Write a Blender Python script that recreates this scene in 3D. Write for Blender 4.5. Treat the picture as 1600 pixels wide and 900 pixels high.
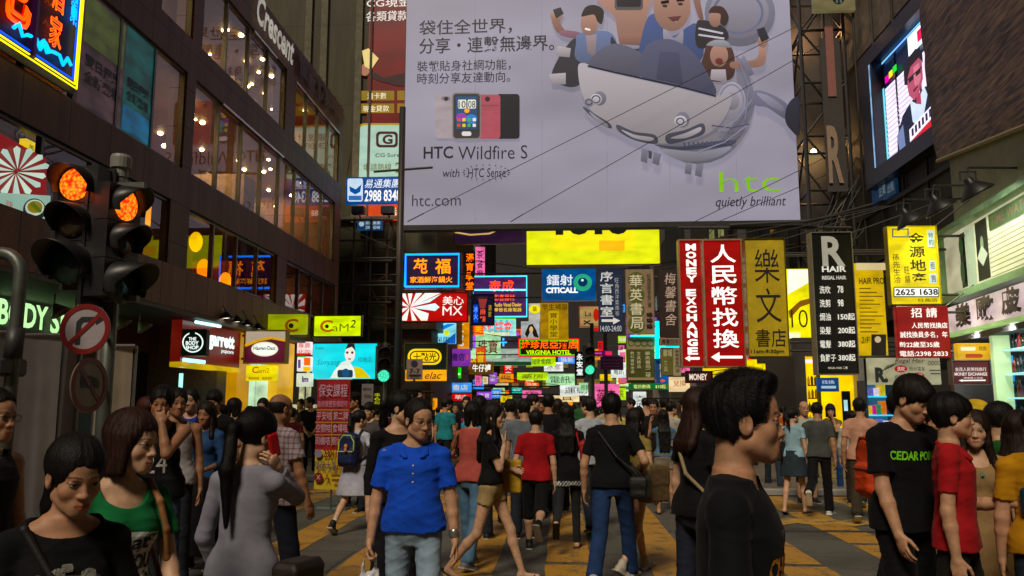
import bpy,math,random,zlib
import numpy as np
from math import sin,cos,tan,radians,pi,sqrt
for _o in list(bpy.data.objects):bpy.data.objects.remove(_o)
SC=bpy.context.scene
COL=SC.collection
RNG=random.Random(7)
# ------------------------------------------------------------------ camera
FPX=1280.0
CAMH=1.60
PITCH=math.atan(182/FPX)
YAW=math.atan(80*cos(PITCH)/FPX)
cam_d=bpy.data.cameras.new('camera');cam=bpy.data.objects.new('camera',cam_d);COL.objects.link(cam)
cam_d.sensor_width=36.0;cam_d.lens=36.0*FPX/1600
cam_d.clip_start=0.05;cam_d.clip_end=600
cam.location=(0,0,CAMH)
cam.rotation_euler=(pi/2+PITCH,0,YAW)
SC.camera=cam
# ------------------------------------------------------------------ world, light, exposure
W=bpy.data.worlds.new('World');SC.world=W;W.use_nodes=True
wn=W.node_tree.nodes;wl=W.node_tree.links
wn.clear()
wo=wn.new('ShaderNodeOutputWorld');wb=wn.new('ShaderNodeBackground');wb2=wn.new('ShaderNodeBackground')
wadd=wn.new('ShaderNodeAddShader');sky=wn.new('ShaderNodeTexSky')
sky.sky_type='NISHITA';sky.sun_disc=False
sky.sun_elevation=radians(-4);sky.sun_rotation=radians(200)
wb.inputs['Strength'].default_value=0.05
wb2.inputs['Color'].default_value=(1.0,0.76,0.54,1);wb2.inputs['Strength'].default_value=0.020
wl.new(sky.outputs[0],wb.inputs[0]);wl.new(wb.outputs[0],wadd.inputs[0]);wl.new(wb2.outputs[0],wadd.inputs[1]);wl.new(wadd.outputs[0],wo.inputs[0])
sun_d=bpy.data.lights.new('sun','SUN');sun_d.energy=2.3;sun_d.angle=radians(16);sun_d.color=(1.0,0.86,0.68)
sun=bpy.data.objects.new('sun',sun_d);COL.objects.link(sun)
sun.rotation_euler=(radians(44),0,radians(-15))
SC.view_settings.view_transform='Standard'
try:SC.view_settings.look='None'
except Exception:pass
SC.view_settings.gamma=1.0;SC.view_settings.exposure=0.0;SC.view_settings.use_curve_mapping=False
cy=SC.cycles
cy.use_denoising=True
try:cy.denoiser='OPENIMAGEDENOISE'
except Exception:pass
cy.max_bounces=6;cy.diffuse_bounces=3;cy.glossy_bounces=3;cy.transparent_max_bounces=12;cy.transmission_bounces=4
cy.sample_clamp_indirect=3.0;cy.sample_clamp_direct=0.0
cy.caustics_reflective=False;cy.caustics_refractive=False
try:cy.use_light_tree=True
except Exception:pass
# ------------------------------------------------------------------ pixel -> world
_cx,_sx=cos(pi/2+PITCH),sin(pi/2+PITCH)
_cz,_sz=cos(YAW),sin(YAW)
def ray(px,py):
 x,y,z=(px-800)/FPX,(450-py)/FPX,-1.0
 y2,z2=y*_cx-z*_sx,y*_sx+z*_cx
 return(x*_cz-y2*_sz,x*_sz+y2*_cz,z2)
def P(px,py,Y):
 r=ray(px,py);k=Y/r[1]
 return(r[0]*k,Y,CAMH+r[2]*k)
def PX(px,py,X):
 r=ray(px,py);k=X/r[0]
 return(X,r[1]*k,CAMH+r[2]*k)
def PG(px,py,z=0.0):
 r=ray(px,py);k=(z-CAMH)/r[2]
 return(r[0]*k,r[1]*k,z)
 # ------------------------------------------------------------------ materials
def lin(c):
 """'#rrggbb' or 0-255 tuple -> linear rgb"""
 if isinstance(c,str):
  c=c.lstrip('#');c=tuple(int(c[i:i+2],16)for i in(0,2,4))
 out=[]
 for v in c[:3]:
  v=v/255.0
  out.append(v/12.92 if v<=0.04045 else((v+0.055)/1.055)**2.4)
 return tuple(out)
MATS={}
def new_mat(name):
 m=bpy.data.materials.new(name);m.use_nodes=True
 nt=m.node_tree;b=nt.nodes['Principled BSDF']
 return m,nt,b
def nd(nt,t,**kw):
 n=nt.nodes.new(t)
 for k,v in kw.items():
  if hasattr(n,k):setattr(n,k,v)
  else:n.inputs[k].default_value=v
 return n
def paint(c,rough=0.5,metal=0.0,noise=0.15,scale=6.0,bump=0.0,spec=0.5):
 """plain surface whose albedo wanders a little"""
 key=('p',tuple(c)if not isinstance(c,str)else c,rough,metal,noise,scale,bump,spec)
 if key in MATS:return MATS[key]
 m,nt,b=new_mat('paint');c=lin(c)if isinstance(c,str)else c
 b.inputs['Roughness'].default_value=rough;b.inputs['Metallic'].default_value=metal
 b.inputs['Specular IOR Level'].default_value=spec
 tc=nd(nt,'ShaderNodeTexCoord');nz=nd(nt,'ShaderNodeTexNoise',Scale=scale,Detail=5.0,Roughness=0.65)
 nt.links.new(tc.outputs['Object'],nz.inputs['Vector'])
 r=nd(nt,'ShaderNodeMapRange');r.inputs['From Min'].default_value=.3;r.inputs['From Max'].default_value=.7
 r.inputs['To Min'].default_value=1-noise;r.inputs['To Max'].default_value=1+noise
 nt.links.new(nz.outputs['Fac'],r.inputs['Value'])
 mx=nd(nt,'ShaderNodeVectorMath',operation='SCALE');mx.inputs[0].default_value=c
 nt.links.new(r.outputs[0],mx.inputs['Scale']);nt.links.new(mx.outputs[0],b.inputs['Base Color'])
 if bump:
  bp=nd(nt,'ShaderNodeBump',Strength=bump,Distance=0.02)
  nt.links.new(nz.outputs['Fac'],bp.inputs['Height']);nt.links.new(bp.outputs[0],b.inputs['Normal'])
 MATS[key]=m;return m
def glow(c,s=1.0,var=0.25,scale=1.6,base=0.25):
 """lit sign face: back-light wanders with tubes; on walls and goods, painted-in light"""
 key=('g',tuple(c)if not isinstance(c,str)else c,s,var,scale,base)
 if key in MATS:return MATS[key]
 m,nt,b=new_mat('lit');cl=lin(c)if isinstance(c,str)else c;lu=.3*cl[0]+.6*cl[1]+.1*cl[2];cl=tuple(max(0,lu+(x-lu)*1.18)for x in cl);s=s*1.22
 b.inputs['Base Color'].default_value=(*[x*base for x in cl],1);b.inputs['Roughness'].default_value=.35
 b.inputs['Emission Color'].default_value=(*cl,1);b.inputs['Emission Strength'].default_value=s
 if var:
  tc=nd(nt,'ShaderNodeTexCoord');mp=nd(nt,'ShaderNodeMapping');mp.inputs['Scale'].default_value=(1,1,2.2)
  nz=nd(nt,'ShaderNodeTexNoise',Scale=scale,Detail=2.0)
  nt.links.new(tc.outputs['Object'],mp.inputs[0]);nt.links.new(mp.outputs[0],nz.inputs['Vector'])
  r=nd(nt,'ShaderNodeMapRange');r.inputs['From Min'].default_value=.3;r.inputs['From Max'].default_value=.7
  r.inputs['To Min'].default_value=s*(1-var);r.inputs['To Max'].default_value=s*(1+var)
  nt.links.new(nz.outputs['Fac'],r.inputs['Value']);nt.links.new(r.outputs[0],b.inputs['Emission Strength'])
 MATS[key]=m;return m
def glass_mat(tint=(.9,.9,.9),refl=1.7):
 key=('glass',tint,refl)
 if key in MATS:return MATS[key]
 m=bpy.data.materials.new('window_glass');m.use_nodes=True;nt=m.node_tree;nt.nodes.clear()
 o=nd(nt,'ShaderNodeOutputMaterial');mix=nd(nt,'ShaderNodeMixShader');t=nd(nt,'ShaderNodeBsdfTransparent');g=nd(nt,'ShaderNodeBsdfGlossy')
 fr=nd(nt,'ShaderNodeFresnel',IOR=refl)
 t.inputs['Color'].default_value=(*tint,1);g.inputs['Roughness'].default_value=0.012;g.inputs['Color'].default_value=(.95,.95,.95,1)
 nt.links.new(fr.outputs[0],mix.inputs[0]);nt.links.new(t.outputs[0],mix.inputs[1]);nt.links.new(g.outputs[0],mix.inputs[2]);nt.links.new(mix.outputs[0],o.inputs[0])
 MATS[key]=m;return m
 # ------------------------------------------------------------------ objects
ORG={}
def setp(o,label=None,cat=None,group=None,kind=None):
 if label:o['label']=label
 if cat:o['category']=cat
 if group:o['group']=group
 if kind:o['kind']=kind
 return o
def thing(name,label,cat,loc=(0,0,0),group=None):
 o=bpy.data.objects.new(name,None);COL.objects.link(o);o.location=loc;o.empty_display_size=.1
 ORG[o.name]=tuple(loc);return setp(o,label,cat,group)
def mesh_obj(name,V,Fc,mats,fm=None,parent=None,smooth=False,loc=None):
 """V in world coordinates; the object's origin is its root's"""
 org=ORG[parent.name]if parent is not None else(loc or(0,0,0))
 V=np.asarray(V,dtype=np.float64).reshape(-1,3)-np.array(org)
 me=bpy.data.meshes.new(name);me.from_pydata(V.tolist(),[],[tuple(int(i)for i in f)for f in Fc])
 if not isinstance(mats,(list,tuple)):mats=[mats]
 for m in mats:me.materials.append(m)
 if fm is not None and len(fm)==len(me.polygons):me.polygons.foreach_set('material_index',list(fm))
 if smooth:me.polygons.foreach_set('use_smooth',[True]*len(me.polygons))
 me.update()
 o=bpy.data.objects.new(name,me);COL.objects.link(o)
 if parent is not None:o.parent=parent
 else:o.location=org
 ORG[o.name]=org
 return o
class MB:
 """collects pieces of one mesh"""
 def __init__(s):s.V=[];s.F=[];s.M=[]
 def add(s,V,F,m=0):
  b=len(s.V);s.V+=[tuple(v)for v in V];s.F+=[tuple(i+b for i in f)for f in F];s.M+=[m]*len(F);return s
 def box(s,x0,x1,y0,y1,z0,z1,m=0):
  V=[(x,y,z)for x in(x0,x1)for y in(y0,y1)for z in(z0,z1)]
  return s.add(V,[(0,1,3,2),(4,6,7,5),(0,4,5,1),(2,3,7,6),(0,2,6,4),(1,5,7,3)],m)
 def obox(s,o,r,u,n,w0,w1,h0,h1,d0,d1,m=0):
  o,r,u,n=map(np.array,(o,r,u,n))
  V=[o+r*a+u*b+n*c for a in(w0,w1)for b in(h0,h1)for c in(d0,d1)]
  return s.add(V,[(0,1,3,2),(4,6,7,5),(0,4,5,1),(2,3,7,6),(0,2,6,4),(1,5,7,3)],m)
 def bbox(s,x0,x1,y0,y1,z0,z1,b=.01,m=0):
  """box with bevelled edges"""
  V=[];
  for x in(0,1):
   for y in(0,1):
    for z in(0,1):
     px,py,pz=(x0,x1)[x],(y0,y1)[y],(z0,z1)[z];ix,iy,iz=(b,-b)[x],(b,-b)[y],(b,-b)[z]
     V+=[(px,py+iy,pz+iz),(px+ix,py,pz+iz),(px+ix,py+iy,pz)]
  import itertools
  def id_(x,y,z,a):return(x*4+y*2+z)*3+a
  F=[]
  for v in(0,1):
   F.append([id_(v,*q,0)for q in((0,0),(1,0),(1,1),(0,1))]);F.append([id_(q[0],v,q[1],1)for q in((0,0),(1,0),(1,1),(0,1))]);F.append([id_(*q,v,2)for q in((0,0),(1,0),(1,1),(0,1))])
   for w in(0,1):
    F.append([id_(v,w,0,0),id_(v,w,1,0),id_(v,w,1,1),id_(v,w,0,1)]);F.append([id_(v,0,w,0),id_(v,1,w,0),id_(v,1,w,2),id_(v,0,w,2)]);F.append([id_(0,v,w,1),id_(1,v,w,1),id_(1,v,w,2),id_(0,v,w,2)])
  for x in(0,1):
   for y in(0,1):
    for z in(0,1):F.append([id_(x,y,z,0),id_(x,y,z,1),id_(x,y,z,2)])
  return s.add(V,F,m)
 def tube(s,pts,r,n=8,m=0,cap=True):
  pts=[np.array(p,float)for p in pts];rr=r if isinstance(r,(list,tuple))else[r]*len(pts)
  V=[];F=[];prev=None
  for i,p in enumerate(pts):
   d=(pts[min(i+1,len(pts)-1)]-pts[max(i-1,0)]);d=d/(np.linalg.norm(d)+1e-9)
   if prev is None:
    a=np.array((0,0,1.))if abs(d[2])<.9 else np.array((1.,0,0));u=np.cross(d,a)
   else:u=prev-d*np.dot(prev,d)
   u=u/(np.linalg.norm(u)+1e-9);v=np.cross(d,u);prev=u
   for k in range(n):
    t=2*pi*k/n;V.append(p+(u*cos(t)+v*sin(t))*rr[i])
  for i in range(len(pts)-1):
   for k in range(n):a=i*n+k;b=i*n+(k+1)%n;F.append((a,b,b+n,a+n))
  if cap:F.append(tuple(range(n))[::-1]);F.append(tuple(range((len(pts)-1)*n,len(pts)*n)))
  return s.add(V,F,m)
 def lathe(s,c,axis,prof,n=20,m=0):
  """prof: (distance along axis, radius)"""
  ax=np.array(axis,float);ax=ax/np.linalg.norm(ax);a=np.array((0,0,1.))if abs(ax[2])<.9 else np.array((1.,0,0))
  u=np.cross(ax,a);u=u/np.linalg.norm(u);v=np.cross(ax,u);c=np.array(c,float);V=[];F=[]
  for(h,r)in prof:
   for k in range(n):t=2*pi*k/n;V.append(c+ax*h+(u*cos(t)+v*sin(t))*max(r,1e-4))
  for i in range(len(prof)-1):
   for k in range(n):a_=i*n+k;b=i*n+(k+1)%n;F.append((a_,b,b+n,a_+n))
  return s.add(V,F,m)
 def ball(s,c,r,n=10,m=0):
  r=r if isinstance(r,tuple)else(r,r,r);V=[];F=[]
  for i in range(n+1):
   a=pi*i/n
   for k in range(2*n):t=pi*k/n;V.append((c[0]+r[0]*sin(a)*cos(t),c[1]+r[1]*sin(a)*sin(t),c[2]+r[2]*cos(a)))
  for i in range(n):
   for k in range(2*n):a_=i*2*n+k;b=i*2*n+(k+1)%(2*n);F.append((a_,a_+2*n,b+2*n,b))
  return s.add(V,F,m)
 def obj(s,name,mats,parent=None,smooth=False,loc=None):
  return mesh_obj(name,s.V,s.F,mats,s.M,parent,smooth,loc)
  # ------------------------------------------------------------------ lettering
_TXT={}
def text_mesh(t,bold=0.0,outline=0.0,shear=0.0):
 key=(t,bold,outline,shear)
 if key in _TXT:return _TXT[key]
 cu=bpy.data.curves.new('t','FONT');cu.body=t;cu.resolution_u=3;cu.shear=shear
 if outline:cu.fill_mode='NONE';cu.bevel_depth=outline;cu.bevel_resolution=1
 else:cu.offset=bold
 ob=bpy.data.objects.new('t',cu);me=bpy.data.meshes.new_from_object(ob)
 V=np.empty(len(me.vertices)*3);me.vertices.foreach_get('co',V);V=V.reshape(-1,3)
 F=[tuple(p.vertices)for p in me.polygons]
 bpy.data.objects.remove(ob);bpy.data.curves.remove(cu);bpy.data.meshes.remove(me)
 _TXT[key]=(V,F);return V,F
def fit_text(t,box,bold=0.02,outline=0.0,shear=0.0,keep=False,vertical=False):
 """text stretched into box (x0,y0,x1,y1; y up) -> V (n,3 with z = 0), F"""
 x0,y0,x1,y1=box
 if vertical:
  n=len(t);ch=(y1-y0)/n;V=[];F=[]
  for i,c in enumerate(t):
   if c==' ':continue
   v,f=fit_text(c,(x0,y1-(i+1)*ch+ch*.07,x1,y1-i*ch-ch*.07),bold,outline,shear,keep)
   b=sum(len(q)for q in V);V.append(v);F+=[tuple(j+b for j in g)for g in f]
  return np.concatenate(V),F
 V,F=text_mesh(t,bold,outline,shear)
 if len(V)==0:return np.zeros((0,3)),[]
 lo,hi=V.min(0),V.max(0);w,h=max(hi[0]-lo[0],1e-6),max(hi[1]-lo[1],1e-6)
 sx,sy=(x1-x0)/w,(y1-y0)/h
 if len(t)==1 and t in '一1I丨l':sx=sy=min(sx,sy)
 if keep:sx=sy=min(sx,sy)
 o=V.copy();o[:,0]=(V[:,0]-(lo[0]+hi[0])/2)*sx+(x0+x1)/2;o[:,1]=(V[:,1]-(lo[1]+hi[1])/2)*sy+(y0+y1)/2;o[:,2]*=(sx+sy)/2
 return o,F
 # ------------------------------------------------------------------ signed-distance modelling (people, bags)
f4=np.float32
def A(*v):return np.array(v,dtype=np.float64)
def smin(a,b,k):
 if k<=1e-5:return np.minimum(a,b)
 h=np.maximum(k-np.abs(a-b),0)/k
 return np.minimum(a,b)-h*h*(k*.25)
def cap(p,q,r1,r2):
 p,q=np.asarray(p,float),np.asarray(q,float);d=q-p;L=float(d@d)+1e-9;R=max(r1,r2)
 def fn(X,Y,Z):
  t=np.clip(((X-p[0])*d[0]+(Y-p[1])*d[1]+(Z-p[2])*d[2])/L,0,1)
  return np.sqrt((X-p[0]-t*d[0])**2+(Y-p[1]-t*d[1])**2+(Z-p[2]-t*d[2])**2)-(r1+(r2-r1)*t)
 return fn,np.minimum(p,q)-R,np.maximum(p,q)+R
def cone(p,q,r1,r2,flat=1.0):
 """tapered limb, round at p and cut flat at q; flat<1 squashes it front to back"""
 p,q=np.asarray(p,float),np.asarray(q,float);d=q-p;Ln=sqrt(float(d@d))+1e-9;d=d/Ln;R=max(r1,r2)
 def fn(X,Y,Z):
  s=(X-p[0])*d[0]+(Y-p[1])*d[1]+(Z-p[2])*d[2]
  t=np.clip(s,0,Ln)
  rad=np.sqrt((X-p[0]-t*d[0])**2+(Y-p[1]-t*d[1])**2+(Z-p[2]-t*d[2])**2)
  return np.maximum(rad-(r1+(r2-r1)*t/Ln),s-Ln)
 return fn,np.minimum(p,q)-R,np.maximum(p,q)+R
def ell(c,r,M=None):
 c,r=np.asarray(c,float),np.asarray(r,float)
 def fn(X,Y,Z):
  X,Y,Z=X-c[0],Y-c[1],Z-c[2]
  if M is not None:
   X,Y,Z=(M[0][0]*X+M[1][0]*Y+M[2][0]*Z,M[0][1]*X+M[1][1]*Y+M[2][1]*Z,M[0][2]*X+M[1][2]*Y+M[2][2]*Z)
  a=X/r[0];b=Y/r[1];e=Z/r[2]
  k0=np.sqrt(a*a+b*b+e*e);k1=np.sqrt((a/r[0])**2+(b/r[1])**2+(e/r[2])**2)+1e-9
  return k0*(k0-1)/k1
 R=max(r)if M is not None else r
 return fn,c-R,c+R
def rbox(c,hf,rd,M=None):
 c,hf=np.asarray(c,float),np.asarray(hf,float)-rd
 def fn(X,Y,Z):
  X,Y,Z=X-c[0],Y-c[1],Z-c[2]
  if M is not None:
   X,Y,Z=(M[0][0]*X+M[1][0]*Y+M[2][0]*Z,M[0][1]*X+M[1][1]*Y+M[2][1]*Z,M[0][2]*X+M[1][2]*Y+M[2][2]*Z)
  qx,qy,qz=np.abs(X)-hf[0],np.abs(Y)-hf[1],np.abs(Z)-hf[2]
  return np.sqrt(np.maximum(qx,0)**2+np.maximum(qy,0)**2+np.maximum(qz,0)**2)+np.minimum(np.maximum(qx,np.maximum(qy,qz)),0)-rd
 R=np.linalg.norm(hf+rd)if M is not None else hf+rd
 return fn,c-R,c+R
def loft(o,M,ctrl):
 """stack of ellipses along the local z of frame (o, M); ctrl rows z, rx, ry, y-offset"""
 ct=np.asarray(ctrl,float);o=np.asarray(o,float);M=np.asarray(M,float)
 def fn(X,Y,Z):
  X,Y,Z=X-o[0],Y-o[1],Z-o[2]
  x=M[0][0]*X+M[1][0]*Y+M[2][0]*Z;y=M[0][1]*X+M[1][1]*Y+M[2][1]*Z;z=M[0][2]*X+M[1][2]*Y+M[2][2]*Z
  rx=np.interp(z,ct[:,0],ct[:,1]);ry=np.interp(z,ct[:,0],ct[:,2]);yo=np.interp(z,ct[:,0],ct[:,3])
  d=(np.sqrt((x/rx)**2+((y-yo)/ry)**2)-1)*np.minimum(rx,ry)*1.15
  return np.maximum(d,np.maximum(z-ct[-1,0],ct[0,0]-z))
 rm=ct[:,1:3].max()+abs(ct[:,3]).max();pts=[]
 for zz in(ct[0,0],ct[-1,0]):
  for a in(-rm,rm):
   for b in(-rm,rm):pts.append(o+M@A(a,b,zz))
 pts=np.array(pts);return fn,pts.min(0),pts.max(0)
class Field:
 def __init__(s,lo,hi,h):
  s.h=h;s.lo=np.asarray(lo,float)-2.5*h;s.n=(np.ceil((np.asarray(hi,float)+2.5*h-s.lo)/h)).astype(int)+1
  s.a=np.full(s.n,0.5,f4)
 def axes(s,i0,i1):
  return[(s.lo[k]+s.h*np.arange(i0[k],i1[k])).astype(f4).reshape([-1 if j==k else 1 for j in range(3)])for k in range(3)]
 def op(s,prim,k=0.0,kind='add'):
  fn,lo,hi=prim
  if lo is None:i0,i1=np.zeros(3,int),s.n
  else:
   m=k+3*s.h+.012
   i0=np.clip(np.floor((lo-m-s.lo)/s.h).astype(int),0,s.n);i1=np.clip(np.ceil((hi+m-s.lo)/s.h).astype(int)+1,0,s.n)
   if(i1<=i0).any():return
  X,Y,Z=s.axes(i0,i1);d=fn(X,Y,Z).astype(f4);sl=tuple(slice(i0[j],i1[j])for j in range(3));a=s.a[sl]
  if kind=='add':s.a[sl]=smin(a,d,k)
  elif kind=='sub':s.a[sl]=-smin(-a,d,k)
  elif kind=='cut':s.a[sl]=np.maximum(a,d)
  elif kind=='disp':s.a[sl]=a+d
 def sample(s,p):
  q=(np.asarray(p)-s.lo)/s.h;q=np.clip(q,0,s.n-1.001);i=q.astype(int);f=q-i;r=0
  for dx in(0,1):
   for dy in(0,1):
    for dz in(0,1):
     w=(f[:,0]if dx else 1-f[:,0])*(f[:,1]if dy else 1-f[:,1])*(f[:,2]if dz else 1-f[:,2])
     r=r+w*s.a[i[:,0]+dx,i[:,1]+dy,i[:,2]+dz]
  return r
 def nets(s):
  a=s.a;s8=a<0
  def corner(x,dx,dy,dz):return x[dx:x.shape[0]-1+dx,dy:x.shape[1]-1+dy,dz:x.shape[2]-1+dz]
  cnt=np.zeros(tuple(np.array(a.shape)-1),np.int8)
  for dx in(0,1):
   for dy in(0,1):
    for dz in(0,1):cnt+=corner(s8,dx,dy,dz)
  act=(cnt>0)&(cnt<8);ii=np.argwhere(act)
  if len(ii)==0:return np.zeros((0,3)),np.zeros((0,4),int)
  idx=np.full(act.shape,-1,np.int32);idx[act]=np.arange(len(ii))
  pos=np.zeros((len(ii),3));num=np.zeros(len(ii))
  i,j,k=ii.T;vals={}
  for c in range(8):
   dx,dy,dz=c&1,(c>>1)&1,c>>2;vals[(dx,dy,dz)]=a[i+dx,j+dy,k+dz].astype(float)
  for ax in range(3):
   for u in(0,1):
    for v in(0,1):
     c0=[0,0,0];o=[q for q in range(3)if q!=ax];c0[o[0]]=u;c0[o[1]]=v;c1=list(c0);c1[ax]=1
     v0,v1=vals[tuple(c0)],vals[tuple(c1)];m=(v0<0)!=(v1<0)
     t=np.where(m,v0/np.where(m,v0-v1,1),0)
     p=np.tile(np.array(c0,float),(len(ii),1));p[:,ax]=t
     pos[m]+=p[m];num[m]+=1
  V=(ii+pos/num[:,None])*s.h+s.lo
  Q=[]
  for ax in range(3):
   sl0=[slice(None)]*3;sl1=[slice(None)]*3;sl0[ax]=slice(0,-1);sl1[ax]=slice(1,None)
   x0,x1=s8[tuple(sl0)],s8[tuple(sl1)]
   for flip in(False,True):
    e=np.argwhere((x0&~x1)if not flip else(~x0&x1));o=[q for q in range(3)if q!=ax]
    e=e[(e[:,o[0]]>0)&(e[:,o[1]]>0)&(e[:,o[0]]<idx.shape[o[0]])&(e[:,o[1]]<idx.shape[o[1]])]
    if len(e)==0:continue
    q=[]
    for(da,db)in((0,0),(1,0),(1,1),(0,1)):
     c=e.copy();c[:,o[0]]-=da;c[:,o[1]]-=db;q.append(idx[c[:,0],c[:,1],c[:,2]])
    q=np.stack(q,1)
    if flip^(ax==1):q=q[:,::-1]
    Q.append(q)
  return V,np.concatenate(Q)if Q else np.zeros((0,4),int)
def sdf_field(ops,h,lo=None,hi=None):
 """ops: (prim, k, kind)"""
 los=[o[0][1]for o in ops if o[2]=='add'];his=[o[0][2]for o in ops if o[2]=='add']
 F=Field(np.min(los,0)if lo is None else lo,np.max(his,0)if hi is None else hi,h)
 for p,k,kind in ops:F.op(p,k,kind)
 return F
def raw_obj(name,V,Q,mat,parent=None,cols=None,smooth=True):
 """fast path for big quad meshes in the parent's own coordinates"""
 me=bpy.data.meshes.new(name);n=len(V);m=len(Q)
 me.vertices.add(n);me.vertices.foreach_set('co',np.asarray(V,f4).ravel())
 me.loops.add(m*4);me.loops.foreach_set('vertex_index',np.asarray(Q,np.int32).ravel())
 me.polygons.add(m);me.polygons.foreach_set('loop_start',np.arange(0,m*4,4,dtype=np.int32))
 me.update(calc_edges=True);me.validate(verbose=False)
 if smooth:me.polygons.foreach_set('use_smooth',np.ones(len(me.polygons),bool))
 if cols is not None:
  at=me.color_attributes.new('Col','FLOAT_COLOR','POINT');c4=np.ones((n,4),f4);c4[:,:3]=cols;at.data.foreach_set('color',c4.ravel())
 me.materials.append(mat)
 o=bpy.data.objects.new(name,me);COL.objects.link(o)
 if parent is not None:o.parent=parent
 return o
 # ------------------------------------------------------------------ people
def attr_mat(name,rough,spec=0.4,noise=0.12,nscale=40,bump=0.2,bscale=160,stretch=(1,1,1),sheen=0.0,sss=0.0):
 m,nt,b=new_mat(name);b.inputs['Roughness'].default_value=rough;b.inputs['Specular IOR Level'].default_value=spec
 at=nd(nt,'ShaderNodeAttribute',attribute_name='Col');tc=nd(nt,'ShaderNodeTexCoord');mp=nd(nt,'ShaderNodeMapping');mp.inputs['Scale'].default_value=stretch
 nt.links.new(tc.outputs['Object'],mp.inputs[0])
 nz=nd(nt,'ShaderNodeTexNoise',Scale=nscale,Detail=4.0);nt.links.new(mp.outputs[0],nz.inputs['Vector'])
 r=nd(nt,'ShaderNodeMapRange');r.inputs['From Min'].default_value=.3;r.inputs['From Max'].default_value=.7;r.inputs['To Min'].default_value=1-noise;r.inputs['To Max'].default_value=1+noise
 nt.links.new(nz.outputs['Fac'],r.inputs['Value'])
 mx=nd(nt,'ShaderNodeVectorMath',operation='SCALE');nt.links.new(at.outputs['Color'],mx.inputs[0]);nt.links.new(r.outputs[0],mx.inputs['Scale']);nt.links.new(mx.outputs[0],b.inputs['Base Color'])
 nb=nd(nt,'ShaderNodeTexNoise',Scale=bscale,Detail=3.0);nt.links.new(mp.outputs[0],nb.inputs['Vector'])
 bp=nd(nt,'ShaderNodeBump',Strength=bump,Distance=0.004);nt.links.new(nb.outputs['Fac'],bp.inputs['Height']);nt.links.new(bp.outputs[0],b.inputs['Normal'])
 if sheen:b.inputs['Sheen Weight'].default_value=sheen;b.inputs['Sheen Roughness'].default_value=.5
 if sss:b.inputs['Subsurface Weight'].default_value=sss;b.inputs['Subsurface Radius'].default_value=(.9,.35,.2);b.inputs['Subsurface Scale'].default_value=.006
 return m
M_SKIN=attr_mat('skin',.52,.38,.16,34,.22,260,sss=.15)
M_CLOTH=attr_mat('cloth',.88,.2,.20,9,.75,13,sheen=.02)
M_DENIM=attr_mat('denim',.85,.25,.30,9,.4,34)
M_HAIR=attr_mat('hair',.56,.26,.35,60,.8,150,stretch=(1.8,1.8,.16))
M_BAG=attr_mat('bag_fabric',.6,.4,.16,12,.3,40)
SKIN=[(.50,.275,.16),(.44,.225,.125),(.56,.335,.21),(.33,.155,.08),(.47,.25,.14)]
def rot_ypr(y,p,r=0):
 """columns right, forward, up; y turns to the person's right, p tips the chin down"""
 y,p,r=radians(y),radians(p),radians(r)
 f=A(sin(y)*cos(p),cos(y)*cos(p),-sin(p));right=A(cos(y),-sin(y),0);up=np.cross(right,f)
 right2=right*cos(r)+up*sin(r);up2=up*cos(r)-right*sin(r)
 return np.stack([right2,f,up2],1)
def ik(S,T,l1,l2,pole):
 d=T-S;L=np.linalg.norm(d);Lm=(l1+l2)*.995
 if L>Lm:T=S+d/L*Lm;d=T-S;L=Lm
 dn=d/L;a=(l1*l1-l2*l2+L*L)/(2*L);h=sqrt(max(l1*l1-a*a,0))
 pl=pole-dn*(pole@dn);pl=pl/(np.linalg.norm(pl)+1e-9)
 return S+dn*a+pl*h,T
GAIT={'stand':((2,3,3),(-2,3,3)),'walk_r':((24,8,1),(-15,26,1)),'walk_l':((-15,26,1),(24,8,1)),'step_r':((12,4,2),(-9,12,2)),
'step_l':((-9,12,2),(12,4,2)),'kick_r':((-24,48,1),(10,2,1)),'kick_l':((10,2,1),(-24,48,1)),'lean':((6,2,6),(-4,6,5))}
def wrinkle(seed,amp,freq=1.0,vert=False):
 r=random.Random(seed);ks=[]
 for i in range(4):
  a=r.uniform(0,2*pi);kx,ky,kz=(cos(a)*16,sin(a)*16,r.uniform(20,40))if not vert else(cos(a)*45,sin(a)*45,r.uniform(2,9))
  ks.append((kx*freq,ky*freq,kz*freq*(1 if r.random()<.5 else-1),r.uniform(0,6),r.uniform(8,16),r.uniform(0,6)))
 def fn(X,Y,Z):
  d=0
  for kx,ky,kz,ph,w,p2 in ks:
   s=np.sin(kx*X+ky*Y+kz*Z+ph+1.3*np.sin(w*Z+p2+w*.6*X));d=d+(1-np.abs(s))**3*(.6+.4*np.sin(w*.5*X-w*.4*Z+p2*2))-.25
  return-(amp/2.0)*d
 return fn,None,None
PEOPLE={}
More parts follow.
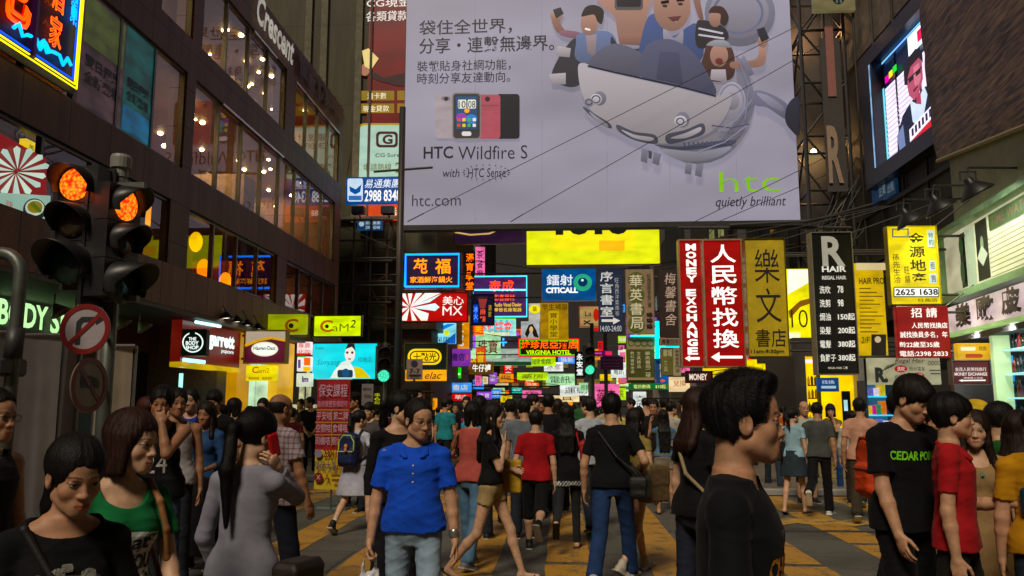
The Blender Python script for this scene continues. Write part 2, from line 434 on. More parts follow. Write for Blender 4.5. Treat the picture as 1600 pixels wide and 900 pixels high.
def person(label,at,ytop,face=0,sex='m',w=1.0,skin=0,hair=('short','#120d0b'),head=(0,5,0),lean=2,legs='stand',rh=None,lh=None,
top=None,bottom=None,shoes='#15130f',group='people in the night crowd',H=None,twist=0,rpose='relax',lpose='relax',rn=None,ln=None,extras=(),sole='#b9b4a8',hem_sw=0,age=0):
 px,Y=at
 if H is None:H=min(max(P(px,ytop,Y)[2],1.42),1.86)
 x0=P(px,ytop,Y)[0];u=H/1.712;seed=zlib.crc32(label.encode());rr=random.Random(seed)
 hh=min(max(Y/819*.80,.0026),.0085);hb=min(max(Y/819*1.3,.005),.013)
 female=sex=='f';sk=np.array(SKIN[skin%5]);hc=np.array(lin(hair[1]));Lw=u*w
 top=dict(top or{});bottom=dict(bottom or{})
 # --- skeleton
 g=GAIT[legs];J={};low=9
 for i,sd in enumerate((1,-1)):
  hf,kf,ab=g[i];hp=A(.088*sd*Lw,0,0);a,b,c=radians(hf),radians(hf-kf),radians(ab)
  kn=hp+u*.435*A(sd*sin(c),sin(a)*cos(c),-cos(a)*cos(c));an=kn+u*.405*A(sd*sin(c)*.3,sin(b),-cos(b))
  pitch=max(0,-(hf-kf))*.75 if hf-kf<-8 else(-(hf-kf)*.35 if hf-kf>8 else 0)
  J[sd]=[hp,kn,an,pitch];low=min(low,an[2]-.072*u-max(0,sin(radians(pitch)))*.10*u)
 hz=-low
 for sd in J:
  for q in range(3):J[sd][q]=J[sd][q]+A(0,0,hz)
 pel=A(0,0,hz);MT=rot_ypr(twist,lean)
 MT=np.stack([MT[:,0],MT[:,1],MT[:,2]],1)
 def T(x,y,z):return pel+MT@(A(x*w,y*(.5+.5*w),z)*u)
 sw=.158 if female else.178
 nb=T(0,-.012,.515);MH=rot_ypr(twist+head[0],head[1],head[2]);hs=u*(1.02 if not female else 1.005)
 hd=nb+MT[:,2]*.047*u+MH@(A(0,.028,.118)*hs)
 def Hd(x,y,z):return hd+MH@(A(x,y,z)*hs)
 arms={}
 for sd,tgt,pose,nrm in((1,rh,rpose,rn),(-1,lh,lpose,ln)):
  S=T(sd*sw/(.5+.5*w),-.008,.452);l1,l2=.285*u,.245*u
  if tgt is None:tgt=(.235+.02*(w-1)*8,.05+.05*rr.uniform(-1,1),.80+.01*rr.uniform(-1,1))
  tv=A(tgt[0]*sd if len(tgt)==3 else tgt[0],tgt[1],tgt[2])*u
  E,Wr=ik(S,tv,l1,l2,A(sd*.55,-1,-.25)if tgt[2]<1.2 else A(sd*.15,.3,-1));d=(Wr-E)/np.linalg.norm(Wr-E)
  n=A(-sd,.12,0)if nrm is None else A(*nrm);n=n-d*(n@d);n=n/np.linalg.norm(n)
  arms[sd]=(S,E,Wr,d,n,sd*np.cross(d,n),pose)
 fz=.86 if female else 1.0;ls=Lw*(1 if not female else.93)
 bl=[(-.09,.09,.085,0),(-.04,.145,.10,0),(.03,.158,.108,-.004),(.10,.145,.098,0),(.19,.130 if not female else.112,.088 if not female else.080,.004),(.30,.145 if not female else.122,.100 if not female else.088,.004),(.39,.158 if not female else.130,.106 if not female else.092,.004),(.45,.142 if not female else.116,.090 if not female else.080,-.004),(.50,.088 if not female else.076,.064,-.012),(.535,.062,.055,-.012)]
 if female:bl[2]=(.02,.168,.112,-.008)
 belly=top.get('belly',0.0)
 def torso(off=0.0,ex=0.0,z0=-.09,z1=.535,box=0.0):
  c=[]
  for z,rx,ry,yo in bl:
   rx+=(max(.148 if not female else.128,rx)-rx)*box;ry+=(.105-ry)*box*.7 if z<.4 else 0
   if box and z<.06:rx=max(rx,.166 if z>-.06 else.172);ry=max(ry,.112)
   bb=belly*math.exp(-((z-.12)/.12)**2)
   c.append((z,rx*w+off+bb*.5,ry*(.5+.5*w)+off+bb*.6,yo+bb*.6))
  cz=np.array(c);zz=sorted({z0,z1}|{r[0]for r in c if z0<r[0]<z1})
  return loft(pel,MT,[(z*u,np.interp(z,cz[:,0],cz[:,1])*u,np.interp(z,cz[:,0],cz[:,2])*u,np.interp(z,cz[:,0],cz[:,3])*u)for z in zz])
  # --- skin
 sb=[]
 ad=lambda p,k=.02:sb.append((p,k*u,'add'))
 ad(torso(-.006),.01)
 for sd in(1,-1):
  S,E,Wr,d,n,l,pose=arms[sd];a_=fz*(.5+.5*w)*u;lq=.016*u if bottom.get('type','trousers')in('jeans','trousers','slim')else 0
  ad(cap(T(sd*.05,-.012,.50),S,.040*u,.046*a_),.03)
  ad(cap(S,E,.047*a_,.036*a_),.02);ad(cap(E,E+d*.08*u,.037*a_,.038*a_),.02);ad(cap(E+d*.08*u,Wr+d*.01,.037*a_,.0245*a_),.012)
  hp,kn,an,pt=J[sd]
  ad(cap(hp+A(0,0,.01),kn,.083*ls-lq,.050*ls-lq),.02);m_=kn+(an-kn)*.30+A(0,-.012*u,0);ad(cap(kn,m_,.047*ls-lq,.053*ls-lq),.03 if not lq else.004);ad(cap(m_,an,.052*ls-lq,.033*ls),.02 if not lq else.004)
  if bottom.get('bare_feet')or shoes is None or shoes=='sandal':
   fd=A(sd*.12,cos(radians(pt)),-sin(radians(pt)));ad(cap(an+A(0,-.02,-.035*u),an+fd*.155*u+A(0,0,-.052*u),.034*u,.020*u),.03)
 if female:
  for sd in(1,-1):ad(ell(T(sd*.062,.072,.345),A(.056,.045,.056)*u),.03)
 ad(cap(T(0,-.018,.49),Hd(0,-.026,-.045),.057*u*(.86 if female else 1),.050*u*(.82 if female else 1)),.03)
 # head
 jw=1.0 if not female else.93;so=[]
 def ah(p,k):so.append((p,k*hs,'add'))
 def sh(p,k):so.append((p,k*hs,'sub'))
 def HE(c,r,k):ah(ell(Hd(*c),A(*r)*hs,MH),k)
 def HC(p,q,r1,r2,k):ah(cap(Hd(*p),Hd(*q),r1*hs,r2*hs),k)
 ah(cap(T(0,-.018,.49),Hd(0,-.026,-.045),.057*u*(.86 if female else 1),.050*u*(.82 if female else 1)),.0)
 HE((0,-.015,.038),(.0735,.093,.080),.02);HE((0,.030,-.030),(.0575*jw,.060,.074),.03);HE((0,.040,.040),(.056,.046,.046),.03)
 for s in(1,-1):
  HC((.047*s*jw,.004,-.060),(.015*s,.062,-.093),.021,.017,.03);HE((.037*s,.052,-.028),(.025,.024,.026),.02)
 HE((0,.071,-.096),(.021,.016,.016),.018)
 HC((-.030,.079,.017),(.030,.079,.017),.0085,.0085,.016)
 HC((0,.083,.006),(0,.0990,-.032),.0065,.0100,.012);HE((0,.1005,-.0360),(.0105,.0100,.0085),.008)
 for s in(1,-1):HE((.0130*s,.0915,-.0375),(.0082,.0100,.0076),.007)
 HE((0,.0775,-.069),(.027,.0145,.021),.018)
 for s in(1,-1):sh(ell(Hd(.032*s,.0965,-.001),A(.0195,.0175,.0115)*hs,MH),.010)
 for s in(1,-1):HE((.0315*s,.0735,-.001),(.0132,.0132,.0118),.002)
 for s in(1,-1):HC((.020*s,.0845,.0055),(.044*s,.0775,.0050),.0030,.0032,.004)
 for s in(1,-1):
  HC((0,.0905,-.0645),(.021*s,.0800,-.0682),.0052,.0024,.006);HC((0,.0895,-.0758),(.020*s,.0800,-.0705),.0060,.0026,.006)
 for s in(1,-1):
  e=ell(Hd(.0755*s,-.010,-.010),A(.0085,.0195,.0305)*hs,MH);ah(e,.008);sh(ell(Hd(.0845*s,-.004,-.006),A(.0065,.0105,.018)*hs,MH),.004)
 F=sdf_field(sb,hb);parts=[F.nets()]
 FH=sdf_field(so,hh,Hd(0,0,.01)-.150*hs,Hd(0,0,.01)+.150*hs);parts.append(FH.nets());nhead=len(parts[0][0])
 for sd in(1,-1):
  S,E,Wr,d,n,l,pose=arms[sd];k_=u*(.9 if female else 1.0);ho=[]
  cu={'relax':20,'hold':62,'flat':5,'half':36}[pose]
  aw=.0245*fz*(.5+.5*w)*u
  ho.append((cap(Wr-d*.05*u,Wr+d*.01,aw*1.15,aw),0,'add'))
  Mh=np.stack([l,n,d],1);ho.append((ell(Wr+d*.048*k_,A(.040,.0155,.056)*k_,Mh),.018*k_,'add'))
  for fi,(o,L)in enumerate(((.029,.072),(.0095,.081),(-.0105,.075),(-.029,.058))):
   p=Wr+(d*(.085-.004*abs(fi-1.2))+l*o)*k_;ang=radians(cu*(.55+.12*fi));fd=d
   for q,fr in enumerate((.46,.30,.24)):
    fdv=d*cos(ang)+n*sin(ang)+l*o*1.2*(1-.3*q)*(0 if cu>40 else 1);p2=p+fdv*L*fr*k_;ho.append((cap(p,p2,(.0088-.0009*q)*k_,(.0080-.0010*q)*k_),.0025*k_,'add'));p=p2;ang+=radians(cu*(1.05-.2*q))
  b0=Wr+(d*.022+l*.026+n*.004)*k_;b1=b0+(d*.72+l*.60+n*.35)/1.0*.040*k_;b2=b1+(d*.86+l*(.18 if cu<40 else-.25)+n*(.35 if cu<40 else.6))*.032*k_;b3=b2+(d*.85+l*(.0 if cu<40 else-.4)+n*.45)*.024*k_
  ho+=[(cap(b0,b1,.0135*k_,.0105*k_),.012*k_,'add'),(cap(b1,b2,.0102*k_,.0092*k_),.004*k_,'add'),(cap(b2,b3,.0090*k_,.0072*k_),.003*k_,'add')]
  parts.append(sdf_field(ho,min(max(hh*.9,.0030),.007)).nets())
 V=[];Q=[];b=0
 for v,q in parts:V.append(v);Q.append(q+b);b+=len(v)
 V=np.concatenate(V);Q=np.concatenate(Q)
 C=np.tile(sk,(len(V),1));hp_=((V-hd)@MH)/hs;x,y,z=hp_.T;isH=np.zeros(len(V),bool);isH[nhead:nhead+len(parts[1][0])]=True
 ax=np.abs(x);front=isH&(y>.04)
 rosy=front&(np.hypot(ax-.040,z+.035)<.022);C[rosy]*=A(1.03,.93,.92)
 lip=front&(ax<.0235)&(z<-.0595)&(z>-.0825)&(y>.070)&(((ax/.0235)**2+((z+.0705)/.0115)**2)<1)
 C[lip]=sk*(A(.98,.60,.60)if not female else A(1.0,.57,.55))
 C[lip&(np.abs(z+.0697)<max(.0019,hh*.42))]=sk*A(.35,.2,.2)  # crease between the lips: its shade is put into the colour
 bz=.0215+.0035*np.sin((ax-.012)/.036*2.4)-np.where(ax>.036,(ax-.036)*.25,0)
 brow=front&(ax>.0125)&(ax<.049)&(np.abs(z-bz)<(.0042 if not female else.0030)+hh*.10);C[brow]=sk*.25+hc*.75
 eo=((ax-.0315)/.0150)**2+((z+.0004)/.0056)**2;eye=front&(eo<1)&(y>.062)
 if hh<.0062:
  C[eye]=(.30,.27,.245);C[eye&(np.hypot(ax-.0315,z-.0008)<.0062)]=(.018,.010,.007)
  lash=front&(eo<1.75)&(eo>.62)&(z>.0012)&(y>.055);C[lash]=sk*.12
  C[front&(eo<1.5)&(eo>=1)&(z<0)]*=.82
 else:C[front&(eo<1.15)]=sk*.12
 nos=front&(np.hypot(ax-.0065,z+.0445)<.0035)&(y>.088);C[nos]=sk*.25
 if not female and hair[0]not in('bald',):
  st=front&(z<-.052)&(y<.12)&~lip;C[st]*=A(.93,.93,.95)
 rz=-radians(face);loc=(x0-0,Y,0)
 # place so that the head, not the feet, stands at the pixel
 Rz=np.array([[cos(rz),-sin(rz),0],[sin(rz),cos(rz),0],[0,0,1]]);hw=Rz@hd;loc=(x0-hw[0],Y-hw[1],0)
 if bottom.get('bare_feet')!=1 and shoes!='sandal' and bottom.get('sock'):
  for sd in(1,-1):
   an=J[sd][2];kn=J[sd][1];tt=((V-an)@(kn-an))/((kn-an)@(kn-an));m=(tt<bottom.get('sockh',.22))&(np.linalg.norm(V-an-np.outer(np.clip(tt,0,1),kn-an),axis=1)<.08*u)&(np.arange(len(V))<nhead);C[m]=lin(bottom['sock'])
 body=raw_obj('person',V,Q,M_SKIN,None,C);body.location=loc;body.rotation_euler=(0,0,rz);setp(body,label,'person',group)
 R=dict(body=body,u=u,T=T,MT=MT,Hd=Hd,MH=MH,hs=hs,arms=arms,J=J,pel=pel,Rz=Rz,loc=A(*loc),hb=hb,hh=hh,seed=seed,w=w)
 # --- lower garment
 def leg_ops(off,t1,r_end,loose=0.0):
  o=[]
  for sd in(1,-1):
   hp,kn,an,pt=J[sd];L1=kn+A(0,.0,0)
   if t1<=1:o.append((cone(hp+A(0,0,.01),hp+(kn-hp)*t1,(.088+off)*ls,(.088+off+(r_end-.088-off)*t1+loose)*ls),.025*u,'add'))
   else:
    o.append((cap(hp+A(0,0,.01),kn,(.087+off)*ls,(.058+off+loose)*ls),.025*u,'add'))
    e=kn+(an-kn)*(t1-1);o.append((cone(kn,e,(.058+off+loose)*ls,r_end*ls),.02*u,'add'))
    if t1<1.6:o.append((cap(kn,kn+(an-kn)*.3+A(0,-.012*u,0),.05*ls,.058*ls),.02*u,'add'))
  return o
 bt=bottom.get('type','trousers');bc=np.array(lin(bottom.get('c','#2b3550')));bo=None
 wz=bottom.get('waist',.125)
 if bt in('jeans','trousers','slim'):
  re_,lo_={'jeans':(.068,.006),'trousers':(.072,.008),'slim':(.050,.0)}[bt];bo=[(torso(.006,z0=-.10,z1=wz),.0,'add')]+leg_ops(.003 if bt!='slim' else.001,bottom.get('len',2.0),re_,lo_)
  if bt!='slim':
   for sd in(1,-1):an=J[sd][2];kn=J[sd][1];q=an+(kn-an)*.06;bo.append((cap(q+A(0,-.01,0),q+A(0,.03*u,-.02*u),.062*ls,.060*ls),.02,'add'))
  bo.append((wrinkle(seed+5,.0075*u if bt!='slim' else.004,.8),0,'disp'))
 elif bt=='shorts':
  bo=[(torso(.008,z0=-.10,z1=wz),.0,'add')]+leg_ops(.006,bottom.get('len',.75),bottom.get('r',.088),.0);bo.append((wrinkle(seed+5,.007*u),0,'disp'))
 elif bt in('skirt','dress'):
  ln_=bottom.get('len',.45);fl=bottom.get('flare',.05);c=[]
  for q in range(9):
   z=wz-(wz+ln_)*(8-q)/8.0;base=np.interp(z,[r[0]for r in bl],[r[1]for r in bl])if z>0 else bl[2][1];by=np.interp(z,[r[0]for r in bl],[r[2]for r in bl])if z>0 else bl[2][2]
   g_=fl*max(0,(.08-z))/(.08+ln_);c.append((z*u,(base*w+.014+g_)*u,(by*(.5+.5*w)+.016+g_*.9)*u,-.004*u))
  bo=[(loft(pel,np.eye(3),c),.0,'add')]
  for sd in(1,-1):hp,kn,an,pt=J[sd];e=min(1.0,ln_/.44);bo.append((cone(hp,hp+(kn-hp)*e,.088*ls,(.088-.02*e)*ls+.012),.06*u,'add'))
  bo.append((wrinkle(seed+5,.010*u,.8,True),0,'disp'))
 if bo:
  F=sdf_field(bo,hb);v,q=F.nets();C=np.tile(bc,(len(v),1))
  if bt in('jeans','slim')and bottom.get('fade',1):
   for sd in(1,-1):
    hp,kn,an,pt=J[sd];m_=(hp+kn)/2+A(0,.06,0);dd=np.linalg.norm((v-m_)*A(1,1,.4),axis=1);C*=(1+.35*np.clip(1-dd/(.085*u),0,1))[:,None]
  if 'pat' in bottom:C=bottom['pat'](v/u,C)
  nm={'jeans':'jeans','trousers':'trousers','slim':'trousers','shorts':'shorts','skirt':'skirt','dress':'skirt'}[bt]
  raw_obj(nm,v,q,M_DENIM if bt=='jeans' or bottom.get('denim')else M_CLOTH,body,C)
  # --- upper garment
 tt=top.get('type','tee');tcol=np.array(lin(top.get('c','#101012')));off=top.get('off',.012);hem=top.get('hem',-.03);slv=top.get('slv',.62 if tt not in('tank',)else 0);box=top.get('box',.75 if not female else.45)
 if tt!='none':
  to=[(torso(off,z0=hem,z1=.528,box=box),.0,'add')]
  if female:
   for sd in(1,-1):to.append((ell(T(sd*.062,.074,.345),A(.064,.052,.062)*u),.04*u,'add'))
  for sd in(1,-1):
   S,E,Wr,d,n,l,pose=arms[sd];a_=fz*(.5+.5*w)*u
   if slv>0 or tt!='tank':
    to.append((cap(T(sd*.05,-.014,.492),S,(.040+off*.5)*u,(.044+off*.5)*a_),.04*u,'add'))
   if slv>0:
    lo_=top.get('loose',.014)
    if slv<=1:
     q_=S+(E-S)*slv;to.append((cone(S,q_,.047*a_+.004*u,(.047-.008*slv)*a_+lo_*u),.03*u,'add'))
     if hb<.0057:to.append((cone(q_-(E-S)/np.linalg.norm(E-S)*.006,q_+(E-S)*.06,(.046-.008*slv)*a_+lo_*u-.012,(.046-.008*slv)*a_+lo_*u-.011),.002,'sub'))
    else:
     to.append((cap(S,E,.051*a_+.004,.041*a_+lo_*u*.6),.03*u,'add'));q_=E+(Wr-E)*(slv-1);to.append((cone(E,q_,.041*a_+lo_*u*.6,(.041-.013*(slv-1))*a_+lo_*u*.6),.015*u,'add'))
  if hem<.06:
   for sd in(1,-1):
    hp,kn,an,pt=J[sd];to.append((cap(hp+A(0,0,.05*u),hp+(kn-hp)*.35,(.094+off)*ls,(.098+off)*ls),.05*u,'add'))
   nz_=MT[:,2];oz_=T(0,0,hem);to.append(((lambda X,Y_,Z:-((X-oz_[0])*nz_[0]+(Y_-oz_[1])*nz_[1]+(Z-oz_[2])*nz_[2])+.006*np.sin(X*23+seed%7)*np.sin(Y_*19),None,None),0,'cut'))
  to.append((wrinkle(seed,top.get('wr',.0062)*u,.62),0,'disp'));to.append((wrinkle(seed+3,top.get('wr',.0062)*.45*u,1.5),0,'disp'))
  nk=top.get('neck','crew')
  if nk=='crew':to.append((ell(T(0,.024,.540),A(.080,.086,.058)*u,MT),.004,'sub'))
  elif nk=='wide':to.append((ell(T(0,.02,.545),A(.118,.085,.075)*u,MT),.004,'sub'))
  elif nk=='scoop':to.append((ell(T(0,.045,.535),A(.098,.095,.115)*u,MT),.004,'sub'))
  elif nk in('v','collar'):to.append((ell(T(0,.012,.545),A(.074,.074,.048)*u,MT),.004,'sub'));to.append((cap(T(0,.115,.54),T(0,.135,.44 if nk=='v' else.425),.050*u if nk=='v' else.034*u,.006),.004,'sub'))
  if tt=='tank':
   for sd in(1,-1):to.append((cap(T(sd*.175/w,0,.36),T(sd*.19/w,0,.52),.062*u,.070*u),.004,'sub'))
  if top.get('open'):to.append((cap(T(0,.14,.50),T(0,.17,hem-.02),.035*u,.060*u),.004,'sub'))
  F=sdf_field(to,hb)
  if nk=='collar' or top.get('collar'):
   fc=[];pts=[]
   for q in range(13):
    a=radians(200*(q/12-.5));pts.append(T(.071*sin(a),-.010-.060*cos(a)+.026*(1-cos(a)),.506+.026*max(0,cos(a))))
   for q in range(12):fc.append((cap(pts[q],pts[q+1],.0125*u,.0125*u),.012*u,'add'))
   for sd,p in((1,pts[-1]),(-1,pts[0])):fc+=[(cap(p,T(sd*.044,.098,.448),.012*u,.009*u),.015*u,'add'),(cap(p,T(sd*.064,.094,.450),.012*u,.008*u),.02*u,'add'),(cap(p,T(sd*.084,.076,.464),.012*u,.008*u),.02*u,'add')]
   v,q=sdf_field(fc,min(hb,.007)).nets();raw_obj('collar',v,q,M_CLOTH,body,np.tile(tcol*top.get('cc',1.0),(len(v),1)))
  v,q=F.nets();C=np.tile(tcol,(len(v),1));R['F']=F
  if 'pat' in top:C=top['pat'](((v-pel)@MT)/u,C)
  nm={'tee':'shirt','tank':'vest','polo':'shirt','blouse':'blouse','dress':'dress','jacket':'jacket'}.get(tt,'shirt')
  raw_obj(nm,v,q,M_DENIM if top.get('denim')else M_CLOTH,body,C)
  if top.get('inner'):
   io=[(torso(off-.008,z0=hem+.02,z1=.50,box=box*.8),0,'add'),(ell(T(0,.06,.54),A(.10,.10,.13)*u,MT),.004,'sub')]
   if female:
    for sd in(1,-1):io.insert(1,(ell(T(sd*.062,.072,.345),A(.059,.047,.058)*u),.04*u,'add'))
   v,q=sdf_field(io,hb).nets();raw_obj('undershirt',v,q,M_CLOTH,body,np.tile(np.array(lin(top['inner'])),(len(v),1)))
   # --- shoes
 if shoes and not bottom.get('bare_feet'):
  for sd in(1,-1):
   hp,kn,an,pt=J[sd];MF=rot_ypr(sd*7,pt);c=lambda x,y,z:an+MF@(A(x,y,z)*u)
   if shoes=='sandal':fo=[(rbox(c(0,.055,-.068),A(.042,.125,.009)*u,.007*u,MF),0,'add'),(cap(c(-.04,.10,-.055),c(0,.13,-.03),.008*u,.008*u),0,'add'),(cap(c(.04,.10,-.055),c(0,.13,-.03),.008*u,.008*u),0,'add')]
   else:fo=[(cap(c(0,-.035,-.035),c(0,.12,-.048),.041*u,.034*u),0,'add'),(cap(c(0,.0,.0),c(0,-.01,.035),.045*u,.044*u),.03*u,'add'),(cap(c(.012,.10,-.05),c(-.012,.135,-.05),.033*u,.030*u),.02*u,'add'),(rbox(c(0,.052,-.064),A(.046,.135,.012)*u,.010*u,MF),.006,'add')]
   nrm=MF[:,2];o_=c(0,0,-.073);fo.append(((lambda X,Y,Z,n=nrm,o_=o_:-((X-o_[0])*n[0]+(Y-o_[1])*n[1]+(Z-o_[2])*n[2]),None,None),0,'cut'))
   v,q=sdf_field(fo,min(hb,.009)).nets();sc=lin('#17120f')if shoes=='sandal' else lin(shoes);C=np.tile(np.array(sc),(len(v),1));zl=((v-an)@MF)[:,2]/u;C[zl<-.056]=lin(sole)if shoes!='sandal' else lin('#100d0b')
   raw_obj('shoe',v,q,M_BAG,body,C)
   # --- hair
 st=hair[0];ho=[];hk=hs
 def hE(c,r,k,kind='add'):ho.append((ell(Hd(*c),A(*r)*hs,MH),k*hs,kind))
 def hC(p,q,r1,r2,k):ho.append((cap(p if len(p)==3 and isinstance(p,np.ndarray)else Hd(*p),q if isinstance(q,np.ndarray)else Hd(*q),r1*hs,r2*hs),k*hs,'add'))
 vol=hair[2]if len(hair)>2 else 1.0
 if st=='bald':
  hE((0,-.026,.022),(.0770,.0865,.074),0);hE((0,.02,.115),(.075,.10,.075),.01,'sub');hE((0,.090,-.005),(.085,.085,.12),.004,'sub')
  for s in(1,-1):hE((.080*s,.004,-.014),(.020,.024,.032),.002,'sub')
  zc=-.060
 else:
  t=.012*vol;hE((0,-.017,.042),(.0745+t,.094+t,.084+t*1.1),0)
  if st in('short','crop','fringe','sweep','up'):hE((0,-.040,-.012),(.067,.055,.058),.02)
  if st=='crop':fz_=(0,.096,-.010,.075,.062,.092)
  elif st=='up':fz_=(0,.098,-.008,.077,.062,.090)
  elif st in('fringe','bobf'):fz_=(0,.094,-.046,.066,.060,.074)
  elif st=='sweep':fz_=(.012,.096,-.034,.068,.060,.080)
  elif st=='part':fz_=(0.010,.096,-.026,.064,.062,.088)
  else:fz_=(0,.094,-.028,.068,.060,.086)
  if female and st in('long','pony','bob','part','bun'):fz_=(0.010,.096,-.024,.062,.060,.084)
  if st=='up':hE((0,.020,.110),(.056,.066,.030),.03)
  if st in('fringe','bobf','sweep'):hE((0 if st!='sweep' else-.015,.068,.052),(.060,.034,.046),.02)
  hE(fz_[:3],fz_[3:],.006,'sub')
  if st in('up','crop'):hE((0,.124,.008),(.115,.098,.092),.006,'sub')
  if st in('short','crop','up','sweep','pony','bun','fringe')and not hair[-1]=='cover':
   for s in(1,-1):hE((.082*s,.004,-.018),(.020,.030,.036),.003,'sub')
  zc={'short':-.072,'crop':-.062,'up':-.066,'fringe':-.080,'sweep':-.085,'pony':-.055,'bun':-.055}.get(st,-.30)
  if st=='long' or st=='part':
   ln_=hair[3]if len(hair)>3 and not isinstance(hair[3],str)else.38
   for k in range(-3,4):
    xk=.021*k;e=T(xk*1.25,-.108-.01*abs(k%2),.515-ln_+.02*(k%2)+.13);mid=T(xk*1.2,-.100,.44);mid2=Hd(xk*1.05,-.085+.012*abs(k),-.06);s0=Hd(xk*.9,-.085+.010*abs(k),.03)
    ho+=[(cap(s0,mid2,.030*hs,.030*hs),.02*hs,'add'),(cap(mid2,mid,.030*hs,.028*hs),.02*hs,'add'),(cap(mid,e,.028*hs,.012*hs),.02*hs,'add')]
   for s in(1,-1):
    if hair[-1]=='back':continue
    f_=T(s*.088,.075,.30+.10*rr.random());ho+=[(cap(Hd(.066*s,.012,.02),Hd(.074*s,.012,-.085),.022*hs,.024*hs),.02*hs,'add'),(cap(Hd(.074*s,.012,-.085),T(s*.095,.050,.455),.024*hs,.026*hs),.02*hs,'add'),(cap(T(s*.095,.050,.455),f_,.026*hs,.010*hs),.02*hs,'add')]
  elif st in('bob','bobf'):
   for s in(1,-1):
    for q,(yy,zz)in enumerate(((.020,-.105),(-.020,-.112),(-.060,-.112))):ho.append((cap(Hd(.070*s-.012*s*(q==2),yy,.03),Hd((.079-.02*(q==2))*s,yy+.006,zz),.022*hs,.018*hs),.025*hs,'add'))
   ho.append((cap(Hd(0,-.085,.02),Hd(0,-.085,-.110),.035*hs,.026*hs),.03*hs,'add'))
  elif st=='pony':
   b0=Hd(0,-.108,.055);b1=Hd(.004,-.150,.015);e=T(0+rr.uniform(-.02,.02),-.150,.515-(hair[3]if len(hair)>3 and not isinstance(hair[3],str)else.20));md=(b1+e)/2+MT@A(0,-.022,.03)
   ho+=[(cap(b0,b1,.020*hs,.026*hs),.012*hs,'add'),(cap(b1,md,.027*hs,.034*hs),.02*hs,'add'),(cap(md,e,.034*hs,.010*hs),.02*hs,'add')]
  elif st=='bun':ho.append((ell(Hd(0,-.105,.075),A(.036,.030,.034)*hs),.012*hs,'add'))
 if zc>-.2:
  n_=MH[:,2];o_=Hd(0,0,zc);t_=MH[:,1]
  if st not in('pony',):ho.append(((lambda X,Y_,Z:-((X-o_[0])*(n_[0]+.35*t_[0])+(Y_-o_[1])*(n_[1]+.35*t_[1])+(Z-o_[2])*(n_[2]+.35*t_[2]))+.0,None,None),0,'cut'))
 rs=random.Random(seed+11);ph=[rs.uniform(0,6)for _ in range(6)];fr_=1.0 if st in('short','crop','up','sweep','fringe')else.8;am=(.0027 if st in('short','up','sweep','fringe')else.0017)*(.55 if Y<9 else 1)*hs*(0 if st=='bald' else 1)
 def tuft(X,Y_,Z):
  X,Y_,Z=X-hd[0],Y_-hd[1],Z-hd[2];a=np.arctan2(X,Y_+1e-6)
  return-am*(np.sin(a*14*fr_+26*Z+ph[0]+2*np.sin(31*Z+ph[3]))+.8*np.sin(a*37*fr_-18*Z+ph[1]+1.5*np.sin(50*Y_))+.7*np.sin(120*X+80*Y_+ph[2]+30*Z))
 ho.append(((tuft,None,None),0,'disp'))
 FHR=sdf_field(ho,max(hh*1.1,.0034));v,q=FHR.nets()
 C=np.tile(hc,(len(v),1));hl=rr.uniform(.85,1.15);a=np.arctan2(((v-hd)@MH)[:,0],((v-hd)@MH)[:,1]);C=C*(hl*(1+.25*np.sin(a*47+ph[4])*np.sin(a*31+ph[5])))[:,None]
 if len(v)and Y<9 and st!='bald':
  rg=np.random.default_rng(seed);N=int((7000 if Y<4 else 2200)*(1.6 if st in('long','part')else 1));p=v[rg.integers(0,len(v),N)];e_=.004
  def grad(p):return np.stack([FHR.sample(p+A(*[e_*(i==k)for i in range(3)]))-FHR.sample(p-A(*[e_*(i==k)for i in range(3)]))for k in range(3)],1)/(2*e_)
  crown=Hd(0,-.055,.115);down=A(0,0,-1.);lh_=(p-hd)@MH/hs
  if st in('short','crop','up','fringe','sweep'):fl=(p-crown)+MH@A(0,.03,0);Ls=rg.uniform(.018,.042,N)*hs;lift=.0032
  else:fl=np.tile(down,(N,1))+.35*(p-crown)/.1;Ls=rg.uniform(.03,.08,N)*hs;lift=.0022
  if st=='up':fl=fl+np.where(lh_[:,1:2]>-.02,1,.2)*(MH@A(0,.01,.13))[None]*rg.uniform(.4,1.2,(N,1));lift=.010
  if st=='crop':Ls=Ls*.5
  if st=='pony':m_=lh_[:,2]>-.03;fl[m_]=(Hd(0,-.12,.05)-p)[m_]*6
  fl=fl/(np.linalg.norm(fl,axis=1)[:,None]+1e-6)+rg.normal(0,.16,(N,3));rows=[];K_=5;g_=grad(p);g_/=np.linalg.norm(g_,axis=1)[:,None]+1e-6
  for k in range(K_):
   rows.append((p.copy(),g_.copy()));t_=fl-g_*(fl*g_).sum(1)[:,None];t_/=np.linalg.norm(t_,axis=1)[:,None]+1e-6;p=p+t_*(Ls/(K_-1))[:,None];g_=grad(p);g_/=np.linalg.norm(g_,axis=1)[:,None]+1e-6;p=p-g_*np.clip(FHR.sample(p)-lift*hs*(k+1)/K_,-.01,.006)[:,None]
  wd=.0007 if Y<4 else.0014;vs=[]
  for k,(pp_,gg)in enumerate(rows):sd_=np.cross(gg,t_);sd_/=np.linalg.norm(sd_,axis=1)[:,None]+1e-6;ww=wd*(1-.8*k/(K_-1));b_=pp_+gg*.0008;vs+=[b_-sd_*ww,b_+sd_*ww]
  sv=np.stack(vs,1).reshape(-1,3);bi_=np.arange(N)[:,None]*2*K_;sq_=np.concatenate([bi_+A(2*k,2*k+1,2*k+3,2*k+2).astype(int)for k in range(K_-1)]);cs=np.repeat(hc[None]*hl*rg.uniform(.7,1.9,N)[:,None],2*K_,0)
  q=np.concatenate([q,sq_+len(v)]);v=np.concatenate([v,sv]);C=np.concatenate([C,cs])
 if len(v):raw_obj('hair',v,q,M_HAIR,body,C)
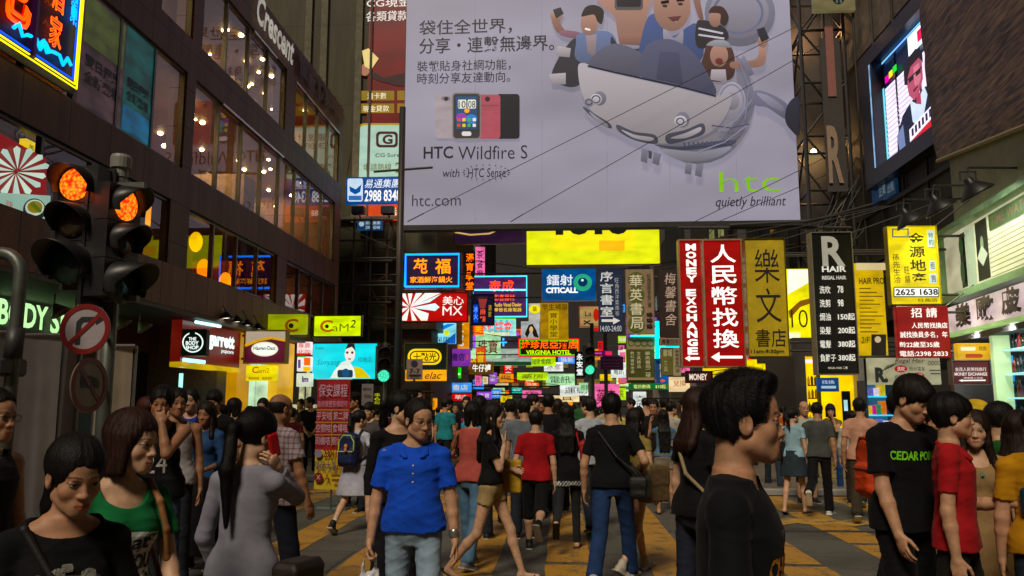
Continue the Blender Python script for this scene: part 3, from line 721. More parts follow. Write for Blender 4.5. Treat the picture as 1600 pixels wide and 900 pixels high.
 # --- things worn on the head
 if 'glasses' in extras:
  mb=MB()
  for s in(1,-1):
   c=Hd(.0325*s,.1015,-.002);ring=[]
   for k in range(17):t=2*pi*k/16;ring.append(c+MH@(A(.0235*cos(t),-.004*abs(cos(t)),.0165*sin(t))*hs))
   mb.tube(ring,.0014*hs,6);mb.tube([Hd(.056*s,.099,.004),Hd(.0765*s,.085,.006),Hd(.080*s,-.01,.004)],.0014*hs,6)
  mb.tube([Hd(-.009,.103,.001),Hd(0,.1065,.004),Hd(.009,.103,.001)],.0014*hs,6)
  mesh_obj('glasses',mb.V,mb.F,paint((.015,.014,.015),.25,.6),None).parent=body
 if 'cap' in extras or 'bucket' in extras:
  cc=extras['cap']if 'cap' in extras else extras['bucket'];co=[(ell(Hd(0,-.012,.060),A(.094,.112,.080)*hs,MH),0,'add')]
  n_=MH[:,2];o2=Hd(0,0,.048);co.append(((lambda X,Y_,Z:-((X-o2[0])*n_[0]+(Y_-o2[1])*n_[1]+(Z-o2[2])*n_[2]),None,None),0,'cut'))
  if 'cap' in extras:co.append((ell(Hd(0,.118,.044),A(.066,.075,.008)*hs,MH),.008*hs,'add'))
  else:co.append((ell(Hd(0,-.005,.044),A(.135,.150,.013)*hs,MH),.02*hs,'add'))
  v,q=sdf_field(co,max(hh,.004)).nets();raw_obj('cap' if 'cap' in extras else 'hat',v,q,M_CLOTH,body,np.tile(np.array(lin(cc)),(len(v),1)))
 PEOPLE[label]=R
 return R
def worn(R,ops,name,color,label=None,cat=None,h=None,mat=None,pat=None,group=None):
 """a thing carried by a person, modelled in the person's coordinates; top-level when labelled"""
 v,q=sdf_field(ops,h or R['hb']).nets();C=np.tile(np.array(lin(color)),(len(v),1))
 if pat is not None:C=pat(v,C)
 if label is None:return raw_obj(name,v,q,mat or M_BAG,R['body'],C)
 c=np.array([(v[:,0].min()+v[:,0].max())/2,(v[:,1].min()+v[:,1].max())/2,v[:,2].min()])
 o=raw_obj(name,v-c,q,mat or M_BAG,None,C);o.location=R['loc']+R['Rz']@c;o.rotation_euler=R['body'].rotation_euler;R['last_c']=c
 return setp(o,label,cat,group)
def child_of_worn(R,o,ops,name,color,h=None,mat=None):
 v,q=sdf_field(ops,h or R['hb']).nets();return raw_obj(name,v-R['last_c'],q,mat or M_BAG,o,np.tile(np.array(lin(color)),(len(v),1)))
def print_on(R,V,F,name,mat,side=1,off=.003,sub=0.0):
 """lettering on a shirt: V x,y (metres, torso frame: x to the person's right, y up from the hip) is laid on the cloth; side=1 chest, -1 back"""
 F_=R['F'];u=R['u'];V=np.asarray(V,float)
 if sub:
  for _ in range(4):
   nv=V.tolist();nf=[];done=True;mid={}
   for f in F:
    f=list(f)
    for t in range(1,len(f)-1):
     tri=(f[0],f[t],f[t+1]);e=[np.linalg.norm(V[tri[i]]-V[tri[(i+1)%3]])for i in range(3)];m=int(np.argmax(e))
     if e[m]>sub:
      a,b,c=tri[m],tri[(m+1)%3],tri[(m+2)%3];key=(min(a,b),max(a,b))
      if key not in mid:mid[key]=len(nv);nv.append(((V[a]+V[b])/2).tolist())
      nf+=[(a,mid[key],c),(mid[key],b,c)];done=False
     else:nf.append(tri)
   V=np.array(nv);F=nf
   if done:break
 pts=np.array([R['T'](0,0,0)+R['MT']@(A(-x*side,0,y)*u)for x,y in V[:,:2]]);d=R['MT'][:,1]*side
 t=np.full(len(pts),.32);out=t.copy();found=np.zeros(len(pts),bool)
 for k in range(200):
  tk=.32-k*.002;s=F_.sample(pts+d*tk);hit=(s<0)&~found;out[hit]=tk;found|=hit
 med=np.median(out[found])if found.any()else.12;out[~found]=med
 q=pts+d*(out+off)[:,None]
 me=bpy.data.meshes.new(name);me.from_pydata(q.tolist(),[],[tuple(f)for f in F]);me.materials.append(mat);me.update()
 o=bpy.data.objects.new(name,me);COL.objects.link(o);o.parent=R['body'];return o
 # ------------------------------------------------------------------ ground
def asphalt():
 m,nt,b=new_mat('asphalt');b.inputs['Roughness'].default_value=.62;b.inputs['Specular IOR Level'].default_value=.45
 tc=nd(nt,'ShaderNodeTexCoord');n1=nd(nt,'ShaderNodeTexNoise',Scale=.55,Detail=6.0,Roughness=.7);n2=nd(nt,'ShaderNodeTexNoise',Scale=45.0,Detail=3.0)
 br=nd(nt,'ShaderNodeTexBrick',Scale=1.0);br.offset=.5;br.inputs['Color1'].default_value=(1,1,1,1);br.inputs['Color2'].default_value=(.82,.82,.80,1);br.inputs['Mortar'].default_value=(.30,.29,.28,1)
 br.inputs['Mortar Size'].default_value=.014;br.inputs['Brick Width'].default_value=2.3;br.inputs['Row Height'].default_value=1.15
 for t in(n1,n2,br):nt.links.new(tc.outputs['Object'],t.inputs['Vector'])
 cr=nd(nt,'ShaderNodeValToRGB');cr.color_ramp.elements[0].position=.3;cr.color_ramp.elements[0].color=(.048,.048,.042,1);cr.color_ramp.elements[1].position=.72;cr.color_ramp.elements[1].color=(.150,.146,.122,1)
 nt.links.new(n1.outputs['Fac'],cr.inputs[0])
 m1=nd(nt,'ShaderNodeMixRGB',blend_type='MULTIPLY');m1.inputs[0].default_value=1;nt.links.new(cr.outputs[0],m1.inputs[1]);nt.links.new(br.outputs['Color'],m1.inputs[2])
 m2=nd(nt,'ShaderNodeMixRGB',blend_type='OVERLAY');m2.inputs[0].default_value=.35;nt.links.new(m1.outputs[0],m2.inputs[1]);nt.links.new(n2.outputs['Fac'],m2.inputs[2]);nt.links.new(m2.outputs[0],b.inputs['Base Color'])
 vo=nd(nt,'ShaderNodeTexVoronoi',Scale=.55);vo.feature='DISTANCE_TO_EDGE';wv=nd(nt,'ShaderNodeVectorMath',operation='ADD');nz3=nd(nt,'ShaderNodeTexNoise',Scale=1.6,Detail=4.0);nt.links.new(tc.outputs['Object'],nz3.inputs['Vector']);nt.links.new(tc.outputs['Object'],wv.inputs[0]);nt.links.new(nz3.outputs['Color'],wv.inputs[1]);nt.links.new(wv.outputs[0],vo.inputs['Vector'])
 ck=nd(nt,'ShaderNodeMapRange');ck.inputs['From Min'].default_value=.003;ck.inputs['From Max'].default_value=.010;ck.inputs['To Min'].default_value=.35;nt.links.new(vo.outputs['Distance'],ck.inputs['Value'])
 m3=nd(nt,'ShaderNodeVectorMath',operation='SCALE');nt.links.new(m2.outputs[0],m3.inputs[0]);nt.links.new(ck.outputs[0],m3.inputs['Scale']);nt.links.new(m3.outputs[0],b.inputs['Base Color'])
 bp=nd(nt,'ShaderNodeBump',Strength=.35,Distance=.01);nt.links.new(n2.outputs['Fac'],bp.inputs['Height']);nt.links.new(bp.outputs[0],b.inputs['Normal'])
 return m
def road_paint(c):
 m,nt,b=new_mat('road_paint');b.inputs['Roughness'].default_value=.6;b.inputs['Specular IOR Level'].default_value=.4
 tc=nd(nt,'ShaderNodeTexCoord');n1=nd(nt,'ShaderNodeTexNoise',Scale=3.5,Detail=8.0,Roughness=.75);n2=nd(nt,'ShaderNodeTexNoise',Scale=30.0,Detail=4.0)
 for t in(n1,n2):nt.links.new(tc.outputs['Object'],t.inputs['Vector'])
 ad=nd(nt,'ShaderNodeMath',operation='MULTIPLY_ADD');nt.links.new(n2.outputs['Fac'],ad.inputs[0]);ad.inputs[1].default_value=.35;nt.links.new(n1.outputs['Fac'],ad.inputs[2])
 cr=nd(nt,'ShaderNodeValToRGB');cr.color_ramp.elements[0].position=.53;cr.color_ramp.elements[0].color=(.080,.070,.050,1);cr.color_ramp.elements[1].position=.68;cr.color_ramp.elements[1].color=(*c,1)
 nt.links.new(ad.outputs[0],cr.inputs[0]);nt.links.new(cr.outputs[0],b.inputs['Base Color']);return m
def paving(c1,c2,w,h):
 m,nt,b=new_mat('paving');b.inputs['Roughness'].default_value=.6
 tc=nd(nt,'ShaderNodeTexCoord');br=nd(nt,'ShaderNodeTexBrick',Scale=1.0);br.inputs['Color1'].default_value=(*c1,1);br.inputs['Color2'].default_value=(*c2,1);br.inputs['Mortar'].default_value=(.04,.036,.032,1)
 br.inputs['Mortar Size'].default_value=.008;br.inputs['Brick Width'].default_value=w;br.inputs['Row Height'].default_value=h
 n1=nd(nt,'ShaderNodeTexNoise',Scale=1.3,Detail=6.0);mx=nd(nt,'ShaderNodeMixRGB',blend_type='OVERLAY');mx.inputs[0].default_value=.55
 for t in(br,n1):nt.links.new(tc.outputs['Object'],t.inputs['Vector'])
 nt.links.new(br.outputs['Color'],mx.inputs[1]);nt.links.new(n1.outputs['Fac'],mx.inputs[2]);nt.links.new(mx.outputs[0],b.inputs['Base Color']);return m
g=MB().add([(-150,-40,0),(150,-40,0),(150,260,0),(-150,260,0)],[(0,1,2,3)]);setp(g.obj('ground',asphalt()),kind='structure')
YEL=(.46,.235,.024)
mk_=MB()
for X,w_ in((-4.3,.46),(-3.15,.46),(-2.02,.46),(-.92,.46),(.04,.46),(1.08,.46),(2.35,.50),(3.55,.50),(4.75,.50),(5.95,.5)):
 y0=3.0;
 while y0<14.5:
  y1=min(y0+RNG.uniform(1.2,2.2),15.0);n_=6;V=[]
  for k in range(n_+1):
   t=y0+(y1-y0)*k/n_;V+=[(X-w_/2+RNG.uniform(-.012,.012),t,.004),(X+w_/2+RNG.uniform(-.012,.012),t,.004)]
  mk_.add(V,[(2*k,2*k+1,2*k+3,2*k+2)for k in range(n_)]);y0=y1+RNG.choice((0,0,.03,.12))
setp(mk_.obj('road_markings',road_paint(YEL)),kind='structure')
# pavements either side of the pedestrian street, with kerbs
pv=paving((.16,.125,.095),(.125,.10,.08),.30,.15);pv2=paving((.20,.185,.165),(.16,.15,.135),.6,.6);kerbm=paint((.26,.25,.235),.7,noise=.3,scale=3,bump=.3)
pa=MB().box(-8.6,-5.2,17.4,110,0,.12);setp(pa.obj('pavement',pv),kind='structure')
pb=MB().box(3.4,9.4,15.2,110,0,.12);pb.box(5.8,9.4,3,15.2,0,.12);setp(pb.obj('pavement',pv),kind='structure')
kb=MB().bbox(-8.6,-5.05,17.25,17.4,0,.125,.02);kb.bbox(3.25,9.4,15.05,15.2,0,.125,.02);kb.bbox(3.25,3.4,15.2,60,0,.125,.02);kb.bbox(5.65,5.8,3,15.05,0,.125,.02);setp(kb.obj('kerb',kerbm),kind='structure')
# tactile strip and drain channel before the right-hand kerb
tm=road_paint((.52,.30,.05));tz=MB();zz=[]
for k in range(24):
 x=2.5+k*.22;y=11.9-(x-2.5)*.10+(.10 if k%2 else-.10);zz.append((x,y))
V=[];
for x,y in zz:V+=[(x,y-.26,.008),(x,y+.26,.008)]
tz.add(V,[(2*k,2*k+2,2*k+3,2*k+1)for k in range(len(zz)-1)])
zz=[(-5.0+k*.22,15.6+(.08 if k%2 else-.08))for k in range(12)];V=[]
for x,y in zz:V+=[(x,y-.5,.008),(x,y+.5,.008)]
tz.add(V,[(2*k,2*k+2,2*k+3,2*k+1)for k in range(len(zz)-1)])
setp(tz.obj('tactile_paving',tm),kind='structure')
dr=MB().box(2.2,5.64,10.9,11.02,0,.009);setp(dr.obj('drain_channel',paint((.05,.05,.05),.5,.3)),kind='structure')
# manhole
mh=thing('manhole_cover','round iron manhole cover in the pavement before the yellow lit shop','manhole',(5.6,17.6,.12))
q=MB().lathe((5.6,17.6,.121),(0,0,1),[(0,.36),(.012,.36),(.012,.001)],24);q.obj('lid',paint((.08,.08,.085),.4,.8,bump=.4,scale=60),mh)
q=MB().lathe((5.6,17.6,.121),(0,0,1),[(0,.42),(.008,.42),(.008,.362),(0,.362)],24);q.obj('rim',paint((.13,.13,.13),.5,.5),mh)
# ------------------------------------------------------------------ left corner building (dark stone bands and ribbon windows)
def stone_panels(c,wid,hgt):
 m,nt,b=new_mat('cladding');b.inputs['Roughness'].default_value=.5;b.inputs['Specular IOR Level'].default_value=.22
 tc=nd(nt,'ShaderNodeTexCoord');mp=nd(nt,'ShaderNodeMapping');mp.inputs['Rotation'].default_value=(radians(90),0,radians(90));nt.links.new(tc.outputs['Object'],mp.inputs[0])
 sep=nd(nt,'ShaderNodeSeparateXYZ');cmb=nd(nt,'ShaderNodeCombineXYZ');nt.links.new(tc.outputs['Object'],sep.inputs[0]);nt.links.new(sep.outputs['Y'],cmb.inputs['X']);nt.links.new(sep.outputs['Z'],cmb.inputs['Y'])
 br=nd(nt,'ShaderNodeTexBrick',Scale=1.0);br.offset=0;br.inputs['Brick Width'].default_value=wid;br.inputs['Row Height'].default_value=hgt;br.inputs['Mortar Size'].default_value=.010
 br.inputs['Color1'].default_value=(*[x*1.08 for x in c],1);br.inputs['Color2'].default_value=(*[x*.90 for x in c],1);br.inputs['Mortar'].default_value=(.015,.012,.010,1)
 nt.links.new(cmb.outputs[0],br.inputs['Vector'])
 nz=nd(nt,'ShaderNodeTexNoise',Scale=28.0,Detail=4.0);st=nd(nt,'ShaderNodeTexNoise',Scale=1.2,Detail=5.0);mp2=nd(nt,'ShaderNodeMapping');mp2.inputs['Scale'].default_value=(4,4,.35)
 nt.links.new(tc.outputs['Object'],nz.inputs['Vector']);nt.links.new(tc.outputs['Object'],mp2.inputs[0]);nt.links.new(mp2.outputs[0],st.inputs['Vector'])
 m1=nd(nt,'ShaderNodeMixRGB',blend_type='OVERLAY');m1.inputs[0].default_value=.45;nt.links.new(br.outputs['Color'],m1.inputs[1]);nt.links.new(nz.outputs['Fac'],m1.inputs[2])
 m2=nd(nt,'ShaderNodeMixRGB',blend_type='OVERLAY');m2.inputs[0].default_value=.55;nt.links.new(m1.outputs[0],m2.inputs[1]);nt.links.new(st.outputs['Fac'],m2.inputs[2]);nt.links.new(m2.outputs[0],b.inputs['Base Color']);return m
XL=-7.0;YE=PX(533,300,XL)[1];YS=2.0
M_CLAD=stone_panels((.16,.074,.040),1.05,.75);M_FR=paint((.10,.095,.085),.35,.6);M_FRL=paint((.42,.42,.40),.3,.8);M_GLASS=glass_mat((.86,.86,.84),1.75)
LB=thing('commercial_building','dark brown stone building on the left with long bands of lit windows','building',(XL-3,14,0))
def yw(px,py):return PX(px,py,XL)[1]
FL=[(4.05,5.25,[(YS,yw(266,330)),(yw(293,390),yw(433,420)),(yw(447,440),yw(524,440))]),
(5.92,7.80,[(YS,yw(287,230)),(yw(300,250),yw(524,300))]),
(8.50,10.12,[(YS,yw(208,30)),(yw(252,30),yw(303,40)),(yw(318,40),yw(449,110)),(yw(463,140),yw(531,200))])]
wl_=MB()
zb=[(3.98,4.05),(5.25,5.92),(7.80,8.50),(10.12,11.05)]
for a,b in zb:wl_.box(XL-.35,XL,YS,YE,a,b)
for z0,z1,bays in FL:
 e=[y for b in bays for y in b];prev=YS
 for(a,b)in bays:
  if a>prev+.01:wl_.box(XL-.35,XL,prev,a,z0,z1)
  prev=b
 if YE>prev+.01:wl_.box(XL-.35,XL,prev,YE,z0,z1)
wl_.box(XL-12,XL-.35,YE-.3,YE,3.98,11.05);wl_.box(XL-12,XL-.35,YS,YE-.3,10.6,11.0)
wl_.obj('wall',M_CLAD,LB)
fa=MB().box(XL+.004,XL+.34,3,PX(345,450,XL)[1],3.25,3.97);fa.box(XL+.004,XL+.16,PX(345,450,XL)[1]+.003,YE,3.30,3.97);fa.obj('fascia',stone_panels((.25,.125,.075),.9,.8),LB)
sf=MB().box(XL-1.6,XL+.33,YS,YE,3.18,3.247);sf.obj('soffit',paint((.10,.085,.07),.6),LB)
# string course along the window heads (thin bright trim)
tr=MB();
for(pa_,pb_,z)in(((346,190),(440,300),7.80),((397,41),(432,88),10.10),((462,133),(530,200),10.10)):
 tr.box(XL+.004,XL+.03,yw(*pa_),yw(*pb_),z-.045,z-.005)
tr.obj('window_trim',paint((.55,.56,.58),.25,.9),LB)
ri=random.Random(5)
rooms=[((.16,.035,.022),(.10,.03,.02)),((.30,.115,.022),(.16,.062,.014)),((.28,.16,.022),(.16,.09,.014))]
lampmesh=None
for fi,(z0,z1,bays)in enumerate(FL):
 cw,cc=rooms[fi]
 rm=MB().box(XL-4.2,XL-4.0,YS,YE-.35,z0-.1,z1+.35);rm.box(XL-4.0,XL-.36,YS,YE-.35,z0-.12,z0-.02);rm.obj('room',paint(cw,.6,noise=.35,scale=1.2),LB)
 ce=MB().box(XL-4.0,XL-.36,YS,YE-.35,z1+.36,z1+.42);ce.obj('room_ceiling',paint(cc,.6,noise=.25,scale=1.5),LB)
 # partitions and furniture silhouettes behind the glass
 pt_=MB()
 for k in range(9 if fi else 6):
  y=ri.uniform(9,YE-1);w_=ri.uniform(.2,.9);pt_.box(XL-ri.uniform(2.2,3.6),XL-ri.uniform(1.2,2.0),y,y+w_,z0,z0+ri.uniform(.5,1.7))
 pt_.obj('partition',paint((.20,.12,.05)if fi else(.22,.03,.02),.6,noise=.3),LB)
 for(a,b)in bays:
  fr=MB();nmu=max(1,int(round((b-a)/1.15)));fr.box(XL-.12,XL-.05,a,b,z0,z0+.05);fr.box(XL-.12,XL-.05,a,b,z1-.05,z1)
  for k in range(nmu+1):
   y=a+(b-a)*k/nmu;fr.box(XL-.13,XL-.04,max(a,y-.03),min(b,y+.03),z0+.05,z1-.05)
  w_=fr.obj('window',M_FR,LB);gl=MB().add([(XL-.085,a,z0),(XL-.085,b,z0),(XL-.085,b,z1),(XL-.085,a,z1)],[(0,1,2,3)]);g_=mesh_obj('glass',gl.V,gl.F,M_GLASS,None,LB);g_.parent=w_
 n_=(7,48,44)[fi]
 for k in range(n_):
  y=ri.uniform(10.2,YE-.6);x=XL-.5-ri.uniform(.1,3.2);z=z1+.34-(ri.uniform(.0,.9)**2 if ri.random()<.45 else 0)
  if lampmesh is None:
   o=MB().ball((0,0,0),(.055,.055,.04),6).obj('ceiling_lamp',glow('#ffe0a0',26,0),None,True);lampmesh=o.data
   o['_']=1;del o['_']
  else:o=bpy.data.objects.new('ceiling_lamp',lampmesh);COL.objects.link(o)
  o.parent=LB;o.location=(x-ORG[LB.name][0],y-ORG[LB.name][1],z);s_=ri.choice((.55,.8,1,1.15));o.scale=(s_,s_,s_)
 for yy in(13.0,19.5,23.5):
  la=bpy.data.lights.new('room_lamp','AREA');la.energy=(14,75,80)[fi];la.color=((1,.25,.12),(1,.66,.30),(1,.74,.30))[fi];la.size=1.6
  lo=bpy.data.objects.new('room_lamp',la);COL.objects.link(lo);lo.location=(XL-2.2,yy,z1+.30)
  # dark raised characters on the parapet
ch='恒豐財務中心';Vt=[];Ft=[]
ys_=[PX(x_,y_,XL)[1]for x_,y_ in((468,108),(481,127),(496,146),(507,163),(518,175),(528,190))]
for c,y in zip(ch,ys_):
 v,f=fit_text(c,(y-.36,10.28,y+.36,10.95),.02);b=len(Vt)
 Vt+=[(XL+.12,p[0],p[1])for p in v];Ft+=[tuple(j+b for j in q)for q in f]
mesh_obj('raised_lettering',Vt,Ft,paint((.035,.028,.022),.5),None,LB)
v,f=fit_text('Crescent',(yw(395,20),10.25,yw(452,118),10.98),.03,shear=.25);mesh_obj('raised_lettering',[(XL+.10,p[0],p[1])for p in v],f,glow('#d8d2c4',.35,.3),None,LB)
# ground-floor shop wall, set back under the soffit
XS=XL-1.25
sh_=MB().box(XS-.3,XS,3,PX(203,600,XS)[1],0,3.18);sh_.box(XS-.3,XS,PX(203,600,XS)[1],PX(250,600,XS)[1],2.62,3.18);sh_.obj('shop_wall',paint((.055,.045,.036),.5,noise=.2),LB)
dg=MB().box(XS-.24,XS-.20,PX(203,600,XS)[1],PX(250,600,XS)[1],.1,2.62);dg.obj('shop_glass',paint((.012,.013,.012),.08,spec=.8),LB)
pl=MB().box(XS-.3,XL+.0,PX(252,600,XS)[1]-.2,PX(276,600,XS)[1]-.4,0,3.18);pl.obj('pillar',paint((.20,.115,.07),.45,noise=.3,scale=20),LB)
for k in range(5):
 pp=MB();y=PX(80+34*k,470,XL-.4)[1];pp.tube([(XL-.35,y,3.18),(XL-.35,y,3.02)],.012,6);pp.lathe((XL-.35,y,3.04),(.55,.15,-.8),[(0,.025),(.03,.05),(.16,.14),(.17,.14),(.168,.12),(.05,.03)],12)
 pp.obj('spotlight',paint((.34,.25,.17),.45,.3),LB,True)
 # ------------------------------------------------------------------ blocks behind
M_CONC=stone_panels((.062,.056,.028),6,3.1);M_DARK=paint((.035,.032,.03),.8,noise=.3,scale=1)
YB=28.2
bk=thing('concrete_building','stained bare concrete tower wall rising behind the left building','building',(-12,33,0))
q=MB().box(-26,-4.4,YB,40,4.2,34);q.obj('wall',M_CONC,bk)
q=MB().box(-26,-4.6,YB+.3,40,0,4.2);q.obj('base_wall',paint((.055,.045,.038),.7,noise=.4),bk)
q=MB()
for x_ in(480,505,560):
 p=P(x_,150,YB);q.box(p[0]-.12,p[0]+.12,YB-.16,YB,8,30)
q.obj('pilaster',paint((.13,.12,.075),.8,noise=.3),bk)
q=MB()
for z in(5.2,6.6,8.1):q.box(-8.8,-5.0,YB-.22,YB-.002,z,z+.1)
q.tube([(-6.9,YB-.12,4.3),(-6.9,YB-.12,20)],.05,8);q.obj('ledge',paint((.10,.085,.07),.8),bk)
# small flood lamp glow on the concrete wall comes from real lamps on the loan sign (below)
def block(x0,x1,y0,y1,h,side,label,col,seed,cols_=None):
 """one terraced building of the street; side=-1 faces +X (left row), 1 faces -X"""
 r=random.Random(seed);t=thing('terrace_building',label,'building',((x0+x1)/2,(y0+y1)/2,0))
 xf=x1 if side<0 else x0;q=MB().box(x0,x1,y0,y1,3.4,h);q.obj('wall',paint(col,.75,noise=.35,scale=.9),t)
 n=max(2,int((y1-y0)/2.2));fl=min(int((h-4.5)/2.9),3);lc=r.choice(('#c98f3c','#a8b070','#b0763a','#8fa7a0'));me={}
 for f in range(fl):
  for k in range(n):
   yy=y0+(k+.5)*(y1-y0)/n;z=4.7+f*2.9;lit=r.random()<.34
   if lit not in me:
    e=-side;q=MB();q.box(-.03,.05,-.62,.62,0,1.35);q.box(.0,.14,-.70,.70,-.10,-.02,1);q.box(-.01,.075,-.03,.03,.01,1.34,1);q.box(-.01,.07,-.62,.62,.88,.92,1)
    V=[(p[0]*e,p[1],p[2])for p in q.V];w_=mesh_obj('lit_window' if lit else 'window',V,q.F,[glow(lc,.35,.6,.5)if lit else paint((.03,.034,.038),.15,spec=.7),paint((.09,.085,.08),.6)],q.M);me[lit]=w_.data
   else:w_=bpy.data.objects.new('lit_window' if lit else 'window',me[lit]);COL.objects.link(w_)
   w_.parent=t;w_.location=(xf-t.location.x,yy-t.location.y,z)
   # lit shop at street level: opening, shelves, counter
 a,b=(xf-2.4,xf)if side<0 else(xf,xf+2.4)
 back=xf-2.4 if side<0 else xf+2.4;q=MB().box(min(back,back+.1*-side),max(back,back+.1*-side),y0+.2,y1-.2,.1,3.4);q.obj('shop_back_wall',glow(r.choice(('#e8d9a8','#cfe6e0','#f0e0b0','#e9c46a','#d6d0f0','#d8efe8')),r.uniform(.55,.95),.5,.8),t)  # wall emits: the shop's interior light is put into its material
 q=MB();
 for yy in(y0,y1-.2):q.box(min(a,b),max(a,b),yy,yy+.2,0,3.4)
 q.box(a,b,y0+.2,y1-.2,3.1,3.4);q.obj('shop_frame',paint((.16,.13,.11),.6),t)
 q=MB();mats=[paint(lin(c),.5)for c in('#8a2020','#c0a030','#2a5a8a','#b0b0a8','#b05a90','#3a7a4a')]
 for k in range(26):
  yy=r.uniform(y0+.3,y1-.8);z=r.choice((.5,1.0,1.5,2.0,2.4));xx=back-side*r.uniform(.15,.5);q.box(min(xx,xx-side*.3),max(xx,xx-side*.3),yy,yy+r.uniform(.15,.5),z,z+r.uniform(.2,.42),r.randrange(6))
 for z in(.45,.95,1.45,1.95,2.35):q.box(min(back-side*.12,back-side*.55),max(back-side*.12,back-side*.55),y0+.3,y1-.3,z,z+.03,3)
 q.obj('stock',mats,t)
 return t
dcols=[(.075,.06,.05),(.05,.05,.052),(.085,.065,.045),(.06,.055,.06)]
ys=[40.2,47,54.5,62,71,81,94,108]
adj=['soot dark','grey rendered','brown tiled','pale stained','narrow dark','weathered grey','distant dark']
for k in range(7):
 block(-18,-7.2-(.5 if k%2 else 0),ys[k],ys[k+1]-.05,15+3*(k%3),-1,f'{adj[k]} terrace on the left of the street, {("first","second","third","fourth","fifth","sixth","seventh")[k]} beyond the concrete tower',dcols[k%4],30+k)
ys2=[27.2,33,40,48,57,68,80,95,110]
adj2=['orange lit','brown rendered','grey tiled','dark','tall stained','narrow','weathered','far dark']
for k in range(8):
 block(7.5 if k==0 else 8.6+(.4 if k%2 else 0),20,ys2[k],ys2[k+1]-.05,16+3*((k+1)%3),1,f'{adj2[k]} terrace on the right of the street, {("first","second","third","fourth","fifth","sixth","seventh","eighth")[k]} beyond the scaffold',dcols[(k+1)%4],60+k)
eb=thing('apartment_block','tall dark block closing the far end of the street','building',(0,124,0))
q=MB().box(-30,30,122,134,0,40);q.obj('wall',paint((.03,.028,.028),.8),eb)
for k in range(22):
 x=-10+2.4*(k%10)+RNG.uniform(-.3,.3);z=4+3*(k//10);q=MB().box(x,x+1,121.9,122.05,z,z+1.3);q.obj('lit_window',glow('#8f7a48',.4,.5),eb)
 # ------------------------------------------------------------------ signs
class PlY:
 """vertical plane facing the viewer at distance Y; px are photograph pixels"""
 def __init__(s,Y):s.Y=Y;s.n=A(0,-1,0)
 def d2(s,px,py):p=P(px,py,s.Y);return p[0],p[2]
 def d3(s,a,b,off):return(a,s.Y-off,b)
class PlX:
 """plane along the street at X; left=True faces right"""
 def __init__(s,X,left=True):s.X=X;s.e=1 if left else-1
 def d2(s,px,py):p=PX(px,py,s.X);return p[1]*s.e,p[2]
 def d3(s,a,b,off):return(s.X+off*s.e,a*s.e,b)
class PlV:
 """any vertical plane through o with horizontal direction r (viewer's left to right)"""
 def __init__(s,o,r):s.o=A(*o);s.r=A(*r)/np.linalg.norm(r);s.n=np.cross(s.r,A(0,0,1))
 def d2(s,px,py):
  d=A(*ray(px,py));c=A(0,0,CAMH);k=((s.o-c)@s.n)/(d@s.n);p=c+d*k;return float((p-s.o)@s.r),float(p[2])
 def d3(s,a,b,off):p=s.o+s.r*a+s.n*off;return(p[0],p[1],b)
def M(c,s=None,var=.22):
 """colour -> lit face (s given) or painted face"""
 return glow(c,s,var)if s is not None else paint(lin(c),.55)
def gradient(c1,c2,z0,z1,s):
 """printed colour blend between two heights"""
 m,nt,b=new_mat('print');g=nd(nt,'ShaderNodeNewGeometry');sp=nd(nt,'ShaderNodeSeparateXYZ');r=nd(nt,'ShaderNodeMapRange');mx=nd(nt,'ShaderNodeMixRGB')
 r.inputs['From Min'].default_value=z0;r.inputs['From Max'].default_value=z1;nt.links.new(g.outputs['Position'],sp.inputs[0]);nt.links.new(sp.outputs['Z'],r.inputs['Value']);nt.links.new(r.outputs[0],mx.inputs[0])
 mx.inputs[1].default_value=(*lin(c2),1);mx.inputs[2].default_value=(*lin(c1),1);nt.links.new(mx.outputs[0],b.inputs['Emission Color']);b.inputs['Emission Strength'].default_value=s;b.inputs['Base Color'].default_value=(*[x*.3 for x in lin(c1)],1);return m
def smooth(pts,n=5):
 out=[];N=len(pts)
 for i in range(N):
  p0,p1,p2,p3=(np.array(pts[(i+k)%N],float)for k in(-1,0,1,2))
  for q in range(n):t=q/n;out.append(tuple(.5*(2*p1+(p2-p0)*t+(2*p0-5*p1+4*p2-p3)*t*t+(3*p1-p0-3*p2+p3)*t**3)))
 return out
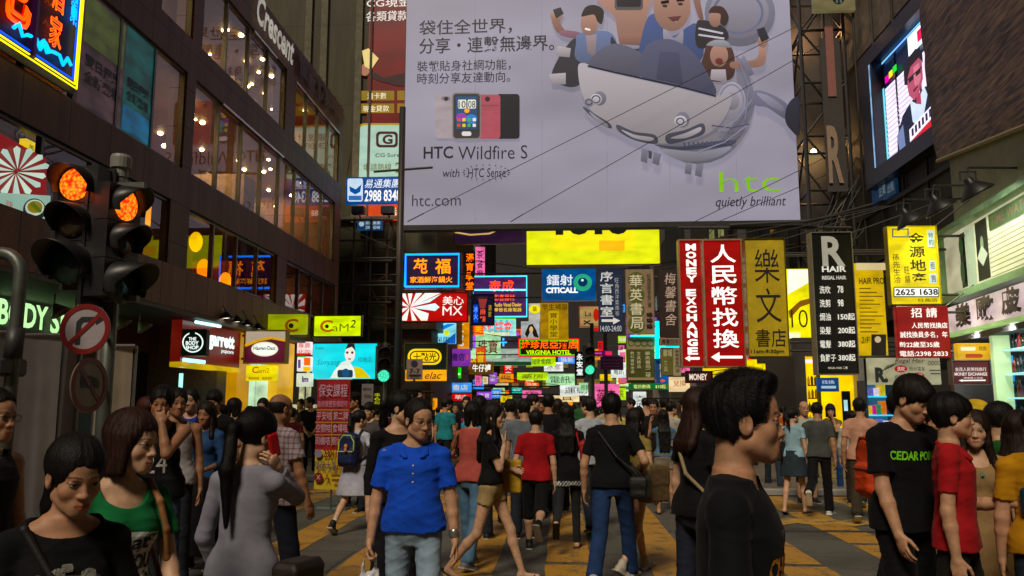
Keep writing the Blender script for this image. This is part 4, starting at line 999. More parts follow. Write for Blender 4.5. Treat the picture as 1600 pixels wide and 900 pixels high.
def draw(pl,items,root,base_off=0.0,step=.006):
 """flat graphics and lettering laid on a sign face; one mesh for pictures, one for lettering"""
 L={'lettering':([],[],[],[]),'graphic':([],[],[],[])};off=base_off
 for it in items:
  k,col,s=it[0],it[1],it[2];mat=M(col,s,.12);o=it[4]if len(it)>4 else{}
  off+=step;V2=None
  if k=='t':
   x0,y0,x1,y1=it[3][1];ym,xm=(y0+y1)/2,(x0+x1)/2
   a0,a1=pl.d2(x0,ym)[0],pl.d2(x1,ym)[0];b1,b0=pl.d2(xm,y0)[1],pl.d2(xm,y1)[1]
   v,F=fit_text(it[3][0],(a0,b0,a1,b1),o.get('b',.006)*(.55 if ord(it[3][0][0])>0x3000 else 1),o.get('out',0),o.get('shear',0),o.get('keep',False),o.get('v',False));V=[pl.d3(p[0],p[1],off+p[2])for p in v];grp='lettering'
  else:
   grp='graphic'
   if k=='r':x0,y0,x1,y1=it[3];pts=[(x0,y1),(x1,y1),(x1,y0),(x0,y0)]
   elif k=='e':x0,y0,x1,y1=it[3];n=28;pts=[((x0+x1)/2+(x1-x0)/2*cos(2*pi*q/n),(y0+y1)/2-(y1-y0)/2*sin(2*pi*q/n))for q in range(n)]
   elif k=='rr':
    x0,y0,x1,y1=it[3];rd=o.get('rd',4);pts=[]
    for cx_,cy_,a in((x1-rd,y1-rd,0),(x0+rd,y1-rd,1),(x0+rd,y0+rd,2),(x1-rd,y0+rd,3)):
     for q in range(6):t=pi/2*(a+q/5);pts.append((cx_+rd*cos(t),cy_+rd*sin(t)))
    pts=pts[::-1]
   elif k=='p':pts=it[3]
   elif k in('o','b'):
    x0,y0,x1,y1=it[3];w_=o.get('w',3);V=[];F=[]
    if k=='o':
     n=28;ring=[(cos(2*pi*q/n),sin(2*pi*q/n))for q in range(n)]
    else:n=4;ring=[(-1,-1),(1,-1),(1,1),(-1,1)]
    for c,sn in ring:
     for sh in(0,w_):V.append(pl.d3(*pl.d2((x0+x1)/2+((x1-x0)/2-sh)*c,(y0+y1)/2+((y1-y0)/2-sh)*sn),off))
    F=[(2*q,2*q+1,2*((q+1)%n)+1,2*((q+1)%n))for q in range(n)]
   elif k=='l':
    pts=it[3];mb=MB();mb.tube([pl.d3(*pl.d2(*p),off+.01)for p in pts],o.get('w',.02),6);V,F=mb.V,mb.F
   if k=='p' and o.get('sm'):pts=smooth(pts)
   if k in('r','e','rr','p'):V=[pl.d3(*pl.d2(*p),off)for p in pts];F=[tuple(range(len(V)))]
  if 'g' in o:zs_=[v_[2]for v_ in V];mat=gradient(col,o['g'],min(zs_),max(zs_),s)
  g=L[grp];b=len(g[0]);g[0].extend(V);g[1].extend([tuple(int(j)+b for j in f)for f in F])
  if mat not in g[3]:g[3].append(mat)
  g[2].extend([g[3].index(mat)]*len(F))
 for nm,g in L.items():
  if g[0]:mesh_obj(nm,g[0],g[1],g[3],g[2],root)
def sign(label,rect,Y,bg,items=(),s=1.0,depth=.16,frame=None,fw=1.5,bracket=None,name='shop_sign',cat='sign',group=None,var=.25,neon=None):
 var=var*1.35
 """a box sign facing the viewer. rect in photograph pixels, Y metres away; s None = unlit"""
 pl=PlY(Y);x0,y0,x1,y1=rect;xm,ym=(x0+x1)/2,(y0+y1)/2
 a0,a1=pl.d2(x0,ym)[0],pl.d2(x1,ym)[0];b1,b0=pl.d2(xm,y0)[1],pl.d2(xm,y1)[1]
 t=thing(name,label,cat,((a0+a1)/2,Y,b0),group);pm=Y/1280
 q=MB().bbox(a0,a1,Y,Y+depth,b0,b1,min(.012,depth*.2));q.obj('panel',glow(bg,s,var)if s is not None else paint(lin(bg),.5,noise=.2,scale=3),t)
 if frame:
  f_=fw*pm;q=MB();q.box(a0-f_,a0-.002,Y-.04,Y+depth,b0-f_,b1+f_);q.box(a1+.002,a1+f_,Y-.04,Y+depth,b0-f_,b1+f_);q.box(a0,a1,Y-.04,Y+depth,b1+.002,b1+f_);q.box(a0,a1,Y-.04,Y+depth,b0-f_,b0-.002)
  q.obj('frame',paint(lin(frame),.4,.5),t)
 if neon:
  col,st,ins,r_=neon;mb=MB();i=ins*pm
  mb.tube([(a0+i,Y-.05,b0+i),(a1-i,Y-.05,b0+i),(a1-i,Y-.05,b1-i),(a0+i,Y-.05,b1-i),(a0+i,Y-.05,b0+i)],r_*pm,6);mb.obj('neon_border',glow(col,st,.1),t)
 draw(pl,items,t)
 if bracket is not None:
  q=MB();zs=(b1-.12*(b1-b0),b0+.12*(b1-b0))
  for z in zs:xe=bracket;q.tube([(a1 if xe>a1 else a0,Y+depth*.5,z),(xe,Y+depth*.5,z)],.03,6)
  q.tube([(a1 if bracket>a1 else a0,Y+depth*.5,b1),(bracket,Y+depth*.5,b1+.9)],.015,5);q.obj('bracket',paint((.06,.055,.05),.5,.6),t)
 return t
XR=8.55
# ---- the great telephone billboard across the street
BY=25.5
BB=thing('billboard','huge pale lilac telephone billboard hung right across the street','billboard',(P(940,350,BY)[0],BY,P(940,349,BY)[2]))
xl_,xr_=P(629,348,BY)[0],P(1251,350,BY)[0];zb_,zt_=P(940,348,BY)[2],P(940,-170,BY)[2]
MB().box(xl_,xr_,BY,BY+.10,zb_,zt_).obj('panel',glow('#8b8896',.76,.24,.16,.42),BB)
K='#1f1b22'
bi=[('t',K,.6,('袋住全世界，',(655,30,800,54)),{'b':.012}),('t',K,.6,('分享・連繫無邊界。',(655,57,866,82)),{'b':.012}),('t',K,.6,('裝載貼身社網功能，',(652,94,798,111)),{'b':.004}),('t',K,.6,('時刻分享友達動向。',(652,113,797,130)),{'b':.004}),
('t',K,.6,('HTC',(662,229,708,248)),{'b':.015}),('t',K,.6,('Wildfire S',(716,228,824,249)),{'b':-.005}),('t',K,.6,('with',(692,264,718,277)),{'shear':.2,'b':.0}),('t',K,.6,('HTC Sense',(731,263,790,277)),{'shear':.1,'b':.0}),('t','#3a363c',.6,('htc.com',(644,304,720,322)),{'b':-.005}),
('t','#74a51c',1.0,('htc',(1124,268,1218,300)),{'b':-.01}),('t',K,.6,('quietly brilliant',(1118,307,1228,327)),{'shear':.28,'b':.0})]
for k in range(22):
 a=2*pi*k/22;bi.append(('l',K,.6,[(760+34*cos(a),270+10.5*sin(a)),(760+37*cos(a),270+12.5*sin(a))],{'w':.015}))
bi=[('p','#7f7b8a',.9,[(x_,-160),(x_+1.2,-160),(x_+1.2,347),(x_,347)])for x_ in(742,846,948,1046,1150)]+bi
# the four telephones
bi+=[('rr','#8b8185',1,(680,149,716,217),{'rd':5}),('rr','#6a6468',1,(690,152,704,158),{'rd':3}),('e','#252027',1,(694,152,701,159)),
('rr','#17141a',1,(776,148,812,218),{'rd':5}),('rr','#8c4650',1,(745,149,782,218),{'rd':5}),('e','#2a1a1e',1,(758,152,766,160)),('rr','#7a3a44',1,(750,165,780,167),{'rd':1}),
('rr','#6b6562',1,(707,146,752,219),{'rd':6}),('rr','#2c2a2c',1,(709,148,750,217),{'rd':5}),('r','#23405f',1,(713,152,746,203)),('rr','#c3c6b8',1,(716,157,729,171),{'rd':2}),('rr','#c3c6b8',1,(731,157,744,171),{'rd':2}),
('t','#262626',1,('10',(717,159,728,170))),('t','#262626',1,('08',(732,159,743,170))),('e','#d89a2a',1,(726,171,734,178)),('e','#7a3a8f',1,(713,178,730,192)),('e','#3a6fa8',1,(728,180,746,195))]
for k in range(8):bi.append(('rr',('#b04a3a','#c9b53a','#4a9a5a','#d0d0d4')[k%4],1,(715+(k%4)*8,186+(k//4)*9,720+(k%4)*8,191+(k//4)*9),{'rd':1}))
bi+=[('rr','#bdb8b6',1,(722,207,737,214),{'rd':3})]
# the flying pod and its riders
W1,W2,W3,D1,D2='#a39ca4','#8a8592','#6f6d7e','#3d4052','#232433'
SKN,SK2,HR='#a3796a','#8a6256','#1e1618'
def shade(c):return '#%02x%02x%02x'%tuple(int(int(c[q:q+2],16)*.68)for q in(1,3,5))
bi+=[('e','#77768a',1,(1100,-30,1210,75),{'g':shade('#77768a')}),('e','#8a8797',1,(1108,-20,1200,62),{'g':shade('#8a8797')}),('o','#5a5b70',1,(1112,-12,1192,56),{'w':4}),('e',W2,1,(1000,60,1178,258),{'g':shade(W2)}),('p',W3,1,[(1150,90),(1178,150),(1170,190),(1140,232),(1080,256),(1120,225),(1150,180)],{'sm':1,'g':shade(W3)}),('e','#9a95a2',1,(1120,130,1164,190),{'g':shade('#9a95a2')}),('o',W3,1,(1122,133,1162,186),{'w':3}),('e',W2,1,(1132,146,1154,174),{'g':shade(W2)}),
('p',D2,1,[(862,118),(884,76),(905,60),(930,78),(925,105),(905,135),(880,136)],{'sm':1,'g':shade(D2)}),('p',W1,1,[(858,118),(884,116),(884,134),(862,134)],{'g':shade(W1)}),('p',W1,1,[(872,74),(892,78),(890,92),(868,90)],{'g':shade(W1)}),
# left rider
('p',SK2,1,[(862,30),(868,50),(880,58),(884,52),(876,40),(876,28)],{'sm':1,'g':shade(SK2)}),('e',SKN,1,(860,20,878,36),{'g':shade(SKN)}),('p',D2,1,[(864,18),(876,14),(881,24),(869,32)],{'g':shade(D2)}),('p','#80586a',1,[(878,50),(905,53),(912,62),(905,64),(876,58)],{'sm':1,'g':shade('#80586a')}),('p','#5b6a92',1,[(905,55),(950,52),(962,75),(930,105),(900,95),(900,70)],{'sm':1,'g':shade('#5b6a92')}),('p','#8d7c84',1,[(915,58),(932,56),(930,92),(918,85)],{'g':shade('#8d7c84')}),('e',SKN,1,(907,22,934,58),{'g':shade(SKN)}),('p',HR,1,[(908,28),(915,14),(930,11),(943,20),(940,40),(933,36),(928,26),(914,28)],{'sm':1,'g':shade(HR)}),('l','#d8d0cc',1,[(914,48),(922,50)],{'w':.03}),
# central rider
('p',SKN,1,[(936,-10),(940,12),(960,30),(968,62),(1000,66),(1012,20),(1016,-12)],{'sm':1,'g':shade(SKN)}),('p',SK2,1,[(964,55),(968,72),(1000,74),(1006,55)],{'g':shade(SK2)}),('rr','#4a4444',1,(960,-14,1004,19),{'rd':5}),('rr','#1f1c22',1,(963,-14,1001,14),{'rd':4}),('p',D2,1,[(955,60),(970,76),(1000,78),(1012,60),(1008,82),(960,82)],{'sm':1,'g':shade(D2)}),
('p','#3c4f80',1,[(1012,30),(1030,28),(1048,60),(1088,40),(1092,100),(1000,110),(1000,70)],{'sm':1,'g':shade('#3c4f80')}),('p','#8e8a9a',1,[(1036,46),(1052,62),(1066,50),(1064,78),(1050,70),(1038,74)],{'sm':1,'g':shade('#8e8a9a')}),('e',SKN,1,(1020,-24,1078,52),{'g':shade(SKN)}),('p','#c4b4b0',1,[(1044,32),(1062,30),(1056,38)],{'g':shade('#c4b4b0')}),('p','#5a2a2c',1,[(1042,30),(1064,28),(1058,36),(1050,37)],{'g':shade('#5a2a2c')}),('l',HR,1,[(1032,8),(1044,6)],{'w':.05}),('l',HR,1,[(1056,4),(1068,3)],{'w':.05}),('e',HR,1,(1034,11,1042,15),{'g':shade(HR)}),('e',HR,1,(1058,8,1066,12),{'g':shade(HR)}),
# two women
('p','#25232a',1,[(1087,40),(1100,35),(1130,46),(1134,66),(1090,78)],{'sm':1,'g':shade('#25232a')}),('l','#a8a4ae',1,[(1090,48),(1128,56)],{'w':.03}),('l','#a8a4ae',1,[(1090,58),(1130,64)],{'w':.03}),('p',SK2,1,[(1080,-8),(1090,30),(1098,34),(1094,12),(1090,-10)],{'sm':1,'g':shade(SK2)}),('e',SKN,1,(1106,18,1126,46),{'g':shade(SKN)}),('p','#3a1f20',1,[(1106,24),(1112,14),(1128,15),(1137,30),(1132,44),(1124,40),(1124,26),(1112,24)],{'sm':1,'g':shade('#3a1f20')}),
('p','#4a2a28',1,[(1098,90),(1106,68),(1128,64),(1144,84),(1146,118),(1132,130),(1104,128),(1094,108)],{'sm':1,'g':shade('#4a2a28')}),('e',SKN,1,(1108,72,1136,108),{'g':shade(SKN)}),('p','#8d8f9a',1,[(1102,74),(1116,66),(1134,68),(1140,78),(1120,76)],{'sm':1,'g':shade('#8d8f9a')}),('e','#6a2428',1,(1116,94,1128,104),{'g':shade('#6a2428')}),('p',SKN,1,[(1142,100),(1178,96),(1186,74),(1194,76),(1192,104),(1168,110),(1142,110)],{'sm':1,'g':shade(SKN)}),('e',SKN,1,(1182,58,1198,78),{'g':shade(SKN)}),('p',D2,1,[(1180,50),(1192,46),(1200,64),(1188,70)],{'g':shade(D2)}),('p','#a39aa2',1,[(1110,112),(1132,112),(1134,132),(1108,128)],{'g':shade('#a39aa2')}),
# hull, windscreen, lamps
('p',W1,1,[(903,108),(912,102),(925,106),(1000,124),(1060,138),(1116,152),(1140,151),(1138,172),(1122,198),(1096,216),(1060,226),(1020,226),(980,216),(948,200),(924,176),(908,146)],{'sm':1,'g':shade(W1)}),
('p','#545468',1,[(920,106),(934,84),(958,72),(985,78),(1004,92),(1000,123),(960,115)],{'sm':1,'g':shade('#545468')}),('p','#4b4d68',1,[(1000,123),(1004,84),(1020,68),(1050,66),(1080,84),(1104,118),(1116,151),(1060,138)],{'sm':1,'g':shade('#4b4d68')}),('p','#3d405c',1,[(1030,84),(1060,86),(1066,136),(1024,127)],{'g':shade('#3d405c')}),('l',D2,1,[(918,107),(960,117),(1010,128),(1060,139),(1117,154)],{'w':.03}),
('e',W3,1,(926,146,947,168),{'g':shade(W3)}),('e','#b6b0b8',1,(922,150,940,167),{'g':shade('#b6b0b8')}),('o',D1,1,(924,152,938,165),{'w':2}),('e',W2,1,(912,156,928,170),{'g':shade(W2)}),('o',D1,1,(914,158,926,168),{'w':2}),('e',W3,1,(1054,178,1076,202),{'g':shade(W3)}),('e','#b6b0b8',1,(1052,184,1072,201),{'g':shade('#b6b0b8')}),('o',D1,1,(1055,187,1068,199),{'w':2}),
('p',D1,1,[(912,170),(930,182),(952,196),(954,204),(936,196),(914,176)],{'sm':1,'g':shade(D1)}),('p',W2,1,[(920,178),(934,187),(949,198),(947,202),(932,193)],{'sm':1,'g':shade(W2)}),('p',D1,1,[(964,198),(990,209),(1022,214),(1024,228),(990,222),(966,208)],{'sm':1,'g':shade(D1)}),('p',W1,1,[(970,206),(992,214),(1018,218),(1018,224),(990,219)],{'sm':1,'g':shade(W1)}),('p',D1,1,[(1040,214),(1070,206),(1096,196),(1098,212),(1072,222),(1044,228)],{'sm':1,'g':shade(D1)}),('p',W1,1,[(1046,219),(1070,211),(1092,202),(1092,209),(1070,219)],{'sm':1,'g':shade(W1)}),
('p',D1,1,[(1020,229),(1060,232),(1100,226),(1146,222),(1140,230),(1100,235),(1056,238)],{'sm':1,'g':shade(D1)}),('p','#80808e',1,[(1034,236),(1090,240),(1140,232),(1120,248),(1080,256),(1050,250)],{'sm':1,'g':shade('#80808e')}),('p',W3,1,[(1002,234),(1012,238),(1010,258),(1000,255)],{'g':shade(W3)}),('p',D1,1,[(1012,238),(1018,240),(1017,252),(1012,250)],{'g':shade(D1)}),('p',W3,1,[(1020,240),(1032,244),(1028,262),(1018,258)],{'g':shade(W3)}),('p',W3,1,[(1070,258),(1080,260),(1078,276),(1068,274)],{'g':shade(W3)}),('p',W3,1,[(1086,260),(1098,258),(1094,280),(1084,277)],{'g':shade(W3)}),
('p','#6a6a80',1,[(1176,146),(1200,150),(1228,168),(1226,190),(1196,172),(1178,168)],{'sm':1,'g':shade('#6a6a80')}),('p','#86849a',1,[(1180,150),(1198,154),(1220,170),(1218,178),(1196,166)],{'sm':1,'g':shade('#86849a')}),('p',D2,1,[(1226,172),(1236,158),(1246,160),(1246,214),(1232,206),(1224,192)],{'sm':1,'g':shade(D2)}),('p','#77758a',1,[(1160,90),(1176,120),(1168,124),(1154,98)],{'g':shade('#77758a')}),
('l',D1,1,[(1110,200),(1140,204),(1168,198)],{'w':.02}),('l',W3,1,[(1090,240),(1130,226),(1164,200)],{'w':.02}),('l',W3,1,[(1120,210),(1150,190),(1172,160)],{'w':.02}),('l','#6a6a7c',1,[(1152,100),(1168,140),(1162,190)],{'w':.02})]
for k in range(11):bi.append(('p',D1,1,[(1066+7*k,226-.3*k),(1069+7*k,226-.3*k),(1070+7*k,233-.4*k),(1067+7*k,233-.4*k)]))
draw(PlY(BY),bi,BB,0,.0016)
q=MB().box(xl_-.05,xr_+.3,BY-.05,BY+.35,zb_-.17,zb_-.004);
for k in range(15):x=xl_+(xr_-xl_)*k/14;q.box(x-.04,x+.04,BY+.12,BY+.2,zb_,zt_)
for k in range(4):z=zb_+(zt_-zb_)*(k+.3)/4;q.box(xl_,xr_,BY+.203,BY+.28,z,z+.08)
q.obj('support_frame',paint((.035,.033,.032),.6,.4),BB)
# stay wires across the face
for i,(p0,p1)in enumerate((((637,346),(1206,58)),((798,346),(1246,88)),((1074,352),(1252,262)),((1110,352),(1252,288)))):
 a,b=P(*p0,BY-.9),P(*p1,BY-.5);e=np.array(b)+(np.array(b)-np.array(a))*1.2
 w_=thing('stay_wire',('long thin stay wire slanting over the billboard from its lower left corner','thin stay wire slanting over the billboard under the flying pod','upper of the two short stay wires above the lower right slogan','lower of the two short stay wires crossing the slogan')[i],'wire',a,'stay wires across the billboard')
 mb=MB().tube([a,(np.array(a)+e)/2+A(0,0,-.06),e],.011,5);mb.obj('cable',paint((.02,.02,.022),.6),w_)
 MB().tube([np.array(a)-A(0,.05,.02),np.array(a)+(e-np.array(a))*.02],.018,6).obj('turnbuckle',paint((.05,.05,.05),.5,.6),w_)
 # ---- loan company sign on the concrete wall (mostly behind the billboard; mirrored in the windows)
CY=YB-.06;t=thing('wall_sign','tall red loan company sign on the concrete wall beside the billboard','sign',(-4.6,CY,8));pl=PlY(CY)
xa,xb=-7.02,-1.2;z0,z1=P(600,346,CY)[2],P(600,-120,CY)[2]
MB().box(xa,xb,CY,CY+.055,z0,z1).obj('panel',glow('#5a0f12',.75,.35,.5),t)
def pxX(X,z):return 0
def cgx(X):return 880+X/CY*1280*1.0
u_=lambda X:(X-P(880,235,CY)[0])/(P(881,235,CY)[0]-P(880,235,CY)[0])+880
ci=[('t','#e8e2dc',.75,('CG現金',(573,-3,642,11))),('t','#e8e2dc',.75,('各類貸款',(572,17,637,33))),
('r','#8f7420',.6,(560,142,616,157)),('r','#8f7420',.6,(560,162,616,177)),('t','#efe6c8',.8,('清卡數',(574,145,604,155))),('t','#efe6c8',.8,('現金貸款',(567,165,608,175))),('r','#8f7420',.6,(621,142,690,157)),('r','#8f7420',.6,(621,162,690,177)),
('p','#2a1012',.6,[(575,118),(582,112),(600,122),(640,112),(680,118),(680,136),(620,134),(590,126)]),('e','#9a6a58',.8,(563,100,578,119)),('p','#d9c68a',.8,[(566,80),(576,76),(592,92),(580,110),(570,104)]),
('rr','#a8842a',.8,(558,193,u_(-2.15),300),{'rd':12}),('rr','#b4d4c4',.6,(561,196,u_(-2.2),297),{'rd':10}),
('rr','#3a1416',.8,(588,206,622,231),{'rd':6}),('rr','#b4d4c4',.6,(592,210,618,227),{'rd':4}),('t','#3a1416',.8,('G',(598,211,614,226)),{'b':.04}),('t','#3a1416',.8,('領達財務',(628,206,690,218))),('t','#3a1416',.8,('CREDIT GAIN',(628,221,690,230))),
('t','#3a3a30',.8,('CG·Sure',(587,240,625,246))),('t','#5a5a20',.9,('申請熱線',(569,256,612,268))),('t','#5a5a20',.9,('2927-3838',(618,254,710,270))),('t','#5a5a20',.9,('www.creditgain.com.hk',(590,280,730,290))),
('r','#b8481c',.85,(556,299,u_(xb),345)),('t','#f4ead8',.9,('旺角東亞銀行大廈4字樓',(570,305,735,319)),{'b':.03}),('t','#f4ead8',.9,('電話 2788 1199',(600,325,670,337)))]
draw(pl,ci,t,0,.003)
for i,x_ in enumerate((560,606,652)):
 p=P(x_,330,CY-.75);lt=thing('flood_lamp',('black flood lamp under the red loan sign, left one','black flood lamp under the red loan sign, beside the street pole','black flood lamp under the red loan sign, behind the billboard')[i],'lamp',p,'flood lamps of the loan sign')
 MB().bbox(p[0]-.22,p[0]+.22,p[1]-.15,p[1]+.15,p[2]-.12,p[2]+.16,.02).obj('housing',paint((.015,.014,.014),.5),lt);MB().tube([(p[0],p[1]+.14,p[2]-.1),(p[0],CY,p[2]-.35)],.03,6).obj('arm',paint((.03,.03,.03),.5),lt)
 MB().box(p[0]-.18,p[0]+.18,p[1]+.151,p[1]+.158,p[2]-.08,p[2]+.12).obj('lens',glow('#ffd9a0',3,0),lt)
 la=bpy.data.lights.new('flood','SPOT');la.energy=45;la.color=(1,.72,.42);la.spot_size=radians(120);la.spot_blend=.8;la.shadow_soft_size=.12;lo=bpy.data.objects.new('flood',la);COL.objects.link(lo);lo.location=(p[0],p[1]-.0,p[2]+.26);lo.rotation_euler=(radians(150),0,0)
 # ---- signs over the street (photograph rectangles, distance)
sign('blue telephone number sign 2988 8348 hung below the loan sign',(540,276,640,318),26.0,'#1c4f96',[('rr','#cfe0f0',.8,(543,279,567,315),{'rd':3}),('p','#1c4f96',.8,[(546,291),(556,296),(565,288),(563,300),(555,304),(547,299)]),('r','#3f6fae',.8,(545,306,565,313)),('t','#dfe8f4',.85,('易通集團',(570,280,626,294)),{'shear':.2}),('t','#f2f2f2',.9,('2988 8348',(570,297,626,315)),{'b':.02})],.55,bracket=-7)
sign('small blue sign fixed low on the concrete wall under the flood lamps',(558,344,597,359),27.9,'#24507c',[('e','#b8c8d4',.6,(561,346,569,354)),('t','#c8d4dc',.6,('易通集團',(571,346,594,351))),('t','#c8d4dc',.6,('2988 8348',(571,353,594,358)))],.4)
sign('grey blank sign board with a green character above the blue neon sign',(630,362,698,389),31,'#574f4c',[('r','#7a4a4e',.35,(640,369,648,377)),('t','#1c3a30',.3,('志',(658,366,672,384)))],.18,bracket=-7.5)
sign('purple board with gold curves tucked under the billboard',(676,354,822,380),33,'#3a2547',[('l','#cdae70',.8,[(684,353),(705,362),(735,367),(765,365),(790,354)],{'w':.035}),('l','#cdae70',.6,[(715,360),(728,357),(736,353)],{'w':.02})],.28,frame='#8a7a70',bracket=-7.6)
sign('large glowing yellow sign cut off by the billboard edge',(823,320,1030,413),30,'#d8dc4e',[('r','#e6dc1c',.95,(860,322,992,390)),('r','#e8b41c',.95,(936,376,976,392)),('t','#17140a',.5,('1010',(868,336,982,367)),{'b':.05})],.95,frame='#9a8a3a',depth=.3,var=.12)
sign('blue neon framed restaurant sign with orange characters',(631,395,720,451),25.3,'#231034',[('t','#ff8a1a',1.6,('苑',(646,404,668,428)),{'b':.03}),('t','#ff8a1a',1.6,('福',(680,404,704,428)),{'b':.03}),('t','#ff9a20',1.4,('家酒鮮海鍋火',(641,432,707,442)),{'b':.02})],.5,neon=('#2f7dff',2.6,3.0,1.9),bracket=-7)
sign('narrow vertical sign of orange neon characters right of the blue neon frame',(727,394,741,455),36,'#2a0d08',[('t','#ff7a10',1.5,('滿育學堂',(728,395,740,454)),{'v':True,'b':.03})],.3,depth=.12,bracket=-8)
sign('red and white sunburst restaurant sign hung over the street',(621,458,730,502),27.0,'#b01018',[('p','#f4efe8',.95,[(641,480),(650,458),(660,458)]),('p','#f4efe8',.95,[(641,480),(664,458),(688,458)]),('p','#cfe9ee',.95,[(641,480),(690,459),(672,472)]),('p','#d8ecf0',.95,[(643,481),(680,474),(687,480),(680,486)]),('p','#f4efe8',.95,[(641,480),(670,490),(668,501),(658,501)]),('p','#f4efe8',.95,[(641,480),(652,501),(644,501)]),('p','#f4efe8',.95,[(640,481),(636,501),(624,501)]),('p','#f4efe8',.95,[(640,480),(622,494),(622,484)]),('p','#f4efe8',.95,[(640,480),(622,476),(622,466)]),('p','#f4efe8',.95,[(640,479),(626,459),(634,459)]),('p','#f4efe8',.95,[(641,479),(638,459),(645,459)]),('t','#f6f0ea',.95,('美心',(692,463,725,477))),('t','#f6f0ea',.95,('MX',(692,479,723,493)),{'b':.0})],.75,frame='#3a1412',bracket=-7)
sign('purple and cyan neon photo shop sign with red characters',(737,430,825,497),46,'#4a2a5e',[('t','#ff5a2a',1.4,('泰成',(764,438,803,456)),{'b':.03}),('l','#7ad0ff',2,[(741,453),(822,453)],{'w':.05}),('t','#ff6a2a',1.2,('影音器材',(772,460,804,470))),('t','#e8c030',1.1,('Audio Visual Dealer',(772,473,815,479))),('t','#e8c030',1.1,('專營名廠電器',(772,481,815,487)))],.6,neon=('#58b8f0',2,2,1.3),bracket=-8.5)
sign('small dark sign with blue and red neon characters in front of the purple sign',(738,461,771,507),33,'#10142e',[('r','#1a3aa8',1,(740,476,747,504)),('p','#8a3a38',.8,[(747,464),(762,464),(758,482),(750,482)]),('t','#ff6a50',.9,('麻辣',(750,482,759,504)),{'v':True}),('t','#6aa8ff',1.1,('冰火',(740,478,747,500)),{'v':True}),('t','#c89a3a',.8,('酒家',(763,476,768,496)),{'v':True})],.5,frame='#15122a')
sign('cyan and white striped neon sign with red characters',(700,498,806,528),52,'#9fd6d8',[('r','#5ab8c8',.9,(700+9*k,499,704+9*k,520))for k in range(11)]+[('t','#f0402a',1.2,('卡拉OK夜總會',(716,503,800,516)),{'b':.03}),('t','#f0d020',1.2,('Hong Kong Restaurant',(712,518,796,525)))],.8,neon=('#68d040',1.6,1,.9))
sign('grey board with pale blue neon writing under the striped sign',(690,525,836,546),50,'#4e4650',[('t','#4aa0ff',1.8,('H2O+',(738,526,792,544)),{'b':.02})],.28)
sign('purple picture panel beside the street pole',(613,505,634,535),29,'#8a5ab0',[('p','#18142a',.6,[(613,514),(634,526),(634,530),(613,520)]),('e','#e890d8',.9,(616,507,624,514)),('e','#e890d8',.9,(627,507,632,513)),('e','#d83a4a',.9,(624,528,630,533))],.7)
sign('blue and white optician banner with red swoosh',(636,505,712,537),30,'#8fd8e8',[('p','#2a78c8',.9,[(662,520),(700,506),(712,506),(670,526)]),('p','#1a58a8',.9,[(690,537),(712,520),(712,537)]),('p','#b02030',.9,[(648,510),(658,508),(662,518),(656,534),(650,522)]),('t','#27405c',.8,('年保用',(668,526,702,535))),('rr','#c8d020',1,(694,516,702,524),{'rd':2})],.85,bracket=-7)
sign('black and yellow restaurant sign with an oval ring',(633,537,697,577),27.5,'#141a12',[('rr','#e6c41a',1,(637,545,690,570),{'rd':12}),('rr','#141a12',.5,(640,548,687,567),{'rd':10}),('rr','#e6c41a',1,(642,550,685,565),{'rd':8}),('t','#2a2408',.5,('十點光',(646,551,682,564)),{'b':.03})],.4,frame='#8a7a20',bracket=-7)
sign('orange lightbox strip with script lettering below the oval ring sign',(633,578,697,595),27.4,'#e0a020',[('t','#6a3008',.6,('elac',(664,581,690,592)),{'shear':.3})],.95)
sign('violet bookshop sign beside the black and yellow sign',(699,545,735,572),34,'#7a3a9a',[('t','#2a1a4a',.5,('書店',(706,552,726,564)),{'b':.03}),('r','#b04a6a',.7,(728,554,732,562))],.75)
sign('bright green lightbox under the violet bookshop sign',(698,574,720,591),36,'#2fc01e',[('r','#d8f0c8',1,(699,583,719,586))],.95)
sign('white shop fascia with a green leaf and a pale star',(735,545,830,571),44,'#aebcb0',[('p','#e6dcc0',.9,[(740,546),(754,546),(758,556),(750,562),(748,570),(742,562),(736,556)]),('p','#2a9a3a',.9,[(763,546),(772,546),(770,558),(765,556)]),('t','#7a3a4a',.6,('時 尚 屋',(776,554,800,560))),('r','#1a4a2a',.6,(735,565,830,571))],.6)
sign('wooden jeans shop sign with white characters',(733,566,771,585),38,'#7a5628',[('t','#f2efe0',.95,('牛仔褲',(738,569,767,581)),{'b':.03})],.4)
sign('hotel neon sign with orange characters and a rainbow border',(810,529,905,557),40,'#14100c',[('b','#e03018',1.3,(810,529,905,557),{'w':1.4}),('b','#58c030',1.2,(812,531,903,555),{'w':1.2}),('t','#ff6a10',1.5,('維珍尼亞酒店',(814,532,902,545)),{'b':.035}),('t','#b8d020',1.3,('VIRGINIA HOTEL',(822,547,892,554)),{'b':.03})],.5,depth=.25,bracket=-8)
sign('hanging yellow cloth banner of a tuition school',(844,473,888,530),34,'#b48c14',[('t','#2a2008',.5,('學生補習',(847,475,886,484))),('r','#c8a832',.7,(857,486,873,529)),('t','#2a2008',.5,('實小學堂',(859,488,871,527)),{'v':True})],.55,depth=.04)
sign('white advertisement with a dark haired woman left of the yellow banner',(814,502,843,530),42,'#b8bcbc',[('p','#15100f',.5,[(820,522),(826,508),(832,506),(838,516),(842,528),(834,526),(830,514),(824,528)]),('e','#d8b48a',.8,(827,510,833,520))],.6)
sign('round yellow sign on a white board above the woman advertisement',(826,474,844,502),43,'#c8c8c0',[('e','#e0d020',1,(827,476,844,490)),('t','#4a4a10',.6,('藥',(832,479,839,487)))],.6)
